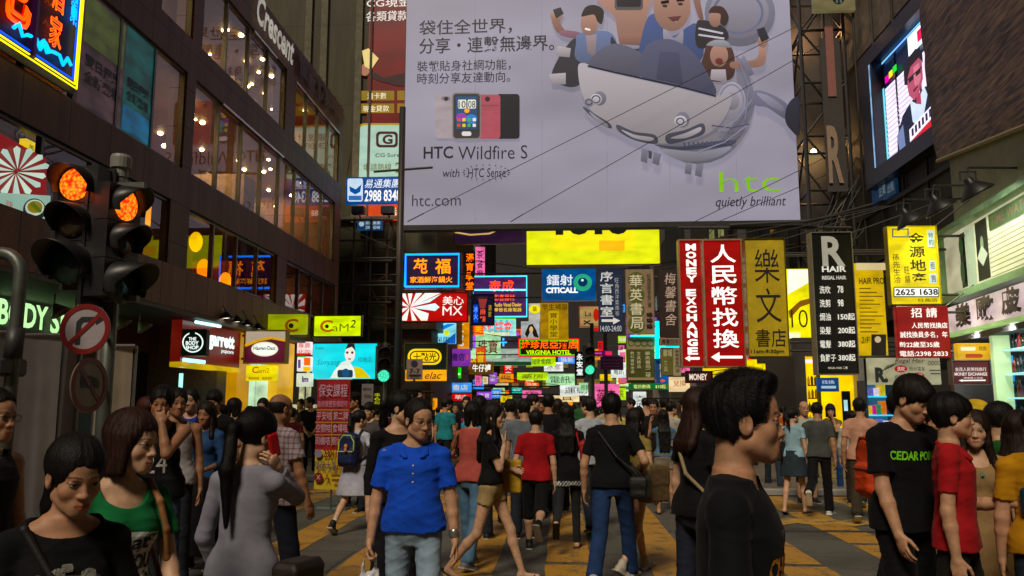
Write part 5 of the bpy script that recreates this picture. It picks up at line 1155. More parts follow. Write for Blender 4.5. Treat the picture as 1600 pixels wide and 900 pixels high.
sign('blue laser phone shop sign with a green eye',(847,420,931,470),27.5,'#10508c',[('t','#dfe6ea',.9,('鐳射',(854,429,895,446)),{'b':.025}),('t','#f0f0f0',.95,('CITICALL',(853,449,903,458)),{'b':.05}),('e','#3f9a78',.9,(896,428,925,455)),('e','#0f3a5e',.6,(903,434,918,448)),('e','#cfe8d8',.9,(908,436,912,440))],.65,frame='#c8b860',fw=.9,bracket=-7)
sign('cream board with red border and scissors',(905,478,936,511),33,'#b89a6a',[('b','#8a2a1a',.7,(905,478,936,511),{'w':1.2}),('t','#3a3020',.5,('La',(914,486,924,494))),('e','#b03020',.8,(927,482,936,502)),('l','#2a2018',.5,[(912,507),(922,501)],{'w':.03}),('l','#2a2018',.5,[(912,501),(922,507)],{'w':.03})],.6)
sign('dark blue vertical reading room sign with an arrow',(935,420,973,520),26.5,'#12305e',[('t','#c8c8c4',.75,('序言書室',(938,423,958,496)),{'v':True,'b':.02}),('t','#a8a8a4',.6,('旺角西洋菜南街',(961,434,967,494)),{'v':True}),('p','#d0ccc4',.8,[(940,499),(958,499),(958,496),(969,501),(958,507),(958,503),(940,503)]),('t','#b8b8b4',.7,('14:00-24:00',(938,509,971,518)))],None,bracket=XR)
sign('beige bookshop sign with four olive discs and characters',(978,421,1022,522),26.2,'#9a866a',[('e','#5c6a1e',None,(981,425+23*k,1007,450+23*k))for k in range(4)]+[('t','#cfc4a2',.55,('華英書局',(984,428,1004,516)),{'v':True,'b':.02}),('t','#3a3020',None,('旺角亞皆老街二樓',(1011,427,1017,480)),{'v':True})]+[('p','#2a2218',None,[(1010,489+9*k),(1015,489+9*k),(1015,487+9*k),(1020,491+9*k),(1015,495+9*k),(1015,493+9*k),(1010,493+9*k)])for k in range(3)],None,bracket=XR)
sign('dark brown bookshop sign with pale brush characters',(1030,421,1063,527),25.9,'#2a1c1a',[('t','#b8a08c',.6,('梅馨書舍',(1039,425,1057,510)),{'v':True,'b':.0,'shear':.15})],None,bracket=XR)
sign('small beige board hung under the dark brown bookshop sign',(1030,528,1063,539),25.9,'#8a7a66',[('t','#3a2a20',None,('舊書回收',(1034,530,1060,537)))],None)
sign('olive green sign with a row of four circles',(979,527,1023,598),26.4,'#4c4e16',[('r','#9a8c62',None,(979,527,1023,546))]+[('o','#5a6420',None,(981+10*k,530,992+10*k,541),{'w':1.5})for k in range(4)]+[('t','#c4bc90',.45,('教科書參考書',(985,549,991,584)),{'v':True}),('t','#c4bc90',.45,('文具精品',(995,549,1001,576)),{'v':True}),('t','#c4bc90',.45,('華英書局二樓',(1008,549,1016,590)),{'v':True}),('r','#a89868',None,(981,590,1022,594))],None)
sign('short olive and beige sign right of the cyan tube lights',(1033,543,1064,587),26.0,'#6a6a2c',[('r','#a49a78',None,(1052,543,1064,587)),('t','#d0c89a',.4,('書城',(1036,546,1050,557))),('t','#3a3420',None,('參考書專門店',(1055,546,1061,582)),{'v':True}),('t','#b8b080',.4,('文具',(1037,562,1043,582)),{'v':True})],None)
t=thing('neon_tube','cyan tube lights forming a cross between the olive signs','neon light',P(1027,560,26.3));mb=MB()
mb.tube([P(1027,502,26.3),P(1027,560,26.3)],.075,8);mb.tube([P(1030,542,26.25),P(1062,542,26.25)],.03,8);mb.tube([P(985,525,26.25),P(1024,525,26.25)],.03,8);mb.obj('tube',glow('#18d8d0',1.6,.2),t);MB().box(P(1024,530,26.4)[0],P(1030,530,26.4)[0],26.4,26.45,P(1027,598,26.4)[2],P(1027,500,26.4)[2]).obj('backing',paint(lin('#1a4a8a'),.5),t)
sign('blue board with white characters and a red arrow between the olive signs',(1023,562,1045,600),27.0,'#1a56a0',[('t','#e8dca8',.8,('書店',(1025,567,1033,590)),{'v':True}),('p','#e05a3a',.9,[(1024,594),(1034,594),(1034,592),(1040,595),(1034,598),(1034,596),(1024,596)])],.6)
sign('tall red sign reading MONEY EXCHANGE with an arrow',(1064,376,1097,572),21.6,'#96141a',[('t','#fbf6ee',1,('MONEY',(1072,380,1088,442)),{'v':True,'b':.05}),('t','#fbf6ee',1,('EXCHANGE',(1073,451,1089,555)),{'v':True,'b':.05}),('p','#fbf6ee',1,[(1070,560),(1078,555),(1078,558),(1093,558),(1093,562),(1078,562),(1078,565)])],.62,frame='#b09a78',fw=2,bracket=XR,depth=.3)
sign('wide red currency sign with five white characters and an arrow',(1102,376,1160,572),21.3,'#96141a',[('t','#fffaf2',1.05,('人民幣找換',(1112,380,1152,546)),{'v':True,'b':.022}),('p','#fffaf2',1.05,[(1111,558),(1124,550),(1124,556),(1160,556),(1160,560),(1124,560),(1124,566)])],.62,frame='#b09a78',fw=2.5,bracket=XR,depth=.3)
sign('tall unlit yellow bookshop sign with black characters',(1167,373,1229,557),20.6,'#c4ac10',[('t','#14120a',None,('樂文',(1180,385,1219,508)),{'v':True,'b':-.005}),('t','#14120a',None,('書店',(1181,514,1228,542)),{'b':.0}),('t','#14120a',None,('11am-9:30pm',(1173,546,1225,553)),{'b':.02})],None,bracket=XR,depth=.3,frame='#7a6a10',fw=.8)
sign('glowing yellow and white sign with a brown arc behind the black price list',(1231,420,1266,556),23.2,'#d8d21c',[('p','#f0f0d8',1,[(1231,422),(1266,422),(1266,440),(1231,460)]),('p','#8a5a14',.6,[(1232,486),(1250,470),(1266,466),(1266,474),(1250,480),(1234,498)]),('t','#3a2a0a',.5,('10',(1236,484,1262,512)),{'b':-.01}),('r','#f0f0c8',1,(1231,520,1250,556))],1.0)
sign('black hairdresser price list with a white R',(1273,364,1335,584),18.4,'#12120f',[('t','#9a9688',.75,('R',(1284,369,1320,416)),{'b':.03}),('t','#d0ccc0',.85,('HAIR',(1284,416,1322,425)),{'b':.03}),('t','#c0bcb0',.75,('REGAL HAIR',(1284,431,1322,437)),{'b':.04})]+[x for k,(a,b)in enumerate((('洗吹','78'),('洗剪','98'),('焗油','150起'),('染髮','200起'),('電髮','380起'),('負離子','380起')))for x in(('t','#d8d4c8',.9,(a,(1280,447+21.3*k,1297+(7 if len(a)>2 else 0),459+21.3*k)),{'b':.02}),('t','#d8d4c8',.9,(b,(1308,447+21.3*k,1317+5.5*(len(b)-2)*1.6,458+21.3*k)),{'b':.02}))]+[('t','#c8c4b8',.8,('REGAL HAIR 二樓',(1292,573,1322,577)))],.12,frame='#8a8878',fw=1.6,bracket=9,depth=.3)
sign('yellow hair salon banner with rows of small print',(1338,411,1384,559),19.0,'#c8a814',[('r','#c8b890',.8,(1338,411,1384,422)),('t','#241c08',.4,('HAIR PRO',(1342,434,1381,444)),{'b':.02})]+[('r','#5a4a10',.4,(1342,450+6.2*k,1342+(18+19*((k*7)%5)/4),451.6+6.2*k))for k in range(12)]+[('t','#241c08',.4,('2/F',(1343,527,1357,537)),{'shear':.2}),('r','#2a2418',.3,(1359,523,1382,556)),('e','#c8b898',.7,(1364,526,1374,536))],.75,bracket=9)
sign('bright yellow estate agent sign with a telephone number',(1389,354,1466,475),17.3,'#dcc810',[('t','#20200c',.4,('金源地產',(1421,362,1446,446)),{'v':True,'b':.03}),('t','#20200c',.4,('孫先生洽',(1395,396,1406,443)),{'v':True}),('t','#20200c',.4,('旺舖',(1413,416,1421,443)),{'v':True}),('r','#b8c8b8',.9,(1448,360,1459,386)),('t','#20406a',.5,('特約',(1450,363,1457,384)),{'v':True}),('r','#b8c8c8',.9,(1451,408,1460,423)),('r','#b8c8c8',.9,(1451,428,1462,443)),('t','#2a2a20',.5,('租',(1452,410,1459,421))),('t','#2a2a20',.5,('售',(1453,430,1461,441))),('b','#5a6a70',.6,(1392,358,1418,372),{'w':2}),('rr','#1a1a1a',.4,(1394,449,1465,465),{'rd':2}),('rr','#e6e8e0',1,(1395.5,450.5,1463.5,463.5),{'rd':1}),('t','#101010',.4,('2625 1638',(1397,452,1463,462)),{'b':.03}),('t','#20200c',.4,('旺角店',(1432,467,1462,473)))],.85,frame='#b0a020',fw=.8,bracket=9)
sign('red recruitment sign with white characters under the estate agent sign',(1402,478,1484,559),17.0,'#8e1014',[('t','#f4ece4',.95,('招 請',(1423,481,1464,496)),{'b':.02}),('t','#f4ece4',.95,('人民幣找換店',(1424,504,1480,513)),{'b':.02}),('t','#f4ece4',.95,('誠找換員多名，年',(1406,518,1480,528)),{'b':.02}),('t','#f4ece4',.95,('齡22歲至35歲',(1405,534,1467,543)),{'b':.02}),('t','#f4ece4',.95,('電話:2398 2833',(1405,548,1480,557)),{'b':.02})],.5,bracket=9)
sign('cream hair salon sign with black script and red ovals',(1358,559,1470,601),17.6,'#b0ac8e',[('t','#2a2a22',.5,('Regal Hair',(1398,560,1445,569)),{'shear':.3}),('t','#2a2a22',.5,('R.',(1367,574,1387,598)),{'b':.06}),('e','#9a2a2a',.7,(1397,571,1417,582)),('e','#9a2a2a',.7,(1424,582,1444,594)),('t','#e8d8c8',.8,('洗吹',(1401,573,1413,580))),('t','#e8d8c8',.8,('電髮',(1428,584,1440,592))),('t','#2a2a22',.5,('時尚電髮',(1420,573,1444,580))),('t','#2a2a22',.5,('修剪造型',(1396,586,1420,593))),('t','#2a2a22',.5,('OOOO',(1448,564,1468,571))),('r','#4a4a3a',.5,(1450,578,1467,580)),('r','#4a4a3a',.5,(1452,583,1467,585))]+[('p','#2a2a22',.5,[(1376+4*k,580-2*k),(1386+4*k,570-k),(1387+4*k,571-k),(1377+4*k,581-2*k)])for k in range(4)],.55)
sign('small yellow notice above the maroon exchange sign',(1496,536,1548,562),16.6,'#d0a40e',[('rr','#e0d4b0',.9,(1501,542,1524,548),{'rd':1}),('t','#3a3010',.4,('找換',(1529,541,1541,548))),('p','#a0401a',.7,[(1508,553),(1532,553),(1536,556),(1532,559),(1508,559)])],.75)
sign('maroon money exchange sign with a long white arrow',(1488,564,1546,600),16.4,'#5e0d18',[('t','#dccfc8',.8,('金茂人民幣找換行',(1492,574,1541,580))),('t','#dccfc8',.8,('MONEY EXCHANGE',(1491,582,1542,587)),{'b':.02}),('t','#dccfc8',.7,('請進樓上分店',(1505,589,1535,592))),('p','#e8e0d8',.9,[(1497,594.5),(1503,592.5),(1503,593.7),(1539,593.2),(1539,595.2),(1503,595.7),(1503,596.7)])],.3,frame='#6a5a50',fw=1)
sign('small dark MONEY sign under the tall red exchange signs',(1073,581,1112,597),21.0,'#4a1a1a',[('t','#e0d4c4',.85,('MONEY',(1077,584,1105,594)),{'b':.03})],.3,frame='#2a1512')
sign('green fascia with yellow characters over the phone stall',(983,599,1045,609),25,'#0e6a3a',[('t','#e0d88a',.95,('電訊數碼',(990,601,1016,607))),('t','#e0d88a',.95,('$10起',(1024,601,1040,607)))],.6)
sign('pale cream lightbox right of the green fascia',(1046,589,1078,612),24.5,'#e0c8a0',[('t','#a05a3a',.7,('兌換',(1052,594,1072,604)))],.85)
sign('black vertical sign with white characters beside the far traffic light',(898,549,915,590),33,'#0e0c0e',[('t','#eef4f0',1.1,('永安堂',(901,552,911,587)),{'v':True,'b':.03})],.3)
# ---- left-hand side, at street level
sign('bright lime camera shop sign above the cyan screen',(491,494,564,525),21.9,'#c2d816',[('t','#b86a14',.7,('C',(500,500,520,519)),{'b':.02}),('e','#1a1a10',.4,(508,507,514,513)),('t','#8a8a1e',.6,('aM',(520,506,545,518)),{'b':.0}),('t','#1a2a1a',.4,('2',(547,500,556,512)),{'shear':.2})],1.0,frame='#2a2a10',bracket=-7)
sign('bright cyan lightbox of a model holding a camera',(488,537,589,592),21.6,'#1ec8d2',[('p','#d8e0d8',.95,[(534,566),(545,562),(553,576),(556,591),(516,591),(522,580)]),('p','#c8b44a',.95,[(553,572),(566,576),(580,591),(556,591)]),('e','#d8d4cc',1,(539,541,555,566)),('p','#2a2420',.5,[(540,546),(544,537),(554,537),(556,548),(550,542),(542,545)]),('e','#5a3a3a',.6,(541,549,545,553)),('e','#5a3a3a',.6,(549,549,553,553)),('l','#9a3a4a',.8,[(545,561),(549,561)],{'w':.02}),('rr','#1a3a4a',.6,(528,578,552,590),{'rd':3}),('e','#0e4a78',.8,(535,576,547,590)),('t','#1a5a6a',.7,('Samyang',(496,562,532,573)),{'shear':.4,'b':-.01}),('t','#1a8a98',.8,('相機店',(560,558,582,566))),('t','#1a5a6a',.7,('FUJIRA',(495,543,508,547)))],.95,frame='#15181a',fw=2,var=.12,bracket=-7)
sign('lime camera shop panel under the stone fascia',(405,491,478,522),18.6,'#a8b412',[('t','#8a4a10',.6,('C',(445,498,466,519)),{'b':.02}),('e','#2a1a10',.4,(451,505,459,513))],.6,bracket=-7)
sign('burgundy ice cream shop sign with a white oval',(384,518,446,566),17.4,'#5e1a2e',[('p','#a89a88',.8,[(384,518),(446,518),(446,532),(424,528),(404,532),(384,540)]),('l','#c89a3a',.9,[(384,540),(404,532),(424,528),(446,532)],{'w':.03}),('e','#d8d4c0',.95,(393,534,435,557)),('e','#e8ece0',1,(396,536,432,555)),('t','#241a24',.5,('Häagen-Dazs',(397,541,431,549)),{'b':.02})],.6,frame='#c8a020',fw=2.4,bracket=-7)
sign('small yellow camera shop sign under the burgundy sign',(384,571,431,595),17.3,'#d8c812',[('t','#b85a14',.7,('C',(394,573,404,583)),{'b':.02}),('t','#b88a24',.7,('am2',(404,575,421,583))),('t','#8a3010',.6,('數碼相機',(389,589,405,593))),('t','#8a3010',.6,('電腦通訊',(410,589,426,593)))],.95)
sign('pink and white characters lightbox left of the cyan screen',(464,534,486,554),20.9,'#e6d4d0',[('t','#c04a5a',.9,('專賣',(466,536,485,544))),('t','#c04a5a',.9,('化妝',(466,546,485,553))),('r','#c01a2a',.9,(464,552,486,555))],.95)
sign('lightbox of a violet figure and orange packs left of the cyan screen',(464,557,486,580),20.9,'#e0e4e0',[('r','#e06a10',1,(475,559,485,571)),('r','#e8b010',1,(474,573,485,580)),('r','#5a3a8a',.8,(466,562,470,575)),('r','#2aa02a',.8,(466,556,478,558))],.9)
sign('white square sign with violet letters left of the cyan screen',(463,583,487,604),20.9,'#ccd8c4',[('t','#5a2a7a',.8,('lm',(472,588,482,597)),{'b':.05})],.85)
t=thing('shop_sign','deep red snack shop fascia with white rounded lettering','sign',PX(330,570,XL+.05));GX=XL+.05;g0,g1=PX(283,540,GX)[1],PX(375,545,GX)[1]
MB().box(GX-.2,GX,g0,g1,2.38,3.14).obj('panel',glow('#6a1014',.5,.25),t);MB().box(GX-.2,GX+.03,g0,g1,2.28,2.37).obj('trim',glow('#c8a810',.7,.3),t)
draw(PlX(GX),[('t','#e4f4f0',1.1,('garrett',(325,522,366,549)),{'b':.05}),('t','#e4f4f0',.9,('popcorn',(345,548,364,554)),{'b':.02})],t)
sign('square black bath shop sign with a white wreath',(281,514,322,556),14.55,'#0a120e',[('o','#dfeee6',1.1,(285,519,318,551),{'w':2}),('t','#dfeee6',1.1,('THE',(295,527,307,532)),{'b':.03}),('t','#dfeee6',1.1,('BODY',(291,533,311,539)),{'b':.03}),('t','#dfeee6',1.1,('SHOP',(291,540,311,546)),{'b':.03}),('r','#0a120e',.1,(297,517,306,526))],.12,bracket=-7.2)
t=thing('light_tube','white fluorescent batten under the snack shop fascia','lamp',P(303,562,14.6));MB().tube([P(286,562,14.6),P(320,566,14.9)],.035,8).obj('tube',glow('#a8f0f0',1.8,.1),t)
t=thing('light_tube','white fluorescent batten above the black wreath sign','lamp',P(323,507,14.9));MB().tube([P(306,503,14.8),P(344,510,16.0)],.03,8).obj('tube',glow('#b8e8e8',1.8,.1),t)
# green BODY S... lettering at the near end of the shop wall
t=thing('shop_lettering','glowing pale green capital letters on the dark shop wall under the soffit','sign',PX(50,500,XS+.05));plx=PlX(XS+.05)
draw(plx,[('t','#b8e8a8',1.1,('BODY',(-6,472,72,512)),{'b':.03}),('t','#b8e8a8',1.1,('SHOP',(76,488,150,526)),{'b':.03})],t,.03,.0)
# ---- restaurant pictures in the low windows at the left edge
plx=PlX(XL-.02);t=thing('window_poster','lit red sunburst restaurant poster with a noodle bowl in the left window','poster',PX(40,290,XL))
petals=[]
for k in range(14):
 a=2*pi*k/14+.2;petals.append(('p',('#c8dccc','#b4ccc0')[k%2],.75,[(22+4*cos(a),268+4*sin(a)),(22+46*cos(a-.13),268+36*sin(a-.13)),(22+50*cos(a),268+40*sin(a)),(22+46*cos(a+.13),268+36*sin(a+.13))]))
draw(plx,[('p','#7a1212',.7,[(-60,176),(72,248),(72,350),(-60,312)])]+petals+[('p','#98b8a8',.7,[(-60,298),(72,306),(70,358),(-60,322)]),('e','#12181a',.4,(28,310,64,346)),('e','#b8c8b8',.7,(31,312,61,337)),('e','#8a7a28',.6,(34,314,58,333)),('l','#5a6a28',.6,[(40,318),(52,330)],{'w':.03}),('t','#b04a5a',.6,('湯麵',(-2,314,10,328)))],t,.0,.004)
sgn=[('small yellow oval sign hanging inside the left window',(40,222,66,246),'#e8c818','美食'),('tall glowing yellow panel inside the low window',(236,312,252,354),'#ffae1a','')]
for lb,(x0,y0,x1,y1),c,tx in sgn:
 pq=PlX(XL-.35);t=thing('window_sign',lb,'sign',PX((x0+x1)/2,y1,XL-.35));a0,a1=pq.d2(x0,(y0+y1)/2)[0],pq.d2(x1,(y0+y1)/2)[0];b1,b0=pq.d2((x0+x1)/2,y0)[1],pq.d2((x0+x1)/2,y1)[1]
 MB().box(XL-.45,XL-.35,a0,a1,b0,b1).obj('panel',glow(c,1.0,.2),t)
 if tx:draw(pq,[('t','#2a2008',.3,(tx,(x0+4,y0+6,x1-4,y1-6)))],t)
for i,(x_,y_)in enumerate(((306,378),(318,420),(352,440))):
 p=PX(x_,y_,XL-.8);t=thing('paper_lantern',('yellow lantern high in the low restaurant window','orange lantern left in the low restaurant window','orange lantern low in the restaurant window')[i],'lantern',(p[0],p[1],p[2]-.2),'lanterns in the restaurant window');MB().ball(p,(.14,.14,.22),8).obj('shade',glow(('#e0b010','#ff8a10','#ff9a18')[i],1.3,.2),t,True);MB().tube([(p[0],p[1],p[2]+.2),(p[0],p[1],5.55)],.008,5).obj('cord',paint((.02,.02,.02)),t)
 # ---- posters and neon in the upper left windows
plx=PlX(XL-.06)
for i,(lb,x0,x1,y0,y1,c,c2)in enumerate((('dim purple and olive poster in the upper left window',124,193,-60,120,'#3a2a2c','#3c4420'),('dim teal poster with a blue foot in the upper left window',194,239,20,170,'#12403c','#14506e'))):
 t=thing('window_poster',lb,'poster',PX((x0+x1)/2,y1,XL-.06));e0=PX(x0,100,XL-.06)[1];e1=PX(x1,130,XL-.06)[1]
 MB().box(XL-.08,XL-.06,e0,e1,5.95,7.78).obj('sheet',glow(c,.55,.7,1.8,.8),t);m2=6.45 if i else 6.9
 MB().box(XL-.062,XL-.055,e0+.05,e1-.05,6.0 if i else 6.95,6.42 if i else 7.7).obj('band',glow(c2,.6,.5,2.2,.8),t)
 for r_ in range(2):
  v,f=fit_text(('全新登場','夏日優惠')[r_],(e0+.12,6.52+.22*r_ if i else 6.35+.25*r_,e1-.12,6.70+.22*r_ if i else 6.55+.25*r_),.03);mesh_obj('lettering',[(XL-.052,p[0],p[1])for p in v],f,paint((.012,.014,.014)),None,t)
NX=XL+.05;t=thing('neon_sign','big red and blue neon restaurant sign at the upper left edge','neon light',PX(60,130,NX));plx=PlX(NX)
ya_,yb_=PX(-60,0,NX)[1],PX(118,130,NX)[1]
MB().box(NX-.04,NX-.01,ya_,yb_,5.98,8.6).obj('backing',paint((.02,.012,.02),.6),t)
def nl(pts,r,c,s):
 mb=MB();mb.tube([(NX+.05,y,z)for y,z in pts],r,6);return mb.obj('tube',glow(c,s,.1),t)
for k,c in enumerate(('#e8d820','#e8d820','#2a50ff')):d=.045+.05*k;nl([(ya_,6.02+d),(yb_-d,6.02+d),(yb_-d,8.6)],.014,c,1.5)
v,f=fit_text('苑',(PX(-50,60,NX)[1],6.35,PX(40,60,NX)[1],7.75),0,outline=.020);mesh_obj('tube_lettering',[(NX+.04+p[2],p[0],p[1])for p in v],f,glow('#ff5a12',2.2,.1),None,t)
v,f=fit_text('苑',(PX(-46,60,NX)[1],6.42,PX(36,60,NX)[1],7.68),.0,outline=.010);mesh_obj('tube_lettering',[(NX+.03+p[2],p[0],p[1])for p in v],f,glow('#c02008',1.6,.1),None,t)
v,f=fit_text('海鮮酒家',(PX(72,60,NX)[1],6.4,PX(92,60,NX)[1],8.5),0,outline=.016,vertical=True);mesh_obj('tube_lettering',[(NX+.04+p[2],p[0],p[1])for p in v],f,glow('#ff6a14',2.0,.1),None,t)
v,f=fit_text('火鍋',(PX(103,60,NX)[1],6.9,PX(115,60,NX)[1],8.3),0,outline=.015,vertical=True);mesh_obj('tube_lettering',[(NX+.04+p[2],p[0],p[1])for p in v],f,glow('#3a90ff',2.2,.1),None,t)
for k in range(2):
 y0=PX((12,54)[k],80,NX)[1];nl([(y0+.09*q,6.32+.05*sin(q*1.9)+(.06 if q%2 else 0))for q in range(9)],.025,'#3aa0ff',2.0)
nl([(PX(46,60,NX)[1],6.1),(PX(46,60,NX)[1],8.6)],.05,'#2a1030',.4)
for k in range(7):
 z=6.35+.3*k;nl([(PX(60,60,NX)[1]+.05*q,z+.07*(q%2))for q in range(4)],.008,'#7a3a10',.6)
 # ------------------------------------------------------------------ right-hand corner
RO=(8.44,18.0,0);RD=(-.1208,-.9927,0);PR=PlV(RO,RD)
def rp(a,b,off):return PR.d3(a,b,off)
def rbx(mb,a0,a1,b0,b1,o0,o1,m=0):return mb.obox(PR.o,PR.r,(0,0,1),PR.n,a0,a1,b0,b1,o0,o1,m)
RB=thing('corner_building','dark corner building on the right carrying a video screen and curved timber cladding','building',(9.6,20,0))
q=MB().box(9.0,16,17.6,25.2,3.9,26);q.obj('wall',paint((.045,.036,.03),.7,noise=.4,scale=.8),RB)
wp=MB()
wp.box(8.955,8.997,PX(1440,40,9)[1],25.1,11.9,26);wp.obj('render_panel',paint((.20,.165,.12),.8,noise=.5,scale=2,bump=.4),RB)
q=MB();
for z in(5.6,7.0):q.box(8.9,8.997,18.6,25.2,z,z+.12)
for k in range(4):q.tube([(8.93,20+1.4*k,4.2),(8.93,20+1.4*k,12+k)],.035,6)
q.obj('conduit',paint((.03,.028,.026),.6),RB)
rbx(MB(),-.6,14,5.5,26,-5,-.35).obj('upper_wall',paint((.05,.04,.032),.7,noise=.3),RB)
rbx(MB(),-.35,14,5.43,7.6,-.34,-.20).obj('panel_wall',paint((.34,.36,.22),.6,noise=.2,scale=3),RB)
# timber-clad curved bay overhead
def timber():
 m,nt,b=new_mat('timber');b.inputs['Roughness'].default_value=.55
 tc=nd(nt,'ShaderNodeTexCoord');mp=nd(nt,'ShaderNodeMapping');mp.inputs['Scale'].default_value=(2.5,.10,2.5);nz=nd(nt,'ShaderNodeTexNoise',Scale=5.0,Detail=6.0,Distortion=.6)
 nt.links.new(tc.outputs['Object'],mp.inputs[0]);nt.links.new(mp.outputs[0],nz.inputs['Vector'])
 cr=nd(nt,'ShaderNodeValToRGB');cr.color_ramp.elements[0].position=.35;cr.color_ramp.elements[0].color=(.07,.048,.034,1);cr.color_ramp.elements[1].position=.7;cr.color_ramp.elements[1].color=(.46,.29,.175,1);nt.links.new(nz.outputs['Fac'],cr.inputs[0]);nt.links.new(cr.outputs[0],b.inputs['Base Color'])
 bp=nd(nt,'ShaderNodeBump',Strength=.6,Distance=.03);nt.links.new(nz.outputs['Fac'],bp.inputs['Height']);nt.links.new(bp.outputs[0],b.inputs['Normal']);return m
V=[];F=[];nu,nv=26,40
for i in range(nu+1):
 y=18.6-13.0*i/nu
 for j in range(nv+1):
  z=7.08-.155*(18.6-y)+j*.32;bulge=.55*(1-((z-12)/7.5)**2)
  groove=-.035 if j%4==0 else 0
  V.append((8.95-.25-bulge*.6-groove-.118*(18.6-y),y,z))
for i in range(nu):
 for j in range(nv):a=i*(nv+1)+j;F.append((a,a+nv+1,a+nv+2,a+1))
b0=len(V)
for i in range(nu+1):
 for j in(0,1):p=V[i*(nv+1)];V.append((p[0]+(1.6 if j else 0),p[1],p[2]-.002))
for i in range(nu):a=b0+2*i;F.append((a,a+1,a+3,a+2))
for j in range(nv+1):V.append((9.6,18.6,V[j][2]))
b1=len(V)-nv-1
for j in range(nv):F.append((j,j+1,b1+j+1,b1+j))
o=mesh_obj('timber_cladding',V,F,timber(),None,RB);o.data.polygons.foreach_set('use_smooth',[True]*(nu*nv)+[False]*(len(F)-nu*nv))
ee=MB();ee.tube([V[i*(nv+1)]for i in range(nu+1)],.05,6);ee.obj('cladding_edge',paint((.30,.24,.12),.5),RB)
# video screen on the facade along the street
VX=8.93;t=thing('video_screen','bright video screen showing a man in glasses on the right facade','screen',PX(1430,235,VX));pv_=PlX(VX,False)
ya0,ya1=PX(1385,170,VX)[1],PX(1478,110,VX)[1];zc0,zc1=PX(1393,258,VX)[2],PX(1386,92,VX)[2]
q=MB();e=.34
q.box(VX-.34,VX+.06,ya1-.15,ya0+.9,zc0-.45,zc0-.02);q.box(VX-.34,VX+.06,ya1-.15,ya0+.9,zc1+.02,zc1+.45);q.box(VX-.34,VX+.06,ya0+.02,ya0+.9,zc0-.02,zc1+.02);q.box(VX-.34,VX+.06,ya1-.15,ya1-.02,zc0-.02,zc1+.02);q.obj('housing',paint((.025,.025,.035),.35,.3),t)
MB().box(VX-.35,VX-.342,ya0+.10,ya0+.17,zc0,zc1).obj('edge_light',glow('#8ab0d8',.8,.4),t)
MB().box(VX,VX+.05,ya1,ya0,zc0,zc1).obj('screen',glow('#0e1830',.8,.3),t)
def sq(u0,v0,u1,v1):return[(u0,v0),(u1,v0),(u1,v1),(u0,v1)]
class PlU:
 def d2(s,u,v):return u,v
 def d3(s,u,v,off):return(VX-off,ya0+(ya1-ya0)*u,zc1+(zc0-zc1)*v)
si=[('p','#e8dcf0',1.1,sq(.0,.26,1,1))]+[('p','#c8b8d8',1.0,sq(.0,.29+.045*k,.6,.305+.045*k))for k in range(15)]+[('p','#7fb8ff',1.2,sq(.0,.0,1,.02)),('p','#e838a0',1.2,sq(.05,.17,.12,.23)),('p','#e8e020',1.2,sq(.13,.16,.20,.22)),('p','#38c850',1.2,sq(.21,.15,.28,.21)),('p','#e8f0ff',1.3,sq(.50,.03,1,.20)),('p','#d83858',1,sq(.66,.06,.74,.16)),('p','#5060c0',1,sq(.80,.05,.88,.15)),('p','#7fd8e8',1,sq(.0,.26,.035,1)),
('p','#141a30',.8,[(.20,1),(.22,.80),(.34,.66),(.50,.60),(.74,.58),(.92,.66),(.98,.82),(1,1)]),('p','#c8d4e8',1,[(.48,.58),(.58,.66),(.72,.57),(.76,.66),(.62,.92),(.50,.78)]),('p','#a8425a',.9,[(.60,.58),(.66,.60),(.66,.70),(.58,.66)]),('p','#7888b0',.8,[(.22,.80),(.34,.74),(.36,.98),(.26,1)]),('p','#8898c0',.8,[(.84,.66),(.92,.64),(.98,.84),(.90,.90)]),
('p','#a04e62',1,[(.44,.34),(.50,.28),(.66,.27),(.72,.36),(.72,.50),(.64,.60),(.56,.62),(.48,.54)]),('p','#c07080',1,[(.58,.34),(.68,.34),(.69,.48),(.62,.56),(.58,.48)]),('p','#1a1018',.6,[(.42,.42),(.42,.30),(.50,.22),(.64,.20),(.74,.28),(.74,.38),(.68,.30),(.54,.31),(.48,.38),(.47,.44)]),('p','#1a1420',.6,sq(.48,.395,.72,.408)),('p','#1a1420',.6,sq(.50,.40,.58,.44)),('p','#1a1420',.6,sq(.62,.40,.70,.44)),('p','#6a2436',.8,[(.56,.53),(.65,.52),(.64,.545),(.57,.555)]),
('p','#18121c',.6,[(.86,.60),(.88,.46),(.95,.42),(1,.44),(1,.70),(.92,.72)]),('p','#4a80b0',.9,sq(.94,.56,.99,.72)),
('p','#f0e4f0',1.1,[(.46,.84),(1,.76),(1,.86),(.46,.95)]),('p','#c82838',1,[(.46,.955),(1,.865),(1,.93),(.46,.99)])]+[('p','#202848',.7,sq(.50+.06*k,.85-.008*k,.535+.06*k,.915-.008*k))for k in range(8)]
draw(PlU(),si,t,.0,.003)
t=thing('wall_sign','small blue unlit sign board on the dark wall below the video screen','sign',PX(1385,310,8.94));MB().box(8.86,8.94,PX(1402,300,8.9)[1],PX(1364,300,8.9)[1],PX(1385,312,8.9)[2],PX(1385,280,8.9)[2]).obj('panel',glow('#1e3a58',.3),t)  # board has no lamp; light on it is put in as glow
draw(PlX(8.855,False),[('t','#7a8a90',.5,('企業',(1373,288,1384,306))),('t','#7a8a90',.5,('出租',(1387,285,1397,300)))],t)
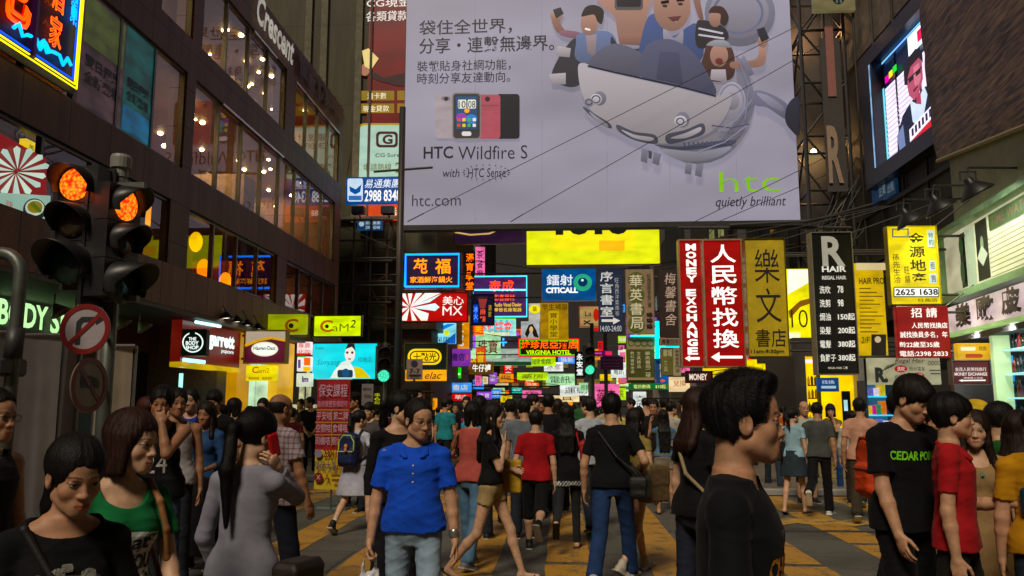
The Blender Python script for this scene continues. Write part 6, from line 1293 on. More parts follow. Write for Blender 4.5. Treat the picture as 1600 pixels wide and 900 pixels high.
# shop front: display panel, fascia with raised characters, lit doorway
def rz(px,py):return PR.d2(px,py)
a_l=rz(1476,480)[0];A_R=7.2
z_t,z_m,z_f=5.40,3.78,3.04
t=thing('display_box','green framed lit display box above the right shop fascia','sign',rp(2,z_m,0));q=MB()
rbx(q,a_l,A_R,z_m,z_m+.14,-.2,.16);rbx(q,a_l,A_R,z_t-.12,z_t,-.2,.16);rbx(q,a_l,a_l+.12,z_m+.14,z_t-.12,-.2,.16);q.obj('frame',paint((.22,.36,.20),.4,.3,.2),t)
rbx(MB(),a_l+.12,A_R,z_m+.14,z_t-.12,-.2,-.05).obj('panel',glow('#b8b49c',.62,.35,1.2,.7),t)
class PlR:
 def __init__(s,o=0):s.o=o
 def d2(s,a,b):return a,b
 def d3(s,a,b,off):return rp(a,b,off+s.o)
di=[('p','#10140e',.3,sq(.30,z_m+.25,.62,z_t-.22)),('p','#b0bca0',.6,sq(.66,z_m+.2,1.15,z_t-.2)),('p','#10140e',.3,sq(1.25,z_m+.25,1.85,z_t-.18)),('e','#8a9a78',.6,(1.48,z_t-.5,1.64,z_t-.8)),('p','#c0c8b0',.7,[(1.28,4.5),(1.55,4.72),(1.82,4.5),(1.55,4.3)]),('p','#3a5a30',.5,sq(2.0,z_t-.5,7.1,z_t-.18)),('t','#8a6a5a',.4,('TIME WATCH',(2.1,z_t-.24,4.0,z_t-.44))),('e','#2a4a28',.4,(.34,5.1,.58,4.7)),('e','#2a4a28',.4,(.34,4.6,.58,4.1))]+[('p','#8a866e',.5,[(2.0,4.0+.09*k),(7.1,4.06+.09*k),(7.1,4.09+.09*k),(2.0,4.02+.09*k)])for k in range(9)]
draw(PlR(-.05),di,t,0,.004)
t=thing('fascia_sign','pale pink shop fascia with large dark raised brush characters','sign',rp(2,z_f,0));a_f=rz(1490,510)[0]
rbx(MB(),a_f,A_R,z_f+.08,z_m-.10,-.2,.10).obj('panel',glow('#c8b4b8',.72,.45,1.1,.7),t);q=MB();rbx(q,a_f-.06,A_R,z_f,z_f+.078,-.2,.16);rbx(q,a_f-.06,a_f-.002,z_f+.08,z_m-.1,-.2,.13);q.obj('frame',glow('#a8c888',.5,.3,base=.6),t)
ra=[rz(x,505)[0]for x in(1518,1555,1597,1650)]
for c,a in zip('美歐皮具',ra):
 v,f=fit_text(c,(a-.34,z_f+.14,a+.34,z_m-.12),.045)
 mb=MB();V0=[rp(p[0],p[1],.19)for p in v];mesh_obj('raised_character',V0,f,paint((.07,.045,.04),.5),None,t)
 V1=[rp(p[0],p[1],.115)for p in v];mesh_obj('character_back',V1,f,paint((.05,.035,.03),.5),None,t)
sh=thing('shop','right-hand shop interior with a cyan lit bottle fridge under the pink fascia','shop',rp(3.5,.12,-2))
q=MB();rbx(q,-.6,A_R,z_f-.12,z_f-.01,-3,.05);rbx(q,-.6,A_R,.12,3,-3.1,-3.0);rbx(q,-.6,-.4,.12,z_f-.12,-3,.04);rbx(q,A_R,A_R+.2,.12,3,-3,0);q.obj('shell',paint((.07,.06,.055),.6),sh)
af=rz(1553,600)[0];q=MB();rbx(q,af-.05,af+.10,.12,z_f-.13,-.3,.0);q.obj('door_jamb',glow('#b8d0a0',.55,.3,base=.6),sh)
q=MB();rbx(q,af+.16,af+2.6,.25,2.86,-.75,-.62);q.obj('fridge_back',glow('#3ab4bc',.8,.4),sh)
q=MB();
for k in range(6):rbx(q,af+.16,af+2.6,.35+.45*k,.38+.45*k,-.61,-.15)
q.obj('shelf',glow('#b8f0ec',.7,.3),sh)
def goods(name,lab,group,protos,spots):
 """small things standing on shelves, each one its own object; protos: (label colour, mesh object)"""
 used=set()
 for i,(p,s_)in enumerate(spots):
  k=i*7%len(protos);cl,o=protos[k]
  if k in used:o=bpy.data.objects.new(name,o.data);COL.objects.link(o)
  used.add(k);o.location=p;o.scale=s_;setp(o,lab%cl,name.replace('_',' '),group)
rr_=random.Random(3);prot=[]
for cl,c in(('black','#14181c'),('blue grey','#1c2a34'),('amber','#3a2a14'),('red','#8a2a2a')):
 o=MB().lathe((0,0,0),(0,0,1),[(0,.001),(.001,.05),(.18,.05),(.24,.02),(.30,.02),(.301,.001)],10).obj('bottle',paint(lin(c),.25),None,True);prot.append((cl,o))
goods('bottle','%s bottle standing on a shelf of the cyan lit drinks fridge','bottles in the drinks fridge',prot,[(rp(af+.24+.155*j,.385+.45*k,-.3),(1,1,rr_.uniform(.85,1.1)))for k in range(6)for j in range(15)if rr_.random()<.85])
def boxes(name,cols):return[(cl,MB().bbox(-.5,.5,-.5,.5,0,1,.03).obj(name,glow(c,.55,.3)))for cl,c in cols]
q=MB();rbx(q,.5,1.35,2.05,2.55,-.5,-.4);q.obj('price_screen',glow('#3a90c8',.8,.4),sh);q=MB();rbx(q,.55,1.3,1.55,2.0,-.5,-.42);q.obj('poster',glow('#1a70b8',.8,.4),sh)
draw(PlR(-.39),[('t','#d8ecf4',.9,('MONEY',(.62,2.48,1.2,2.34))),('t','#d8ecf4',.9,('BOARD',(.62,2.28,1.1,2.14)))],sh)
q=MB();
for k in range(3):
 q=MB();rbx(q,1.0+1.7*k,1.35+1.7*k,z_f-.02,z_f-.005,-.1,.03);q.obj('downlight',glow('#f0f0ff',3,0),sh);la=bpy.data.lights.new('downlight','SPOT');la.energy=160;la.color=(.92,.97,1.0);la.spot_size=radians(150);la.spot_blend=.7;la.shadow_soft_size=.15;lo=bpy.data.objects.new('downlight_lamp',la);COL.objects.link(lo);lo.location=rp(1.2+1.7*k,z_f-.04,.1);lo.rotation_euler=(radians(20),radians(-38),0)
 # three black-shaded lamps on arms
for i,(x_,y_,Y_)in enumerate(((1423,346,17.0),(1470,326,15.9),(1526,301,14.8))):
 p=A(*P(x_,y_,Y_));lt=thing('shade_lamp',('black shaded lamp over the yellow estate agent sign, lowest of three','middle black shaded lamp between the estate sign and the display box','black shaded lamp over the display box, highest of three')[i],'lamp',p,'black shaded lamps on the right')
 ax=A(.47,-.04,-.87);ax=ax/np.linalg.norm(ax);sh_o=MB().lathe(p-ax*.20,ax,[(-.10,.07),(0,.09),(.03,.13),(.20,.30),(.24,.31),(.235,.295),(.05,.11),(.04,.001)],20).obj('shade',paint((.012,.012,.012),.45),lt,True)
 MB().lathe(p-ax*.0,ax,[(0,.265),(.012,.265),(.016,.001)],16).obj('bulb',glow('#f4ffe4',3.5,0),sh_o)
 MB().tube([p-ax*.28,p-ax*.42+A(.1,0,.1),p+A(.9,.2,.5),p+A(1.6,.5,.62)],.022,6).obj('arm',paint((.02,.02,.02),.5),lt)
 mb=MB();mb.tube([p-ax*.26+A(-.14,0,0),p-ax*.26+A(-.14,0,.16),p-ax*.26+A(.14,0,.16),p-ax*.26+A(.14,0,0)],.018,6);mb.obj('yoke',paint((.02,.02,.02),.5),lt)
 la=bpy.data.lights.new('shade_lamp','SPOT');la.energy=200;la.color=(.90,1.0,.70);la.spot_size=radians(125);la.spot_blend=.6;la.shadow_soft_size=.2;lo=bpy.data.objects.new('shade_lamp_light',la);COL.objects.link(lo);lo.location=p+ax*.06
 from mathutils import Vector
 lo.rotation_euler=Vector(ax).to_track_quat('-Z','Y').to_euler()
 # ---- yellow lit shop closing the right corner
CS=thing('shop','yellow lit shop on the far right corner with steps up to its door','shop',(7.9,23,.12));ysf=22.8
xA,xB=P(1262,640,ysf)[0],P(1342,640,ysf)[0];zT=P(1300,556,ysf)[2]
q=MB();q.box(xA-.3,xB+1.9,ysf,27.1,zT,zT+.5);q.box(xA-.3,xA,ysf,26,.12,zT);q.obj('frame',paint((.05,.045,.04),.6),CS)
q=MB();q.box(xB,xB+.18,ysf-.05,ysf+.3,.12,zT);q.obj('pillar',paint((.30,.29,.28),.4,.4),CS)
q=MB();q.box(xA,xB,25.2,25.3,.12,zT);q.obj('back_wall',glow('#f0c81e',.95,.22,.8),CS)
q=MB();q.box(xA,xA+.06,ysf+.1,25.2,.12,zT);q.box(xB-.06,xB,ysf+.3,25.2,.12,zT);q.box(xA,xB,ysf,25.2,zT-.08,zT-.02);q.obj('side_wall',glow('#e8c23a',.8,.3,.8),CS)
q=MB();q.box(xA-.1,xB,ysf+.2,25.2,.12,.30);q.box(xA-.1,xB,ysf-.2,ysf+.2,.12,.20);q.obj('step',paint((.35,.33,.28),.5),CS)
q=MB()
for k in range(4):z=1.0+.38*k;q.box(xA+.35,xB-.45,24.9,25.15,z,z+.03)
rr_=random.Random(8)
for k in range(4):
 for j in range(7):
  x=xA+.4+.10*j;q.lathe((x,25.0,1.03+.38*k),(0,0,1),[(0,.035),(rr_.uniform(.1,.25),.04),(.28,.001)],7,rr_.randrange(1,4))
q.obj('shelf',[paint((.12,.08,.04),.5),paint((.3,.2,.1),.4),paint((.06,.05,.05),.4),paint((.5,.45,.35),.4)],CS)
q=MB().box(xA,xB,ysf-.02,ysf-.005,zT-.20,zT-.10);q.obj('lintel_light',glow('#f0c8d0',1.2,.2),CS)
t=thing('standee','slim black information standee on two thin legs before the yellow shop','stand',P(1322,705,20.6));pz=lambda y:P(1322,y,20.6)[2];xm0,xm1=P(1317,640,20.6)[0],P(1330,640,20.6)[0]
MB().bbox(xm0,xm1,20.6,20.66,pz(664),pz(611),.01).obj('panel',paint((.012,.012,.012),.3),t);MB().box(xm0+.03,xm1-.08,20.592,20.599,pz(642),pz(625)).obj('display',glow('#a8d0d8',.9,.3),t)
q=MB();q.tube([(xm0+.04,20.63,.12),(xm0+.04,20.63,pz(664))],.012,6);q.tube([(xm1-.04,20.63,.12),(xm1-.04,20.63,pz(664))],.012,6);q.bbox(xm0-.1,xm1+.1,20.5,20.8,.12,.15,.005);q.obj('legs',paint((.08,.08,.08),.4,.7),t)
t=sign('small tilted blue notice hung in front of the yellow shop',(1278,590,1311,612),21.5,'#1c4a86',[('t','#b8ccd8',.8,('找換',(1284,594,1304,600))),('r','#a8bcc8',.8,(1283,603,1306,607))],.5)
# glass show-case to the right of it
t=thing('showcase','glass showcase of boxed goods on cyan lit shelves beside the yellow shop','showcase',P(1375,722,19.2));Yc=19.2;cx0,cx1=P(1354,650,Yc)[0],P(1402,650,Yc)[0];cz0,cz1=.12,P(1380,600,Yc)[2]
q=MB();
for x in(cx0,cx1-.05):q.box(x,x+.05,Yc,Yc+.5,cz0,cz1)
q.box(cx0,cx1,Yc,Yc+.5,cz1,cz1+.08);q.box(cx0+.05,cx1-.05,Yc,Yc+.5,cz0,cz0+.35);q.obj('frame',paint((.06,.065,.07),.3,.6),t)
MB().box(cx0+.05,cx1-.05,Yc+.44,Yc+.48,cz0+.35,cz1).obj('back_light',glow('#2a5a74',.6,.5),t);q=MB()
for k in range(4):z=cz0+.38+.42*k;q.box(cx0+.05,cx1-.05,Yc+.03,Yc+.43,z,z+.03)
q.obj('shelf',glow('#58c8f0',.9,.2),t);sp_=[]
for k in range(4):
 x=cx0+.08
 while x<cx1-.2:w_=rr_.uniform(.07,.15);sp_.append(((x+w_/2,Yc+.22,cz0+.411+.42*k),(w_,.25,rr_.uniform(.15,.34))));x+=w_+.02
goods('goods_box','%s box on the cyan lit shelves of the showcase by the yellow shop','boxes in the showcase',boxes('goods_box',(('white','#e8e0f0'),('yellow','#d8c020'),('pink','#c8308a'),('green','#3a8a5a'),('orange','#d87a20'),('violet','#6a6ab8'))),sp_)
# ---- steel scaffold tower between billboard and corner building
SF=thing('scaffold_tower','dark lattice steel tower with cross braces at the billboard right end','scaffold',P(1290,360,25));q=MB();cols_=[(7.45,24.6),(8.75,24.6),(7.6,26.4),(8.75,26.4)]
for x,y in cols_:q.tube([(x,y,.12),(x,y,22)],.06,6)
for k in range(10):
 z=4.6+1.7*k
 for a,b in((0,1),(0,2),(1,3),(2,3)):
  p0,p1=cols_[a],cols_[b];q.tube([(*p0,z),(*p1,z)],.045,5)
  z2=z+1.7;q.tube([(*p0,z if k%2 else z2),(*p1,z2 if k%2 else z)],.035,5)
q.obj('lattice',paint((.06,.058,.06),.45,.6),SF);q=MB()
for k in range(9):a=RNG.uniform(0,1);q.tube([(7.2+.2*k,24.3,6.2+.2*(k%3)),(7.9+.2*k,24.5,7.6+RNG.uniform(-.8,.8)),(9,24.9-.1*k,8.6+RNG.uniform(-1,1))],.018,5)
q.tube([P(1140,352,24.2),P(1270,345,24.0),P(1392,312,22.5)],.05,6);q.tube([P(1060,356,24.4),P(1330,356,24.1)],.05,6);q.obj('cable',paint((.03,.028,.028),.6),SF)
BS=thing('pole_scaffold','brown lattice of scaffold poles against the concrete tower above the lime camera sign','scaffold',(-6.0,27.4,0));q=MB();xs_=[P(x,430,27.4)[0]for x in(528,552,578,604)]
for x in xs_:q.tube([(x,27.4,0),(x,27.4,8.0)],.045,6)
for k in range(7):z=3.6+.72*k;q.tube([(xs_[0]-.2,27.34,z),(xs_[-1]+.2,27.34,z)],.04,6)
for k in range(3):q.tube([(xs_[k],27.44,4.2+.7*k),(xs_[k+1],27.44,6.6-.3*k)],.03,5);q.tube([(xs_[k+1],27.44,3.6+.5*k),(xs_[k],27.44,5.6)],.03,5)
q.obj('poles',paint((.13,.085,.05),.6,noise=.3),BS);q=MB()
for k in range(3):q.box(xs_[k]+.05,xs_[k+1]-.05,27.5,27.56,4.1+1.1*(k%2),5.0+1.1*(k%2))
q.obj('boards',paint((.11,.075,.05),.7,noise=.4),BS)
t=thing('hanging_letters','faded vertical banner letters R on the dark scaffold','sign',P(1302,290,24.3));v,f=fit_text('R',(P(1294,250,24.3)[0],P(1300,286,24.3)[2],P(1317,250,24.3)[0],P(1300,196,24.3)[2]),.03);mesh_obj('lettering',[(p[0],24.3,p[1])for p in v],f,paint((.32,.22,.15),.7),None,t);MB().box(P(1290,250,24.4)[0],P(1322,250,24.4)[0],24.36,24.40,P(1300,300,24.4)[2],P(1300,60,24.4)[2]).obj('backing',paint((.05,.045,.04),.7),t)
MB().box(P(1293,120,24.3)[0],P(1306,120,24.3)[0],24.32,24.35,P(1300,150,24.3)[2],P(1300,40,24.3)[2]).obj('strip',paint((.30,.12,.10),.7),t)
sign('pale board with a round black logo at the top of the scaffold',(1269,-60,1335,17),24.0,'#8a8260',[('e','#14140c',.3,(1298,-30,1322,7)),('r','#6a7a70',.4,(1306,-6,1309,5)),('r','#6a7a70',.4,(1312,-6,1315,5))],.35)
hb_=thing('wall_bulb','bare bright bulb on the orange lit wall behind the scaffold','lamp',P(1271,237,26.9));pz_=P(1271,237,26.9);MB().ball(pz_,.09,8).obj('bulb',glow('#fff0b0',25,0),hb_,True);MB().tube([pz_,(pz_[0],27.2,pz_[2]+.2)],.02,6).obj('stem',paint((.05,.05,.05),.5),hb_)
la=bpy.data.lights.new('wall_bulb','POINT');la.energy=55;la.color=(1,.50,.16);la.shadow_soft_size=.1;lo=bpy.data.objects.new('wall_bulb_light',la);COL.objects.link(lo);lo.location=(pz_[0],pz_[1]-.3,pz_[2])
la=bpy.data.lights.new('wall_bulb','POINT');la.energy=60;la.color=(1,.5,.2);la.shadow_soft_size=.1;lo=bpy.data.objects.new('wall_bulb_light',la);COL.objects.link(lo);lo.location=(pz_[0]-.2,pz_[1]-.3,pz_[2]+4)
# ---- left corner shop fronts under the soffit
LS=thing('shop','snack shop with red and gold packets under the deep red fascia','shop',(XS-.5,18,0));yq0,yq1=PX(283,640,XL-.3)[1],PX(366,640,XL-.3)[1]
q=MB();q.box(XS-1.6,XS-1.5,yq0-.5,yq1+2.5,0,3.1);q.obj('back_wall',glow('#7a4420',.45,.5,1.0),LS)  # back and end walls glow in place of the shop's own lamps
q=MB();q.box(XS-1.5,XL-.2,yq1+.9,yq1+1.0,0,3.1);q.obj('end_wall',glow('#8a4a22',.5,.5,1.0),LS)
sp_=[];q=MB()
for z in(.9,1.3,1.7,2.1,2.45):
 q.box(XS-1.4,XL-.3,yq1+.55,yq1+.89,z-.03,z);x=XS-1.3
 while x<XL-.5:w_=RNG.uniform(.12,.3);sp_.append(((x+w_/2,yq1+.74,z),(w_,.26,RNG.uniform(.15,.32))));x+=w_+RNG.uniform(.02,.12)
q.obj('shelf',paint((.12,.06,.03),.5),LS);goods('snack_packet','%s snack packet on the shelves of the snack shop','packets in the snack shop',boxes('snack_packet',(('red','#c02018'),('gold','#e8b820'),('orange','#e06a18'),('cream','#d8d0c0'),('dark red','#7a1420'))),sp_)
q=MB();q.box(XL-.45,XL-.39,yq0+.15,yq0+.2,.3,2.2);q.obj('door_light',glow('#a8e8e0',1.3,.2),LS)
q=MB().bbox(XS-.4,XL-.5,yq1+.2,yq1+.5,.1,1.0,.02);q.obj('counter',paint((.16,.10,.06),.5),LS)
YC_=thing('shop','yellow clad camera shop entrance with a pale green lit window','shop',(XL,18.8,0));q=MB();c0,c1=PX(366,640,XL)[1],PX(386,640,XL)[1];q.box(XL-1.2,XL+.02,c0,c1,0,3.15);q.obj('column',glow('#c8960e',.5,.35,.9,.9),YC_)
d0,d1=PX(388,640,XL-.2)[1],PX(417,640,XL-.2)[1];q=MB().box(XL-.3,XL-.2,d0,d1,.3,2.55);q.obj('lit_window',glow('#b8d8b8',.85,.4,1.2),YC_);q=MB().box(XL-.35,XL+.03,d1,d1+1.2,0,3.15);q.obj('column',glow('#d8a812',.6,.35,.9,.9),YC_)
q=MB().box(XL-1.0,XL-.1,d1+1.2,YE,0,3.1);q.obj('wall',paint((.07,.055,.045),.6),YC_)
q=MB();
for k in range(6):q.box(XL-.1,XL-.08,d1+1.5+.6*k,d1+1.9+.6*k,1.0+.5*(k%2),1.6+.6*(k%3))
q.obj('poster',glow('#c8c8a0',.6,.6),YC_)
for i in range(4):
 p=A(*P(353+16.5*i,497+5.5*i,15.6+.7*i));lt=thing('shade_lamp',('first black lamp on the rail above the snack fascia, nearest the viewer','second black lamp on the rail above the snack fascia','third black lamp on the rail above the snack fascia','fourth black lamp on the rail above the snack fascia, nearest the lime panel')[i],'lamp',p,'black lamps on the left rail')
 MB().lathe(p+A(0,0,.12),(0.1,0,-1),[(0,.04),(.03,.07),(.12,.15),(.14,.15),(.135,.14),(.05,.05)],14).obj('shade',paint((.015,.015,.015),.5),lt,True);MB().lathe(p+A(0,0,.02),(.1,0,-1),[(0,.12),(.01,.12),(.01,.001)],12).obj('bulb',glow('#fff6e0',4,0),lt);MB().tube([p+A(0,0,.12),p+A(-.1,0,.3),p+A(-.7,0,.32)],.015,5).obj('arm',paint((.02,.02,.02)),lt)
 # ---- white cloth hoardings at the left
def cloth(label,x0,x1,ytop,Y0,z0,col,seed):
 p0,p1=P(x0,ytop,Y0),P(x1,ytop,Y0+.25);t=thing('cloth_banner',label,'banner',((p0[0]+p1[0])/2,Y0,0));n=40;mrow=8;V=[];r=random.Random(seed);ph=r.uniform(0,6)
 for i in range(n+1):
  s=i/n;
  for j in range(mrow+1):h=j/mrow;z=p0[2]*h+z0*(1-h)+(p1[2]-p0[2])*s*h;dd=.020*sin(s*7+ph+(1-h)*1.2)+.010*sin(s*17+ph+2*h);V.append((p0[0]+(p1[0]-p0[0])*s,p0[1]+(p1[1]-p0[1])*s+dd*(1.2-h),z))
 F=[(i*(mrow+1)+j,(i+1)*(mrow+1)+j,(i+1)*(mrow+1)+j+1,i*(mrow+1)+j+1)for i in range(n)for j in range(mrow)]
 mesh_obj('cloth',V,F,paint(col,.8,noise=.12,scale=3),None,t,True);MB().tube([A(*p0)+A(-.03,-.02,.02),A(*p1)+A(.03,-.02,.02)],.022,6).obj('rod',paint((.45,.42,.45),.4,.5),t)
 q=MB();q.tube([A(*p0)+A(-.02,.04,.02),(p0[0]-.02,p0[1]+.04,0)],.02,6);q.tube([A(*p1)+A(.02,.04,.02),(p1[0]+.02,p1[1]+.04,0)],.02,6);q.obj('post',paint((.3,.3,.3),.4,.7),t);return t
cloth('white cloth hoarding cut off by the left edge',-70,15,522,8.6,.1,(.46,.44,.45),1);cloth('white cloth hoarding with a magenta edge behind the hooked pole',34,98,526,8.9,.1,(.50,.47,.48),2);cloth('grey side flap of cloth hoarding beside the no right turn sign',98,122,536,9.2,.1,(.34,.31,.31),4);cloth('cream cloth hoarding with a metal top rod behind the road signs',153,208,543,9.4,.1,(.60,.50,.38),3)
# ---- traffic signals and road signs
GP=paint((.12,.13,.115),.45,.5,.25,8);BKM=paint((.014,.014,.015),.42,noise=.3,scale=5)
def signal_head(t,c,face_deg,lit,scale=1.0):
 """three-lens head; c = centre of the top lens; face_deg: 0 looks at the viewer, + turns towards the right"""
 a=radians(face_deg);n=A(sin(a),-cos(a),0);r=A(cos(a),sin(a),0);up=A(0,0,1);s=scale;c=A(*c)
 q=MB();
 for k in range(3):q.obox(c-up*.245*s*k,r,up,n,-.15*s,.15*s,-.12*s,.12*s,-.15*s,0)
 q.obox(c,r,up,n,-.165*s,.165*s,-.66*s,.14*s,-.17*s,-.145*s);body=q.obj('signal_head',BKM,t)
 for k in range(3):
  cc=c-up*(.245*k+(.03 if k==2 else 0))*s;on=k==lit;R_=.105*s if k<2 else.128*s
  col=[(1,.13,.02),(1,.5,.02),(.1,.9,.5)][k]
  q=MB();q.lathe(cc,n,[(0,R_),(.012,R_*.97),(.03,R_*.7),(.036,.001)],24);q.obj('lens',lens_mat(k,on),body,True)
  q=MB();V=[];F=[];nn=22;L=(.17 if k<2 else.24)*s
  for i in range(nn+1):
   th=radians(-25+230*i/nn);rad=R_*1.13;d_=r*cos(th)+up*sin(th);ln=L*(.35+.65*max(0,sin(th))**.7)
   V+=[cc+d_*rad,cc+d_*rad*1.02+n*ln-up*.03*s*(ln/L),cc+d_*(rad+.006),cc+d_*(rad*1.02+.006)+n*ln-up*.03*s*(ln/L)]
  for i in range(nn):b=4*i;F+=[(b,b+4,b+5,b+1),(b+2,b+3,b+7,b+6),(b+1,b+5,b+7,b+3)]
  q.add(V,F);q.obj('visor',BKM,body,True)
def lens_mat(k,on):
 key=('lens',k,on)
 if key in MATS:return MATS[key]
 m,nt,b=new_mat('lens');c=[(1,.10,.01),(.9,.45,.02),(.02,.75,.40)][k];b.inputs['Roughness'].default_value=.15
 if not on:b.inputs['Base Color'].default_value=(*[x*.05+.01 for x in c],1)
 else:
  tc=nd(nt,'ShaderNodeTexCoord');vo=nd(nt,'ShaderNodeTexVoronoi',Scale=48.0);nt.links.new(tc.outputs['Object'],vo.inputs['Vector'])
  cr=nd(nt,'ShaderNodeValToRGB');cr.color_ramp.elements[0].position=.2;cr.color_ramp.elements[1].position=.75
  cr.color_ramp.elements[0].color=((1.0,.34,.01,1),(1,.5,.02,1),(.1,.95,.6,1))[k];cr.color_ramp.elements[1].color=((.8,.02,.003,1),(.6,.2,.01,1),(.01,.4,.2,1))[k]
  nt.links.new(vo.outputs['Distance'],cr.inputs[0]);nt.links.new(cr.outputs[0],b.inputs['Emission Color']);b.inputs['Emission Strength'].default_value=1.35;b.inputs['Base Color'].default_value=(.1,.01,.01,1)
 MATS[key]=m;return m
YT=4.9;pT=P(156,300,YT);TL=thing('traffic_light','large traffic signal glowing red on a grey pole at the left','traffic light',(pT[0],YT+.22,0))
zt=P(156,225,YT)[2]
MB().tube([(pT[0],YT+.22,0),(pT[0],YT+.22,zt-.12)],.045,14).obj('pole',GP,TL,True);MB().lathe((pT[0],YT+.22,zt-.16),(0,0,1),[(0,.050),(.06,.050),(.061,.065),(.13,.068),(.15,.06),(.16,.001)],18).obj('cap',paint((.22,.22,.20),.5),TL)
signal_head(TL,(P(118,288,YT)[0],YT,P(118,288,YT)[2]),-4,0)
c2=P(187,316,YT+.05);signal_head(TL,(c2[0],YT+.12,c2[2]),80,0)
q=MB();
for z in(zt-.25,zt-1.0):q.box(pT[0]-.2,pT[0]+.2,YT+.16,YT+.20,z,z+.04)
q.obj('clamp',GP,TL)
lr=bpy.data.lights.new('signal_glow','POINT');lr.energy=1.2;lr.color=(1,.12,.03);lr.shadow_soft_size=.08;lo=bpy.data.objects.new('signal_glow',lr);COL.objects.link(lo);lo.location=(P(118,288,YT)[0],YT-.10,P(118,288,YT)[2])
def disc(t,c,n,R_,ring='#7a1210',face='#9a9296'):
 n=A(*n)/np.linalg.norm(n);up=A(0,0,1);r=np.cross(up,n)*-1;r=np.cross(n,up)*-1;r=np.cross(up,n);c=A(*c)
 MB().lathe(c,n,[(-.008,R_),(0,R_),(0,.001)],36).obj('plate',paint(lin(face),.45,noise=.12,scale=8),t);MB().lathe(c,n,[(.001,R_),(.004,R_),(.004,R_*.80),(.001,R_*.80)],36).obj('red_ring',paint(lin(ring),.4,noise=.2),t)
 return c,n,r,up
pS=P(133,514,4.55);t=thing('road_sign','round no right turn sign with a red ring and bar','road sign',(pS[0],4.55,pS[2]-.15),'prohibition signs on the signal pole');R_=41*4.55/1280
c,n,r,up=disc(t,pS,(.05,-1,0),R_);
def dec(name,pts,off,m):mesh_obj(name,[c+r*x*R_+up*y*R_+n*off for x,y in pts],[tuple(range(len(pts)))],m,None,t)
BKP=paint((.012,.012,.014),.5)
def prism():pass
q=MB();bk_=[(-.36,-.62),(-.16,-.62),(-.16,.18),(-.06,.28),(.42,.28),(.42,.16),(.74,.38),(.42,.60),(.42,.48),(-.16,.48),(-.36,.28)]
mesh_obj('arrow',[c+r*x*R_+up*y*R_+n*.003 for x,y in bk_],[(0,1,2,10),(2,3,9,10),(3,4,8,9),(5,6,7)],BKP,None,t)
dec('red_bar',[(-.62,-.50),(-.50,-.62),(.62,.50),(.50,.62)],.005,paint(lin('#7a1210'),.4,noise=.2))
q=MB().tube([(pT[0],YT+.2,pS[2]),(pS[0],4.56,pS[2])],.015,6);q.obj('bracket',GP,t)
pS2=P(140,602,4.7);t=thing('road_sign','narrow turned no entry for trucks sign below the no right turn sign','road sign',(pS2[0],4.7,pS2[2]-.15),'prohibition signs on the signal pole');R_=44*4.7/1280
c,n,r,up=disc(t,pS2,(.99,-.10,0),R_,face='#8f8878');mesh_obj('symbol',[c+r*x*R_+up*y*R_+n*.003 for x,y in[(-.5,-.1),(.1,-.1),(.1,.35),(-.5,.35),(.14,-.1),(.5,-.1),(.5,.12),(.34,.3),(.14,.3)]],[(0,1,2,3),(4,5,6,7,8)],BKP,None,t);dec('red_bar',[(-.50,.62),(-.62,.50),(.50,-.62),(.62,-.50)],.005,paint(lin('#7a1210'),.4,noise=.2))
q=MB().tube([(pT[0],YT+.2,pS2[2]),tuple(c)],.015,6);q.obj('bracket',GP,t)
q=MB().box(pT[0]-.04,pT[0]+.05,YT+.14,YT+.17,pS2[2]-.62,pS2[2]-.47);tt_=thing('pole_notice','small yellow notice strapped to the signal pole','notice',(pT[0],YT+.15,pS2[2]-.62));q.obj('plate',paint(lin('#b08a3a'),.6),tt_);MB().tube([(pT[0]-.05,YT+.2,pS2[2]-.5),(pT[0]+.05,YT+.17,pS2[2]-.44)],.006,5).obj('strap',paint(lin('#8a1a2a'),.6),tt_)
# hooked pole at the left edge
hp0=P(18,560,4.2);t=thing('hooked_pole','grey pole bent over at the top by the left edge','post',(hp0[0],4.2,0));xh=P(28,480,4.2)[0];zh=P(28,395,4.2)[2];q=MB();pts=[(xh-.01,4.2,0),(xh,4.2,zh-.12)]+[(xh-.12+.12*cos(radians(a_)),4.2,zh-.12+.12*sin(radians(a_)))for a_ in range(15,106,15)]+[(xh-.5,4.2,zh+.02)]
q.tube(pts,.034,12);q.obj('pole',GP,t,True);MB().tube([(xh-.005,4.2,P(20,560,4.2)[2]),(xh,4.2,P(20,512,4.2)[2])],.045,12).obj('sleeve',paint((.03,.03,.032),.5),t,True);MB().bbox(xh-.12,xh+.02,4.1,4.3,P(20,588,4.2)[2],P(20,560,4.2)[2],.015).obj('push_box',paint((.018,.018,.02),.45),t)
# tall street pole in the middle left, with a far signal and notices
pp_=P(620,640,22.5);SP=thing('street_pole','tall thin dark pole rising beside the billboard left edge','post',(pp_[0],22.5,0));MB().tube([(pp_[0],22.5,0),(pp_[0],22.5,P(618,168,22.5)[2])],[.11,.09],12).obj('pole',paint((.05,.042,.042),.5,.4),SP,True);MB().tube([(pp_[0]-.8,22.5,P(600,268,22.5)[2]),(pp_[0]+.9,22.5,P(600,263,22.5)[2])],.035,6).obj('crossarm',paint((.05,.045,.045),.5),SP)
def far_signal(label,px,py,Y,deg,lit):
 p=P(px,py,Y);t=thing('traffic_light',label,'traffic light',(p[0],Y+.15,0),'distant traffic lights');MB().tube([(p[0],Y+.18,0),(p[0],Y+.18,p[2]+.25)],.05,8).obj('pole',GP,t);signal_head(t,p,deg,lit,1.15);return t
far_signal('distant traffic light with a green lens right of the cyan screen',600,550,20.5,20,2);far_signal('distant traffic light with a green lens beside the maroon direction sign',921,548,26,10,2)
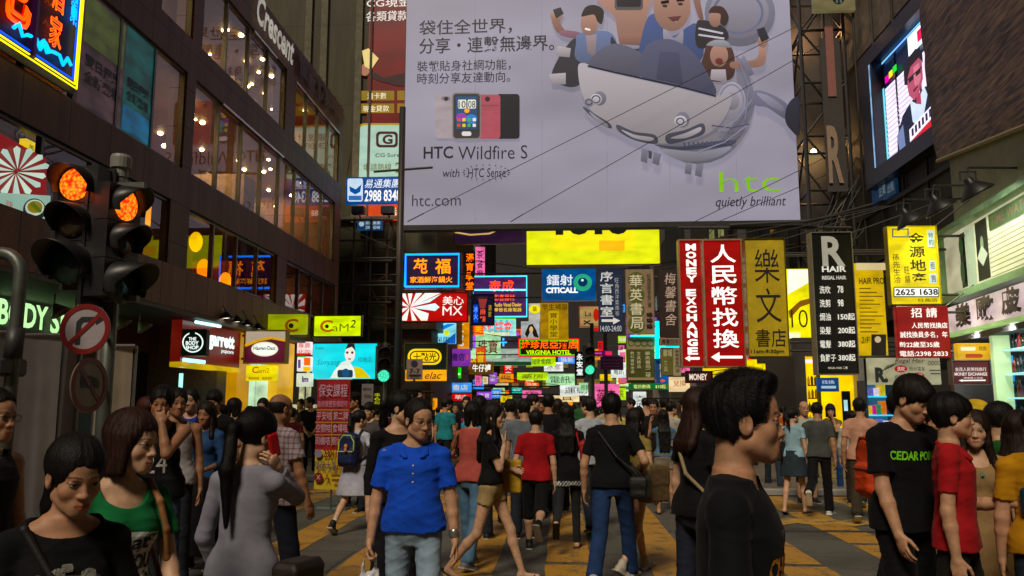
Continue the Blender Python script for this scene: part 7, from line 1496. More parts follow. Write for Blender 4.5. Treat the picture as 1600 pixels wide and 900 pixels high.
sign('grey no stopping plate with a dark blue roundel',(635,561,660,593),20,'#8a7870',[('e','#4a1a2a',None,(642,563,653,574)),('e','#1a1a4a',None,(643.5,564.5,651.5,572.5)),('t','#2a2220',None,('7-7',(640,576,656,583))),('r','#2a2220',None,(639,585,658,587)),('r','#2a2220',None,(641,589,655,590))],None,depth=.03,name='road_sign',cat='road sign')
q=MB().tube([(P(647,600,20.05)[0],20.05,0),(P(647,600,20.05)[0],20.05,P(647,561,20.05)[2])],.03,8);t=thing('sign_post','thin post under the grey no stopping plate','post',(P(647,600,20.05)[0],20.05,0));q.obj('post',GP,t)
sign('maroon road direction sign with faint lettering',(938,557,974,578),30,'#3a1a30',[('r','#7a5a70',None,(942,562,968,563)),('r','#7a5a70',None,(942,567,968,568)),('r','#7a5a70',None,(942,572,968,573))],.25,depth=.05,name='road_sign',cat='road sign')
sign('bright magenta arrow sign on the pole by the maroon direction sign',(917,548,957,556),29.6,'#6a1a5a',[('r','#c85aa0',.8,(921,551,940,553)),('r','#d8405a',.9,(946,549,956,555))],.6,depth=.05,name='road_sign',cat='road sign')
for(x_,lb,h_)in((947,'dark post under the maroon direction sign',520),(926,'dark post rising behind the green signal by the hotel sign',505)):
 p=P(x_,600,30.2);t=thing('sign_post',lb,'post',(p[0],30.2,0));MB().tube([(p[0],30.2,0),(p[0],30.2,P(x_,h_,30.2)[2])],.07,8).obj('post',paint((.03,.028,.03),.5),t)
 # standing pull-up banner among the crowd
BYn=12.6;t=thing('standing_banner','tall red and yellow tuition banner held up among the crowd','banner',P(518,766,BYn));plb=PlY(BYn);V=[];n=14
c4=[P(496,594,BYn),P(547,594,BYn),P(490,764,BYn),P(543,766,BYn)]
for i in range(n+1):
 s=i/n
 for u__ in range(7):w_=u__/6;a=A(*c4[0])*(1-s)*(1-w_)+A(*c4[1])*(1-s)*w_+A(*c4[2])*s*(1-w_)+A(*c4[3])*s*w_;V.append(a+A(0,.018*sin(w_*7+s*3)+.012*sin(s*9),0))
F=[(i*7+j,(i+1)*7+j,(i+1)*7+j+1,i*7+j+1)for i in range(n)for j in range(6)];fm=[1 if(i/n)>.585 else 0 for i in range(n)for j in range(6)]
mesh_obj('cloth',V,F,[paint(lin('#a81a20'),.6),paint(lin('#d8bc1c'),.6)],fm,t,True)
it=[('t','#c8a0b8',None,('保安課程',(498,600,543,620)),{'b':.01}),('t','#c08aa8',None,('政府資歷架構認可',(496,626,543,636)))]
for k in range(3):
 y=643+19.5*k;it+=[('r','#b08a20',None,(493.5-k,y-3.5,545-k*.5,y-1.8))]
 for j in range(2):it.append(('t','#c8a8c0',None,(('平安咭','第二牌')[j]if k==0 else('空間咭','會場咭')[j]if k==1 else('司機咭','廚房咭')[j],(495-k+26*j,y,518-k+26*j,y+13))))
it+=[('r','#b08a20',None,(518,640,519.5,697)),('e','#8a80a0',None,(492,702,504,715)),('t','#7e1420',None,('23011112',(506,702,542,715)),{'b':.02}),('t','#3a2a6a',None,('榮發大廈',(492,720,526,735))),('t','#7e1420',None,('6樓',(527,720,542,735))),('e','#7e1420',None,(491,738,505,753)),('t','#d8c890',None,('X',(495,742,501,749))),('t','#7e1420',None,('A',(508,740,515,752))),('r','#8a5020',None,(519,741,541,745)),('r','#8a5020',None,(519,748,541,752))]
draw(PlY(BYn-.035),it,t,0,.0012)
q=MB().tube([A(*c4[0])+A(-.03,.02,.01),A(*c4[1])+A(.03,.02,.01)],.014,6);q.tube([((c4[0][0]+c4[1][0])/2,BYn+.05,0),((c4[0][0]+c4[1][0])/2,BYn+.05,c4[0][2])],.016,6);q.box((c4[0][0]+c4[1][0])/2-.25,(c4[0][0]+c4[1][0])/2+.25,BYn-.05,BYn+.25,.0,.03);q.obj('stand',paint((.2,.2,.2),.4,.7),t)
sign('grey notice reading RENTAL Only behind the crowd',(565,600,583,634),17.5,'#8a8080',[('t','#26221e',None,('RENTAL',(567,606,581,610)),{'b':.03}),('t','#26221e',None,('Only',(569,616,581,623)))],None,depth=.04);sign('black strip with yellow characters beside the grey notice',(584,603,595,640),17.6,'#101208',[('t','#a8b020',.7,('$6起',(585,614,594,632)),{'v':True})],.2,depth=.05)
# ---- the thicket of distant signs down the street
WORDS=['眼鏡','藥房','電訊','時裝','酒家','珠寶','書店','鞋','大減價','美容','冰室','攝影','金行','旅遊','數碼','茶餐廳','玩具','運動']
ADJ=['lime','pink','white','pale green','amber','sky blue','red','violet','yellow','cream','turquoise','orange'];CLR=['#b8e020','#e070a0','#e0e4e0','#a8d8a8','#e0941a','#4a90e0','#c02020','#8a4ac0','#e8cc20','#e0cfa0','#28b8a8','#e06020']
SPEC=[(822,558,868,572,60,0),(808,582,856,594,55,0),(853,584,898,602,62,3),(780,584,802,597,48,4),(764,582,776,600,44,7),(820,597,842,604,70,11),(702,598,736,613,34,5),(706,615,736,626,33,6),(663,600,682,620,30,8),(664,622,682,640,29,4),(850,566,880,580,66,2),(872,556,900,568,72,5),(742,586,752,602,40,1),(754,588,762,600,42,9),(800,606,815,614,58,10),(816,610,846,622,52,1),(845,618,905,628,45,9),(875,602,925,618,38,2),(905,598,924,612,36,3),(926,600,968,640,31,1),(955,566,978,590,34,2),(955,605,978,625,32,0),(768,608,782,622,40,5),(745,612,768,624,38,7),(680,640,702,660,27,4),(862,628,895,640,42,4),(990,612,1010,640,27,2),(782,618,800,630,50,8),(1005,546,1020,560,29,2)]
for i,(x0,y0,x1,y1,Y,c)in enumerate(SPEC):
 w_=WORDS[i%len(WORDS)];tc_='#f4f0e0' if c in(5,6,7,10,11)else('#2a2030','#7a1a20','#1a3a2a')[i%3];ver=(y1-y0)>(x1-x0)*1.15
 shp='upright' if ver else('long flat' if(x1-x0)>2.6*(y1-y0)else 'small oblong')
 sg=('far down the middle of the street','low over the heads of the crowd','among the distant shop signs','in the distant thicket of signs')[i%4]
 sign(f'{shp} {ADJ[c]} lit sign {sg}, marked {w_}' if True else '',(x0,y0,x1,y1),Y,CLR[c],[('t',tc_,.6 if tc_=='#f4f0e0' else.35,(w_,(x0+(x1-x0)*.15,y0+(y1-y0)*.2,x1-(x1-x0)*.15,y1-(y1-y0)*.2)),{'v':ver,'keep':False})],.85,depth=.2,group='distant signs down the street',bracket=(-7.4 if P(x0,y0,Y)[0]<0 else 8.7)if i%2 else None)
rs_=random.Random(21)
PLACE=['beyond the hotel sign','behind the violet bookshop sign','above the far crowd','beyond the wooden jeans sign','near the street end','behind the striped neon','behind the olive sign','beyond the banner','past the lime sign','behind the white leaf fascia']
for i in range(84):
 left=i%2==0;Y=rs_.uniform(29,100);X=rs_.uniform(-6.8,-4.0)if left else rs_.uniform(3.6,8.0);z=rs_.uniform(2.6,5.2)if Y<45 else rs_.uniform(2.6,9.5);w_=rs_.uniform(.5,1.6);h_=rs_.choice((.4,.6,1.0,2.0))*rs_.uniform(.8,1.3);c=rs_.randrange(12)
 cx_=880+X/Y*1280
 t=thing('shop_sign',f'{("tiny","small","slim","squat","faded","bright","dim","plain")[i % 8]} {ADJ[c]} sign {PLACE[(i // 2) % 10]} on the {"left" if left else "right"} of the street','sign',(X,Y,z),'distant signs down the street')
 MB().box(X-w_/2,X+w_/2,Y,Y+.2,z,z+h_).obj('panel',glow(CLR[c],rs_.uniform(.5,1.2),.4),t);v,f=fit_text(rs_.choice(WORDS),(X-w_*.4,z+h_*.2,X+w_*.4,z+h_*.8),.01)if w_>h_*.7 else fit_text(rs_.choice(WORDS),(X-w_*.35,z+h_*.08,X+w_*.35,z+h_*.92),.01,vertical=True)
 mesh_obj('lettering',[(p[0],Y-.01,p[1])for p in v],f,glow(rs_.choice(('#f4f0e4','#201828','#7a1418','#f0e020')),.6,0),None,t);xe=-8 if left else 9;MB().tube([(X,Y+.1,z+h_*.5),(xe,Y+.1,z+h_*.5)],.03,5).obj('bracket',paint((.05,.05,.05)),t)
 # ------------------------------------------------------------------ the crowd
def tx(R,rows,name,mat,side=1,sub=.02,off=.003):
 for t,box,o in rows:
  v,f=fit_text(t,box,o.get('b',.01),0,o.get('shear',0),o.get('keep',False));print_on(R,v,f,name,mat,side,off,sub)
def patch(R,x0,x1,y0,y1,name,mat,side=1,off=.002,n=14,rd=.25,shape=None):
 V=[];F=[]
 for i in range(n+1):
  for j in range(n+1):
   a,b=i/n*2-1,j/n*2-1;k=max(abs(a),abs(b));L=sqrt(a*a+b*b)+1e-9;q=(k/L)*rd+(1-rd);V.append(((x0+x1)/2+(x1-x0)/2*a*q,(y0+y1)/2+(y1-y0)/2*b*q))
 for i in range(n):
  for j in range(n):a=i*(n+1)+j;F.append((a,a+n+1,a+n+2,a+1))
 print_on(R,np.array(V),F,name,mat,side,off)
def L_(R,x,y,z):return R['T'](x,y,z)
def hip_bag(R,side,label,color,size=(.13,.06,.11),pos=(.24,-.02,-.05),strap='#14110e',strap_over=True,mat=None,flop=0.0):
 u=R['u'];c=L_(R,side*pos[0],pos[1],pos[2]);MT=R['MT']
 ops=[(rbox(c,A(size[1],size[0],size[2])*u,.03*u,MT),0,'add'),(rbox(c+MT@A(0,0,size[2]*.35)*u,A(size[1]+.006,size[0]+.006,size[2]*.5)*u,.025*u,MT),.01,'add'),(wrinkle(R['seed']+77,.006*u),0,'disp')]
 o=worn(R,ops,'shoulder_bag',color,label,'bag',max(R['hb']*.9,.006),mat)
 if strap:
  so=side if not strap_over else-side;sp=[c+MT@A(0,size[0]*.7,size[2])*u,L_(R,side*.15,.10,.18),L_(R,so*.02 if strap_over else side*.11,.135,.33),L_(R,so*.12,.04,.515),L_(R,so*.10,-.09,.46),L_(R,side*.06,-.135,.25),c+MT@A(0,-size[0]*.7,size[2])*u]if strap_over else[c+MT@A(0,.06,size[2])*u,L_(R,side*.172,.085,.22),L_(R,side*.150,.106,.34),L_(R,side*.125,.082,.45),L_(R,side*.112,.005,.522),L_(R,side*.122,-.085,.45),L_(R,side*.155,-.105,.32),c+MT@A(0,-.06,size[2])*u]
  child_of_worn(R,o,[(cap(sp[i],sp[i+1],.013*u,.013*u),.01,'add')for i in range(len(sp)-1)],'strap',strap,max(R['hb']*.8,.006))
 return o
def backpack(R,label,color,size=(.15,.085,.22),z=.26,trim=None,y=-.20):
 u=R['u'];MT=R['MT'];c=L_(R,0,y,z)
 ops=[(rbox(c,A(*size)*u,.06*u,MT),0,'add'),(rbox(c+MT@A(0,-size[1]*.8,-size[2]*.35)*u,A(size[0]*.8,size[1]*.5,size[2]*.5)*u,.04*u,MT),.015*u,'add'),(ell(c+MT@A(0,0,size[2]*.85)*u,A(size[0]*.85,size[1]*.9,size[2]*.3)*u,MT),.05*u,'add'),(wrinkle(R['seed']+78,.008*u),0,'disp')]
 o=worn(R,ops,'backpack',color,label,'backpack',max(R['hb']*.9,.006))
 st=[]
 for s in(1,-1):
  p=[c+MT@A(s*.07,size[1],size[2]*.8)*u,L_(R,s*.10,-.06,.525),L_(R,s*.115,.06,.50),L_(R,s*.125,.125,.36),L_(R,s*.17,.04,.20),c+MT@A(s*.12,size[1]*.9,-size[2]*.7)*u];st+=[(cap(p[i],p[i+1],.016*u,.016*u),.01,'add')for i in range(5)]
 child_of_worn(R,o,st,'strap','#0d0d10',max(R['hb']*.9,.006))
 if trim:
  tr=[];pts=[A(-size[0]*.8,-size[1]*.9,.0),A(-size[0]*.8,-size[1]*.9,size[2]*.55),A(-size[0]*.4,-size[1]*.95,size[2]*.95),A(size[0]*.4,-size[1]*.95,size[2]*.95),A(size[0]*.8,-size[1]*.9,size[2]*.55),A(size[0]*.8,-size[1]*.9,0)]
  pts=[c+MT@p*u for p in pts];tr=[(cap(pts[i],pts[i+1],.011*u,.011*u),.005,'add')for i in range(5)];p2=[c+MT@A(s*size[0]*.8,-size[1]*1.25,-size[2]*.05)*u for s in(-1,1)];tr.append((cap(p2[0],p2[1],.010*u,.010*u),0,'add'));child_of_worn(R,o,tr,'trim',trim,max(R['hb']*.8,.006))
 return o
def in_hand(R,sd,ops_fn,name,color,label,cat,h=None,mat=None,pat=None):
 S,E,Wr,d,n,l,pose=R['arms'][sd];return worn(R,ops_fn(Wr,d,n,l,R['u']),name,color,label,cat,h,mat,pat)
def plaid(v,C):
 x,z=v[:,0]+.3*v[:,1],v[:,2];a=(np.mod(x,.045)<.012)*1.0;b=(np.mod(z,.045)<.012)*1.0;C=C.copy();C*=(1-.42*a-.42*b+.12*a*b)[:,None];C[(a+b)>0]*=A(1.05,.8,.85);return C
def checks(z0):
 def fn(v,C):
  m=v[:,2]<z0;k=np.mod(np.floor((v[:,0]+v[:,1]*.5)/.022)+np.floor(v[:,2]/.022),2)>.5;C=C.copy();C[m&k]=(.5,.5,.5);return C
 return fn
def stripes(c2,w=.03):
 def fn(v,C):C=C.copy();C[np.mod(v[:,2],w)<w*.4]=lin(c2);return C
 return fn
 # ---------- nearest figures
P1=person('man in black tee close to the viewer facing right, orange print on chest',(1160,2.34),590,108,'m',1.06,1,('up','#090808',.75),(-17,1,0),3,'stand',top=dict(c='#0c0d11',neck='crew',slv=.66,wr=.005),bottom=dict(type='jeans',c='#20304a'),H=1.672)
tx(P1,[('CHESTER',(-.11,.27,.11,.33),{'b':.03}),('FIELD',(-.09,.19,.09,.25),{'b':.03})],'print',paint(lin('#b8721e'),.7));patch(P1,-.05,.05,.35,.40,'print_badge',paint(lin('#3a3a38'),.7))
P2=person('woman in black tee with fringe and ponytail at the lower left, grey print on shirt',(122,2.36),681,138,'f',1.03,1,('pony','#0f0b0a',1.15,.20),(-10,15,0),6,'stand',top=dict(c='#0b0b0d',neck='wide',slv=.6,wr=.005,loose=.022),bottom=dict(type='jeans',c='#222a38'),H=1.51,lh=(.22,.10,.86))
gm=paint(lin('#7a7872'),.8,noise=.5,scale=30);gm2=paint(lin('#4a4a46'),.8,noise=.4,scale=30)
patch(P2,-.12,.11,.28,.375,'print',gm2,rd=.5);[patch(P2,a,b,c,d,'print_figure',gm,rd=.6,off=.004)for a,b,c,d in((-.105,-.065,.30,.385),(-.055,-.005,.31,.40),(.0,.03,.30,.37),(.035,.085,.31,.392),(-.02,.015,.385,.41))]
hip_bag(P2,-1,'black shoulder bag with a buckled strap on the woman in black tee','#0d0c0c',(.12,.06,.10),(.25,.02,-.06),'#1c1816',True)
P3=person('girl in green tee with brown bob, white slogan across her chest',(210,2.98),647,128,'f',.98,2,('bob','#2c1810',1.1),(-30,6,0),3,'stand',top=dict(c='#0e6a38',neck='scoop',slv=.58,wr=.006,loose=.03),bottom=dict(type='jeans',c='#2a3a55'),H=1.575,rh=(.10,.26,.93),lh=(.16,.24,.90),rpose='half',lpose='half')
patch(P3,-.125,.125,.10,.345,'print_panel',paint((.62,.62,.60),.75),rd=.28)
tx(P3,[('what',(-.105,.275,.085,.335),{'b':.03,'shear':.15}),('DO YOU',(-.115,.195,.110,.255),{'b':.03,'shear':.15}),('think?',(-.105,.115,.10,.180),{'b':.03,'shear':.15})],'print',paint((.012,.012,.014),.7),off=.006)
hip_bag(P3,-1,'tan strapped shoulder bag on the girl in green tee','#4a3320',(.13,.06,.12),(.25,-.05,-.02),'#8a5c34',False)
worn(P3,[(cap(P3['arms'][-1][2]-P3['arms'][-1][3]*.035,P3['arms'][-1][2]-P3['arms'][-1][3]*.055,.034,.036),0,'add')],'wristband','#0e0e10',None)
P4=person('woman in grey blouse seen from behind, phone at her ear',(404,3.74),643,14,'f',.99,2,('pony','#0c0908',1.1,.26),(18,8,-4),2,'stand',top=dict(type='blouse',c='#7f7f8c',neck='crew',slv=1.92,wr=.0045,hem=-.12,box=.8,off=.010,loose=.016),bottom=dict(type='trousers',c='#1c1c22'),H=1.575,rh=(.125,.085,1.425),rpose='half',rn=(-1,0,.2),lh=(.24,.14,.88))
in_hand(P4,1,lambda W,d,n,l,u:[(rbox(P4['Hd'](.102,.030,-.035),A(.011,.026,.055),.008,P4['MH']@np.array(rot_ypr(0,-25,0))),0,'add')],'mobile_phone','#b01014','red mobile phone held to the ear of the woman in grey blouse','phone',.004,paint(lin('#b01014'),.2))
hip_bag(P4,1,'dark brown handbag at the side of the woman in grey blouse','#1e1210',(.13,.07,.12),(.25,.10,-.03),None)
P5=person('man in bright blue polo and glasses walking towards the viewer',(655,5.0),629,174,'m',1.03,0,('crop','#15110f',1.0),(-32,10,0),1,'step_l',top=dict(c='#0f49c4',neck='collar',slv=.72,hem=-.02,belly=.035,wr=.010,loose=.026),bottom=dict(type='jeans',c='#7f95a8'),H=1.63,extras=('glasses',),rh=(.27,.06,.80),lh=(.27,.04,.79),rpose='hold')
tx(P5,[('I',(-.004,.28,.004,.41),{})],'placket',paint(lin('#0b3aa0'),.8))
for z in(.30,.35,.40):patch(P5,-.006,.006,z-.006,z+.006,'button',paint((.5,.55,.7),.4),rd=1,n=4,off=.006)
W5=P5['arms'][1];in_hand(P5,1,lambda W,d,n,l,u:[(ell(W+A(.0,.0,-.33),A(.085,.075,.15)),0,'add'),(cap(W+A(.03,.02,-.10),W+A(.04,.02,-.24),.012,.035),.05,'add'),(cap(W+A(-.03,-.02,-.10),W+A(-.04,0,-.24),.012,.035),.05,'add'),(wrinkle(5,.022,1.2,True),0,'disp'),(wrinkle(8,.012,1.4),0,'disp')],'carrier_bag','#b8b4b4','crumpled white plastic carrier bag in the hand of the man in blue polo','plastic bag',.007,paint((.62,.61,.62),.3))
worn(P5,[(cap(P5['arms'][-1][2]-P5['arms'][-1][3]*.03,P5['arms'][-1][2]-P5['arms'][-1][3]*.045,.033,.033),0,'add')],'watch','#8a8a80',None,mat=paint((.4,.4,.38),.25,.8))
# ---------- centre group
person('woman in black top with a ponytail just behind the man in blue polo',(628,6.3),613,142,'f',1.12,2,('pony','#0c0a09',1.15,.16),(-42,4,0),2,'stand',top=dict(c='#0c0c0e',neck='wide',slv=1.6,wr=.006),bottom=dict(type='trousers',c='#16161a'))
person('tall man in dark cap looking right behind the ponytail woman',(648,8.0),599,100,'m',1.0,2,('short','#15100e'),(0,2,0),2,'stand',top=dict(c='#26231f'),bottom=dict(type='jeans',c='#1d2430'),extras={'cap':'#221e1a'})
G8=person('schoolgirl in white shirt and pale skirt wearing a blue backpack',(563,10.6),636,18,'f',.98,2,('pony','#0c0908',1.1,.12),(32,2,0),4,'walk_r',top=dict(c='#b4b8c8',neck='crew',slv=.55,hem=.05),bottom=dict(type='skirt',c='#a8a8b8',len=.36,flare=.10,sock='#c8c8cc'),shoes='#101012',rh=(.16,.22,1.1))
backpack(G8,'navy blue backpack with lime piping on the schoolgirl','#0e1a4a',trim='#a8c818',z=.24)
o_=G8;worn(G8,[(ell(L_(G8,.03,-.335,.30),A(.025,.02,.03)),0,'add'),(ell(L_(G8,.03,-.335,.25),A(.02,.018,.03)),.01,'add')],'keyring_toy','#c88a3a','small tan toy hanging on the navy backpack','toy',.006)
P10=person('woman in black tee and beige shorts looking right, hand on her chest',(772,7.8),623,98,'f',.98,2,('long','#120c0a',1.1,.40),(-4,2,0),1,'walk_l',top=dict(c='#0d0d0f',neck='wide',slv=.62,hem=.04,loose=.028),bottom=dict(type='shorts',c='#a08a5c',len=.36,r=.098),shoes='sandal',rh=(.03,.14,1.265),rpose='flat',rn=(0,-1,0),lh=(.16,.20,1.02))
worn(P10,[(rbox(L_(P10,-.22,.12,.10),A(.03,.14,.16)*1.0,.02,P10['MT']),0,'add'),(wrinkle(66,.008),0,'disp')],'tote_bag','#b08c14','mustard tote bag carried on the far arm of the woman in beige shorts','bag')
P11=person('woman in coral tee and blue jeans facing away beside the beige shorts woman',(741,8.4),628,30,'f',1.10,1,('bob','#0f0b09',1.1),(10,4,0),2,'step_l',top=dict(c='#a84e44',neck='wide',slv=.5),bottom=dict(type='jeans',c='#4d6f8c'),rh=(.14,.20,1.08),lh=(.16,.20,1.10),shoes='#6a6a70')
hip_bag(P11,-1,'large olive shoulder bag on the woman in coral tee','#5a5422',(.17,.08,.15),(.26,-.03,.04),'#6a5a2c',False)
person('boy in red tee and black knee shorts walking away',(838,9.4),641,6,'m',1.04,2,('short','#0c0a0a',1.15),(6,4,0),3,'kick_r',top=dict(c='#9a0d16',neck='crew',slv=.7,hem=-.06),bottom=dict(type='shorts',c='#0d0d0f',len=1.18,r=.082),shoes='#15181c',lh=(.22,.06,.86))
P13=person('woman with long black hair in black cardigan walking away, checked hem',(886,9.5),633,4,'f',1.0,2,('long','#0b0908',1.15,.42,'back'),(0,3,0),2,'kick_l',top=dict(c='#0c0c0e',neck='crew',slv=1.7,hem=-.16,pat=checks(-.09)),bottom=dict(type='slim',c='#24262a',fade=0),shoes='sandal')
hip_bag(P13,1,'bright red shoulder bag on the woman in black cardigan','#9a1218',(.11,.045,.13),(.20,-.02,.26),'#9a1218',False)
P14=person('man in black tee and dark blue jeans striding away in the centre',(955,7.75),608,14,'m',1.04,0,('short','#0d0a09',1.2),(-12,4,0),3,'walk_r',top=dict(c='#0d0e10',neck='crew',slv=.68,hem=-.03),bottom=dict(type='jeans',c='#1a3560'),shoes='#b0aca4',lh=(.27,.05,.80),rh=(.24,.12,.98))
hip_bag(P14,1,'black camera bag slung at the hip of the striding man in black tee','#0e0e10',(.13,.08,.10),(.24,-.02,-.01),'#121214',True)
P15=person('bare legged woman with long hair beside the striding man, big tan bag',(994,8.2),631,40,'f',.98,2,('long','#120d0b',1.1,.30),(10,6,0),2,'walk_l',top=dict(c='#8a7a3a',neck='scoop',slv=.35,hem=.02),bottom=dict(type='shorts',c='#1a1a1e',len=.28,r=.10),shoes='#b0a898')
hip_bag(P15,1,'big slouchy tan bag on the bare legged woman','#6e5a3c',(.19,.08,.19),(.24,-.01,.06),'#7a6238',False)
person('man in white tee turning left in the crowd ahead',(919,10.8),621,335,'m',1.04,2,('short','#14100e',1.1),(-20,2,0),2,'step_r',top=dict(c='#a8b0bc',neck='crew',slv=.6,hem=-.06),bottom=dict(type='jeans',c='#26303c'))
person('man in slate grey tee leaning forward behind the red tee boy',(818,10.4),624,352,'m',1.10,1,('short','#0d0b0a',1.1),(-10,14,0),12,'stand',top=dict(c='#5c646e',neck='crew',slv=.6),bottom=dict(type='jeans',c='#1c222c'))
person('person in pale grey tee half hidden left of the slate grey man',(797,11.5),625,350,'m',1.02,2,('short','#12100e'),(0,4,0),4,'stand',top=dict(c='#74777c',neck='crew'),bottom=dict(type='jeans',c='#1c222c'))
person('man in black tee with cropped hair right of the slate grey man',(857,12.0),617,0,'m',1.0,1,('short','#0b0908',1.1),(10,2,0),2,'stand',top=dict(c='#101013'),bottom=dict(type='jeans',c='#1c222c'))
person('woman with short brown hair between the red tee boy and the cardigan woman',(871,12.8),624,0,'f',1.0,2,('bob','#1c120c',1.0),(0,2,0),2,'stand',top=dict(c='#17171a',neck='wide'),bottom=dict(type='jeans',c='#1c222c'))
person('man glancing right behind the slate grey man',(834,13.4),617,70,'m',1.0,2,('short','#0f0c0b',1.1),(10,0,0),2,'stand',top=dict(c='#2a2220'),bottom=dict(type='jeans',c='#1c222c'))
person('dark haired person facing the viewer deep in the central crowd',(846,14.5),621,180,'m',1.0,1,('fringe','#0f0c0b',1.1),(0,4,0),2,'stand',top=dict(c='#3a2a2a'),bottom=dict(type='jeans',c='#1c222c'))
person('person with bushy dark hair and cyan top behind the coral tee woman',(750,10.2),621,10,'m',1.0,1,('short','#0b0908',1.7),(0,4,0),2,'stand',top=dict(c='#2a94b4',neck='crew'),bottom=dict(type='jeans',c='#1c222c'))
person('woman with long auburn hair in black tee just left of the close man',(1092,5.6),606,62,'f',1.08,2,('long','#2a150e',1.15,.26),(0,4,0),2,'stand',top=dict(c='#0d0d10',neck='crew',slv=.5,loose=.022),bottom=dict(type='jeans',c='#1c2230'),H=1.70,rh=(.25,.10,.84))
hip_bag(PEOPLE['woman with long auburn hair in black tee just left of the close man'],1,'small beige strapped bag on the auburn haired woman','#6a5c48',(.12,.05,.10),(.22,.08,-.05),'#8a7a5c',True)
P23=person('woman with waist length hair taking a picture, grey top and shorts',(1036,12.6),641,2,'f',.98,1,('long','#0b0908',1.1,.55,'back'),(0,-2,0),1,'stand',top=dict(c='#5a6a6c',neck='crew',slv=.5,hem=.02,pat=stripes('#3a6a9a',.11)),bottom=dict(type='shorts',c='#857c6c',len=.40),shoes='sandal',lh=(.20,.25,1.50),lpose='half')
in_hand(P23,-1,lambda W,d,n,l,u:[(rbox(W+A(.05,.05,.09),A(.07,.012,.04),.01),0,'add')],'camera','#101012','small dark camera raised by the waist length haired woman','camera',.007)
hip_bag(P23,1,'black shoulder bag with a yellow tag on the photographing woman','#101010',(.10,.05,.10),(.21,.02,-.02),'#0e0e0e',True)
person('man in black facing the viewer left of the red backpack',(1021,14.0),625,182,'m',1.0,1,('short','#100c0b',1.1),(10,6,0),2,'stand',top=dict(c='#1a1618',neck='v'),bottom=dict(type='jeans',c='#1c222c'))
P25=person('man with yellow collar carrying a red patterned backpack',(1038,14.8),622,4,'m',1.02,1,('short','#0c0a09',1.2),(0,4,0),3,'stand',top=dict(c='#b8a018',neck='crew'),bottom=dict(type='jeans',c='#1c222c'))
backpack(P25,'red and white patterned backpack deep in the crowd','#9a2038',z=.34)
person('person in white long sleeves right of the red backpack',(1049,14.2),628,40,'m',.98,2,('short','#0f0c0a'),(20,4,0),2,'stand',top=dict(c='#a8a49a',slv=1.7),bottom=dict(type='jeans',c='#1c222c'))
person('woman with long light brown hair near the yellow shirt man',(1058,15.6),631,20,'f',1.0,2,('long','#3a2416',1.0,.3,'back'),(0,4,0),2,'stand',top=dict(c='#3a2a20'),bottom=dict(type='jeans',c='#1c222c'))
person('man in yellow shirt facing left by the cream lightbox',(1075,15.4),627,250,'m',1.0,0,('short','#0f0c0a',1.1),(0,4,0),2,'stand',top=dict(c='#b08c12'),bottom=dict(type='jeans',c='#1c222c'))
# ---------- right-hand group
P28=person('girl in pale blue top and denim skirt walking right, hair tied back',(1239,12.7),638,35,'f',.98,2,('pony','#0f0b0a',1.1,.06),(30,4,0),2,'step_r',top=dict(c='#8fb4c4',neck='crew',slv=.5),bottom=dict(type='skirt',c='#26343c',len=.30,flare=.06,denim=1),shoes='sandal')
hip_bag(P28,-1,'black bag with pink flowers on the girl in pale blue','#1a1218',(.13,.07,.16),(.20,-.08,.10),'#0e0c0e',False)
P29=person('stout bald man in pale tee facing the viewer by the yellow shop',(1256,14.0),627,178,'m',1.16,0,('bald','#1a1512'),(0,6,0),0,'stand',top=dict(c='#9aa89a',neck='crew',belly=.03),bottom=dict(type='shorts',c='#2a2c2a',len=1.1))
patch(P29,-.08,.08,.20,.34,'print',paint(lin('#1a6a4a'),.7))
person('young man in charcoal tee striding away to the right, white trainers',(1276,12.6),629,24,'m',1.0,1,('crop','#0c0a09',1.1),(0,6,0),3,'kick_l',top=dict(c='#454a47',neck='crew',slv=.62),bottom=dict(type='trousers',c='#101014'),shoes='#c8c6b8',sole='#d8d6cc')
person('curly haired woman in olive top and jeans in front of the yellow shop',(1297,15.6),632,192,'f',1.02,0,('bobf','#0d0a08',1.5),(0,4,0),1,'stand',top=dict(c='#6a5a26',neck='v',slv=.3,hem=-.06),bottom=dict(type='jeans',c='#163a6a'),lh=(.02,.20,1.44),shoes='#b8b4a8')
P32=person('tall man in black tee with lime lettering looking down at the right',(1424,5.0),588,158,'m',1.10,0,('fringe','#120d0b',1.15),(-14,24,0),4,'step_r',top=dict(c='#0b0b0e',neck='crew',slv=.72,hem=-.06,loose=.03),bottom=dict(type='trousers',c='#0c0c0f'),H=1.78,rh=(.20,.17,.80))
tx(P32,[('CEDAR POINT',(-.165,.335,.125,.385),{'b':.03})],'print',glow('#6ae010',.0,0,base=1)if False else paint(lin('#7ae018'),.7))
P33=person('young man in red polo with swept black hair, can in hand',(1486,4.75),621,118,'m',.98,0,('sweep','#0c0909',1.35),(-14,0,0),1,'step_l',top=dict(c='#9c1018',neck='collar',slv=.66,hem=-.05,wr=.007),bottom=dict(type='shorts',c='#16150f',len=1.25,r=.095),H=1.65,lh=(.00,.30,1.12),lpose='hold',ln=(.9,.2,0),shoes='#1a1814')
in_hand(P33,-1,lambda W,d,n,l,u:[(cap(W+d*.075+n*.03+A(0,0,-.035),W+d*.075+n*.03+A(0,0,.06),.028,.028),0,'add')],'drink_can','#2a6a8a','blue and gold drinks can in the hand of the red polo man','can',.005,paint(lin('#2a5a7a'),.25,.7))
P34=person('woman in beige dress with long wavy brown hair at the right',(1522,5.35),646,192,'f',1.0,2,('part','#22140e',1.15,.36),(14,4,4),2,'stand',top=dict(type='dress',c='#94774e',neck='scoop',slv=.5,hem=.0),bottom=dict(type='dress',c='#94774e',len=.42,flare=.02,waist=.14),shoes='sandal',H=1.555)
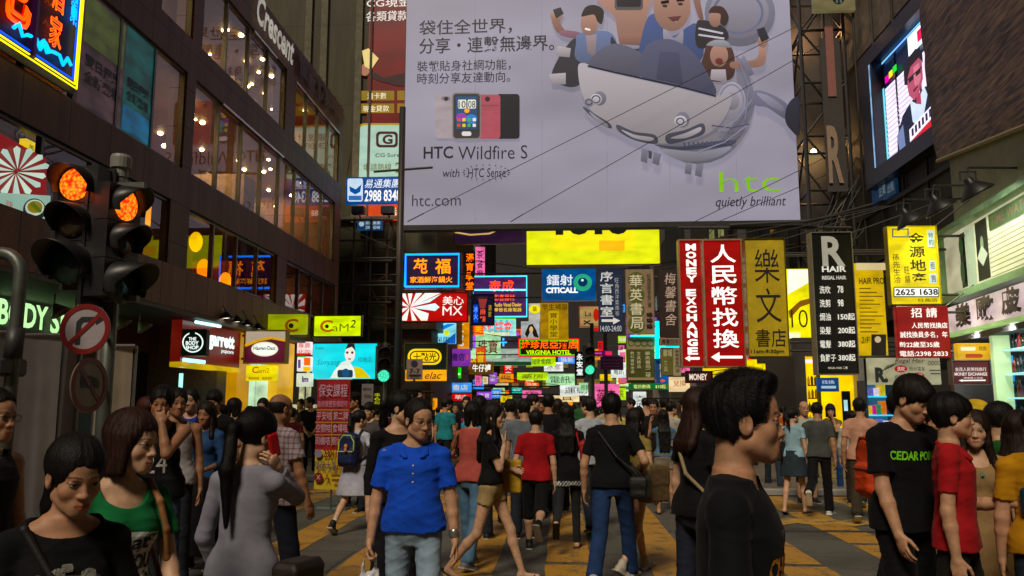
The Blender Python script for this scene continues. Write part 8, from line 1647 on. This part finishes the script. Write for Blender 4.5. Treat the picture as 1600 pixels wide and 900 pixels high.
patch(P34,-.012,.012,.375,.405,'pendant',paint(lin('#1a6a5a'),.3),rd=.8,n=5,off=.012)
def leopard(v,C):C=C.copy();k=np.sin(v[:,0]*120+2*np.sin(v[:,2]*90))*np.sin(v[:,2]*130+2*np.sin(v[:,1]*80));C[np.abs(k)>.45]=(.02,.014,.008);return C
worn(P34,[(rbox(L_(P34,.20,.10,.07),A(.05,.13,.15),.03,P34['MT']),0,'add'),(cap(L_(P34,.20,.0,.20),L_(P34,.15,.02,.50),.012,.012),.01,'add'),(cap(L_(P34,.20,.2,.20),L_(P34,.15,.05,.50),.012,.012),.01,'add')],'handbag','#8a6020','leopard print handbag on the arm of the woman in beige dress','bag',.007,None,leopard)
person('man with cropped hair in dark green tee facing right behind the beige dress woman',(1563,6.0),630,98,'m',1.08,0,('crop','#0f0c0a',1.0),(-4,2,0),2,'step_r',top=dict(c='#1f5a22',neck='crew',slv=.6),bottom=dict(type='shorts',c='#a89a80',len=1.05,sock='#1a1a1a'),shoes='#b8b0a8')
person('person in yellow bucket hat behind the red polo man',(1526,7.6),626,110,'f',1.0,0,('bob','#14100d'),(0,8,0),2,'stand',top=dict(c='#2a1c1a'),bottom=dict(type='jeans',c='#1c222c'),extras={'bucket':'#c8a820'})
P37=person('woman in black sleeveless top with long brown hair near the right edge',(1590,5.4),643,40,'f',1.04,0,('long','#1c100c',1.1,.24),(10,2,0),2,'step_l',top=dict(type='tank',c='#0e0d10',neck='scoop',slv=0),bottom=dict(type='slim',c='#141a2a'),shoes='#14141a')
hip_bag(P37,-1,'large black leather bag on the woman near the right edge','#101014',(.16,.08,.18),(.23,.02,.08),'#0e0e10',False)
person('person in mustard yellow tee cut off by the right edge',(1622,4.6),634,25,'m',1.06,0,('short','#0f0c0a',1.1),(0,2,0),2,'stand',top=dict(c='#b07c08',neck='crew',slv=.66),bottom=dict(type='jeans',c='#1c2634'))
P39=person('dark haired man facing right behind the tall man, orange rucksack on his back',(1412,6.2),611,82,'m',1.04,1,('short','#0c0a09',1.15),(6,2,0),3,'step_r',top=dict(c='#161418',neck='crew'),bottom=dict(type='jeans',c='#181c24'))
backpack(P39,'bright orange rucksack on the man behind the tall man in black','#c43c06',(.14,.10,.22),.24,y=-.20,trim='#7a2404')
person('person in cobalt blue tee glimpsed between the tall man and the red polo man',(1456,7.8),640,180,'m',1.0,1,('short','#0c0a09'),(0,4,0),2,'stand',top=dict(c='#1640a0'),bottom=dict(type='jeans',c='#1c222c'))
# ---------- left-hand group
P41=person('man in black vest with red trim covering his nose with his hand',(254,6.5),605,160,'m',1.08,3,('short','#0c0908',1.35),(0,10,4),3,'stand',top=dict(type='tank',c='#0d0d12',neck='scoop',slv=0,hem=-.06),bottom=dict(type='jeans',c='#3a4c66'),lh=(.03,.17,1.43),lpose='flat',ln=(0,-1,.1),rh=(.14,.26,1.10),rpose='hold')
tx(P41,[('24',(-.08,.14,.08,.29),{'b':.0})],'print',paint((.4,.4,.38),.8,noise=.4,scale=30))
in_hand(P41,1,lambda W,d,n,l,u:[(cap(W+d*.07+A(0,0,.12),W+d*.07+A(.0,.02,-.10),.009,.012),0,'add'),(cap(W+d*.07+A(.0,.02,-.10),W+d*.07+A(.02,.06,-.52),.026,.015),.005,'add')],'umbrella','#3a2a7a','folded violet umbrella held by the man in black vest','umbrella',.006)
person('man in white vest peering over the shoulder of the nose covering man',(278,7.3),609,150,'m',1.04,3,('short','#0c0908',1.1),(-10,2,0),2,'stand',top=dict(type='tank',c='#a8a4a8',neck='scoop',slv=0),bottom=dict(type='jeans',c='#1c222c'))
P43=person('young man in royal blue tee with white figure print facing the viewer',(299,9.0),608,176,'m',1.02,2,('short','#0f0c0b',1.2),(0,4,0),2,'stand',top=dict(c='#0f2f94',neck='crew',slv=.6),bottom=dict(type='jeans',c='#1c222c'))
patch(P43,-.09,.06,.14,.30,'print',paint((.5,.5,.52),.8,noise=.4,scale=25),rd=.95);patch(P43,-.08,-.04,.28,.36,'print',paint((.5,.5,.52),.8,noise=.4,scale=25),rd=.9)
person('youth with long fringe in black tee behind the denim shirt woman',(335,9.6),611,178,'m',1.04,4,('fringe','#0d0a09',1.3),(0,6,0),2,'stand',top=dict(c='#0e0e10',slv=.66),bottom=dict(type='jeans',c='#1c222c'),lh=(.20,.22,1.05))
P45=person('woman in open denim shirt and long black skirt facing the viewer',(323,8.1),629,186,'f',1.02,3,('part','#1a100c',1.2,.36),(-4,4,3),2,'stand',top=dict(type='jacket',c='#1c3d66',denim=1,neck='v',open=1,slv=1.45,hem=-.03,inner='#0b0b0d',loose=.02),bottom=dict(type='skirt',c='#0c0c0e',len=.76,flare=.08),shoes='#121214',sole='#c8c4b8',rh=(.06,.20,1.08),lh=(.12,.24,1.02),rpose='half',lpose='half')
patch(P45,-.012,.012,.36,.39,'pendant',paint((.6,.58,.5),.3),rd=.9,n=5,off=.01)
person('woman in tan strap top facing away near the yellow column',(368,11.0),623,25,'f',1.0,2,('bob','#120d0b',1.1),(10,4,0),2,'stand',top=dict(type='tank',c='#7a5c50',slv=0,neck='scoop'),bottom=dict(type='skirt',c='#5a4438',len=.40,flare=.05))
P47=person('stout balding man in plaid shirt walking away at the left',(440,6.6),615,28,'m',1.18,3,('bald','#1c1613'),(6,4,0),3,'step_r',top=dict(c='#a0949a',neck='crew',slv=.62,hem=-.08,pat=plaid,belly=.02,loose=.03,collar=1),bottom=dict(type='trousers',c='#1a1e2c'),rh=(.28,.12,.84))
person('woman with hair in a bun looking this way past the plaid shirt',(411,12.2),623,176,'f',1.0,2,('bun','#120d0b',1.1),(0,4,0),2,'stand',top=dict(c='#1a1416'),bottom=dict(type='jeans',c='#1c222c'))
person('man with glasses and bare arms cut off by the left edge',(-6,3.7),612,96,'m',1.08,1,('crop','#12100e',1.1),(0,2,0),3,'stand',top=dict(type='tank',c='#14141a',slv=0,neck='crew'),bottom=dict(type='jeans',c='#1c222c'),extras=('glasses',))
person('person with reddish hair facing away left of the black vest man',(228,7.9),622,330,'f',1.0,1,('bun','#3a1810',1.1),(-30,4,0),2,'stand',top=dict(type='tank',c='#3a2418',slv=0),bottom=dict(type='jeans',c='#1c222c'))
# ---------- middle distance
person('man in black tee with a white badge standing left of the red banner',(484,18.5),621,170,'m',1.08,1,('short','#0f0c0a'),(60,4,0),2,'stand',top=dict(c='#101012'),bottom=dict(type='trousers',c='#0e0e10'),rh=(.06,.2,.95),lh=(.08,.2,.93))
person('man in dark shirt just left of the badge man',(470,20.0),624,200,'m',1.0,1,('short','#0f0c0a'),(0,4,0),2,'stand',top=dict(c='#1c1a1c'),bottom=dict(type='trousers',c='#0e0e10'))
person('person in black cap and dark vest right of the red banner',(553,13.5),614,200,'m',1.04,1,('short','#0f0c0a'),(20,6,0),2,'stand',top=dict(type='tank',c='#121214',slv=0),bottom=dict(type='jeans',c='#1c222c'),extras={'cap':'#10100e'})
person('woman with dark hair behind the schoolgirl',(577,12.4),629,200,'f',1.0,2,('fringe','#0f0c0a',1.1),(0,8,0),2,'stand',top=dict(c='#4a4448'),bottom=dict(type='jeans',c='#1c222c'))
P53=person('young man in black tee with pink slogan facing the viewer',(729,17.5),620,182,'m',1.0,2,('short','#0f0c0a',1.2),(0,4,0),2,'step_r',top=dict(c='#101014'),bottom=dict(type='jeans',c='#14161c'))
tx(P53,[('PEACE',(-.10,.30,.10,.37),{'b':.03}),('LOVE',(-.10,.21,.10,.28),{'b':.03}),('MUSIC',(-.10,.12,.10,.19),{'b':.03})],'print',paint(lin('#c83a80'),.7))
person('man in teal tee with a black shoulder bag walking away',(698,17.0),623,25,'m',1.0,1,('short','#0f0c0a',1.2),(30,2,0),2,'step_l',top=dict(c='#1f7f86'),bottom=dict(type='trousers',c='#14161c'))
person('person in black between the teal tee and the pink slogan',(712,18.6),630,175,'m',.98,1,('short','#0f0c0a',1.1),(0,4,0),2,'stand',top=dict(c='#141416'),bottom=dict(type='trousers',c='#14161c'))
CN=[('maroon','#5a1820'),('navy','#16203c'),('white','#a8a8a4'),('black','#121214'),('lemon','#c0b060'),('pale blue','#7a98ac'),('pink','#b06a80'),('peach','#c09078'),('green','#2a5a34'),('orange','#b0501a'),('grey','#585a5c'),('cream','#a89878')]
FAR=[(604,15.5),(617,24),(664,22),(684,27),(705,33),(718,26),(740,24),(766,21),(778,28),(812,24),(824,31),(838,20),(850,27),(864,18),(884,25),(896,31),(912,20),(930,17),(938,26),(948,14.5),(964,19),(986,22),(998,16),(1008,20),(1014,27),(1066,21),(1088,18),(1102,14),(1118,20),(1136,25),(1150,17),(1176,21),(1205,16),(1222,19),(1330,13.8),(1342,12),(458,15),(446,21),(392,14.5),(378,17),(347,13),(430,18),(505,22),(530,24),(590,20),(652,30),(842,38),(868,42),(906,40),(944,36),(800,36),(770,40)]
WH=['under the hotel sign','past the red banner','under the jeans sign','by the street pole','below the cyan cross lights','under the red exchange signs','in front of the left shops','near the yellow shop','ahead of the striding man','deep in the street','below the violet sign','under the olive signs']
rf=random.Random(99)
for i,(px,Y)in enumerate(FAR):
 cn,cc=CN[(i*5)%12];H=rf.uniform(1.46,1.80);yt=632+(1.6-H)/Y*1280;fem=rf.random()<.45;fc=rf.choice((0,10,350,180,175,190,90,270,20));hs_=rf.choice(('long','bob','pony','long')if fem else('short','short','fringe','crop'))
 wh='in front of the left shops' if px<470 else 'past the red banner' if px<560 else 'by the street pole' if px<660 else 'below the violet sign' if px<745 else 'under the jeans sign' if px<800 else 'under the hotel sign' if px<905 else 'ahead of the striding man' if px<970 else 'under the olive signs' if px<1050 else 'under the red exchange signs' if px<1160 else 'near the yellow shop'
 person(f'{"woman" if fem else "man"} in {cn} {("top","tee","shirt")[i % 3]} with {dict(long="long", bob="bobbed", pony="tied", short="short", fringe="fringed", crop="cropped")[hs_]} hair {("facing","away","crossing")[0 if 160 < fc < 200 else 2 if fc in (90, 270) else 1]} {wh}, {"far back" if Y > 24 else "nearer" if Y < 17 else "midway"}',(px,Y),yt,fc,'f' if fem else 'm',rf.uniform(.96,1.1),rf.randrange(5),(hs_,rf.choice(('#0c0a09','#120d0b','#1c120d')),rf.uniform(1,1.25)),(rf.uniform(-20,20),rf.uniform(0,8),0),2,rf.choice(('stand','step_l','step_r','walk_l','walk_r')),top=dict(c=cc,slv=rf.choice((.5,.65,1.7))),bottom=dict(type=rf.choice(('jeans','trousers','shorts')),c=rf.choice(('#1c2636','#16161a','#26303c','#3a3226'))),H=H)
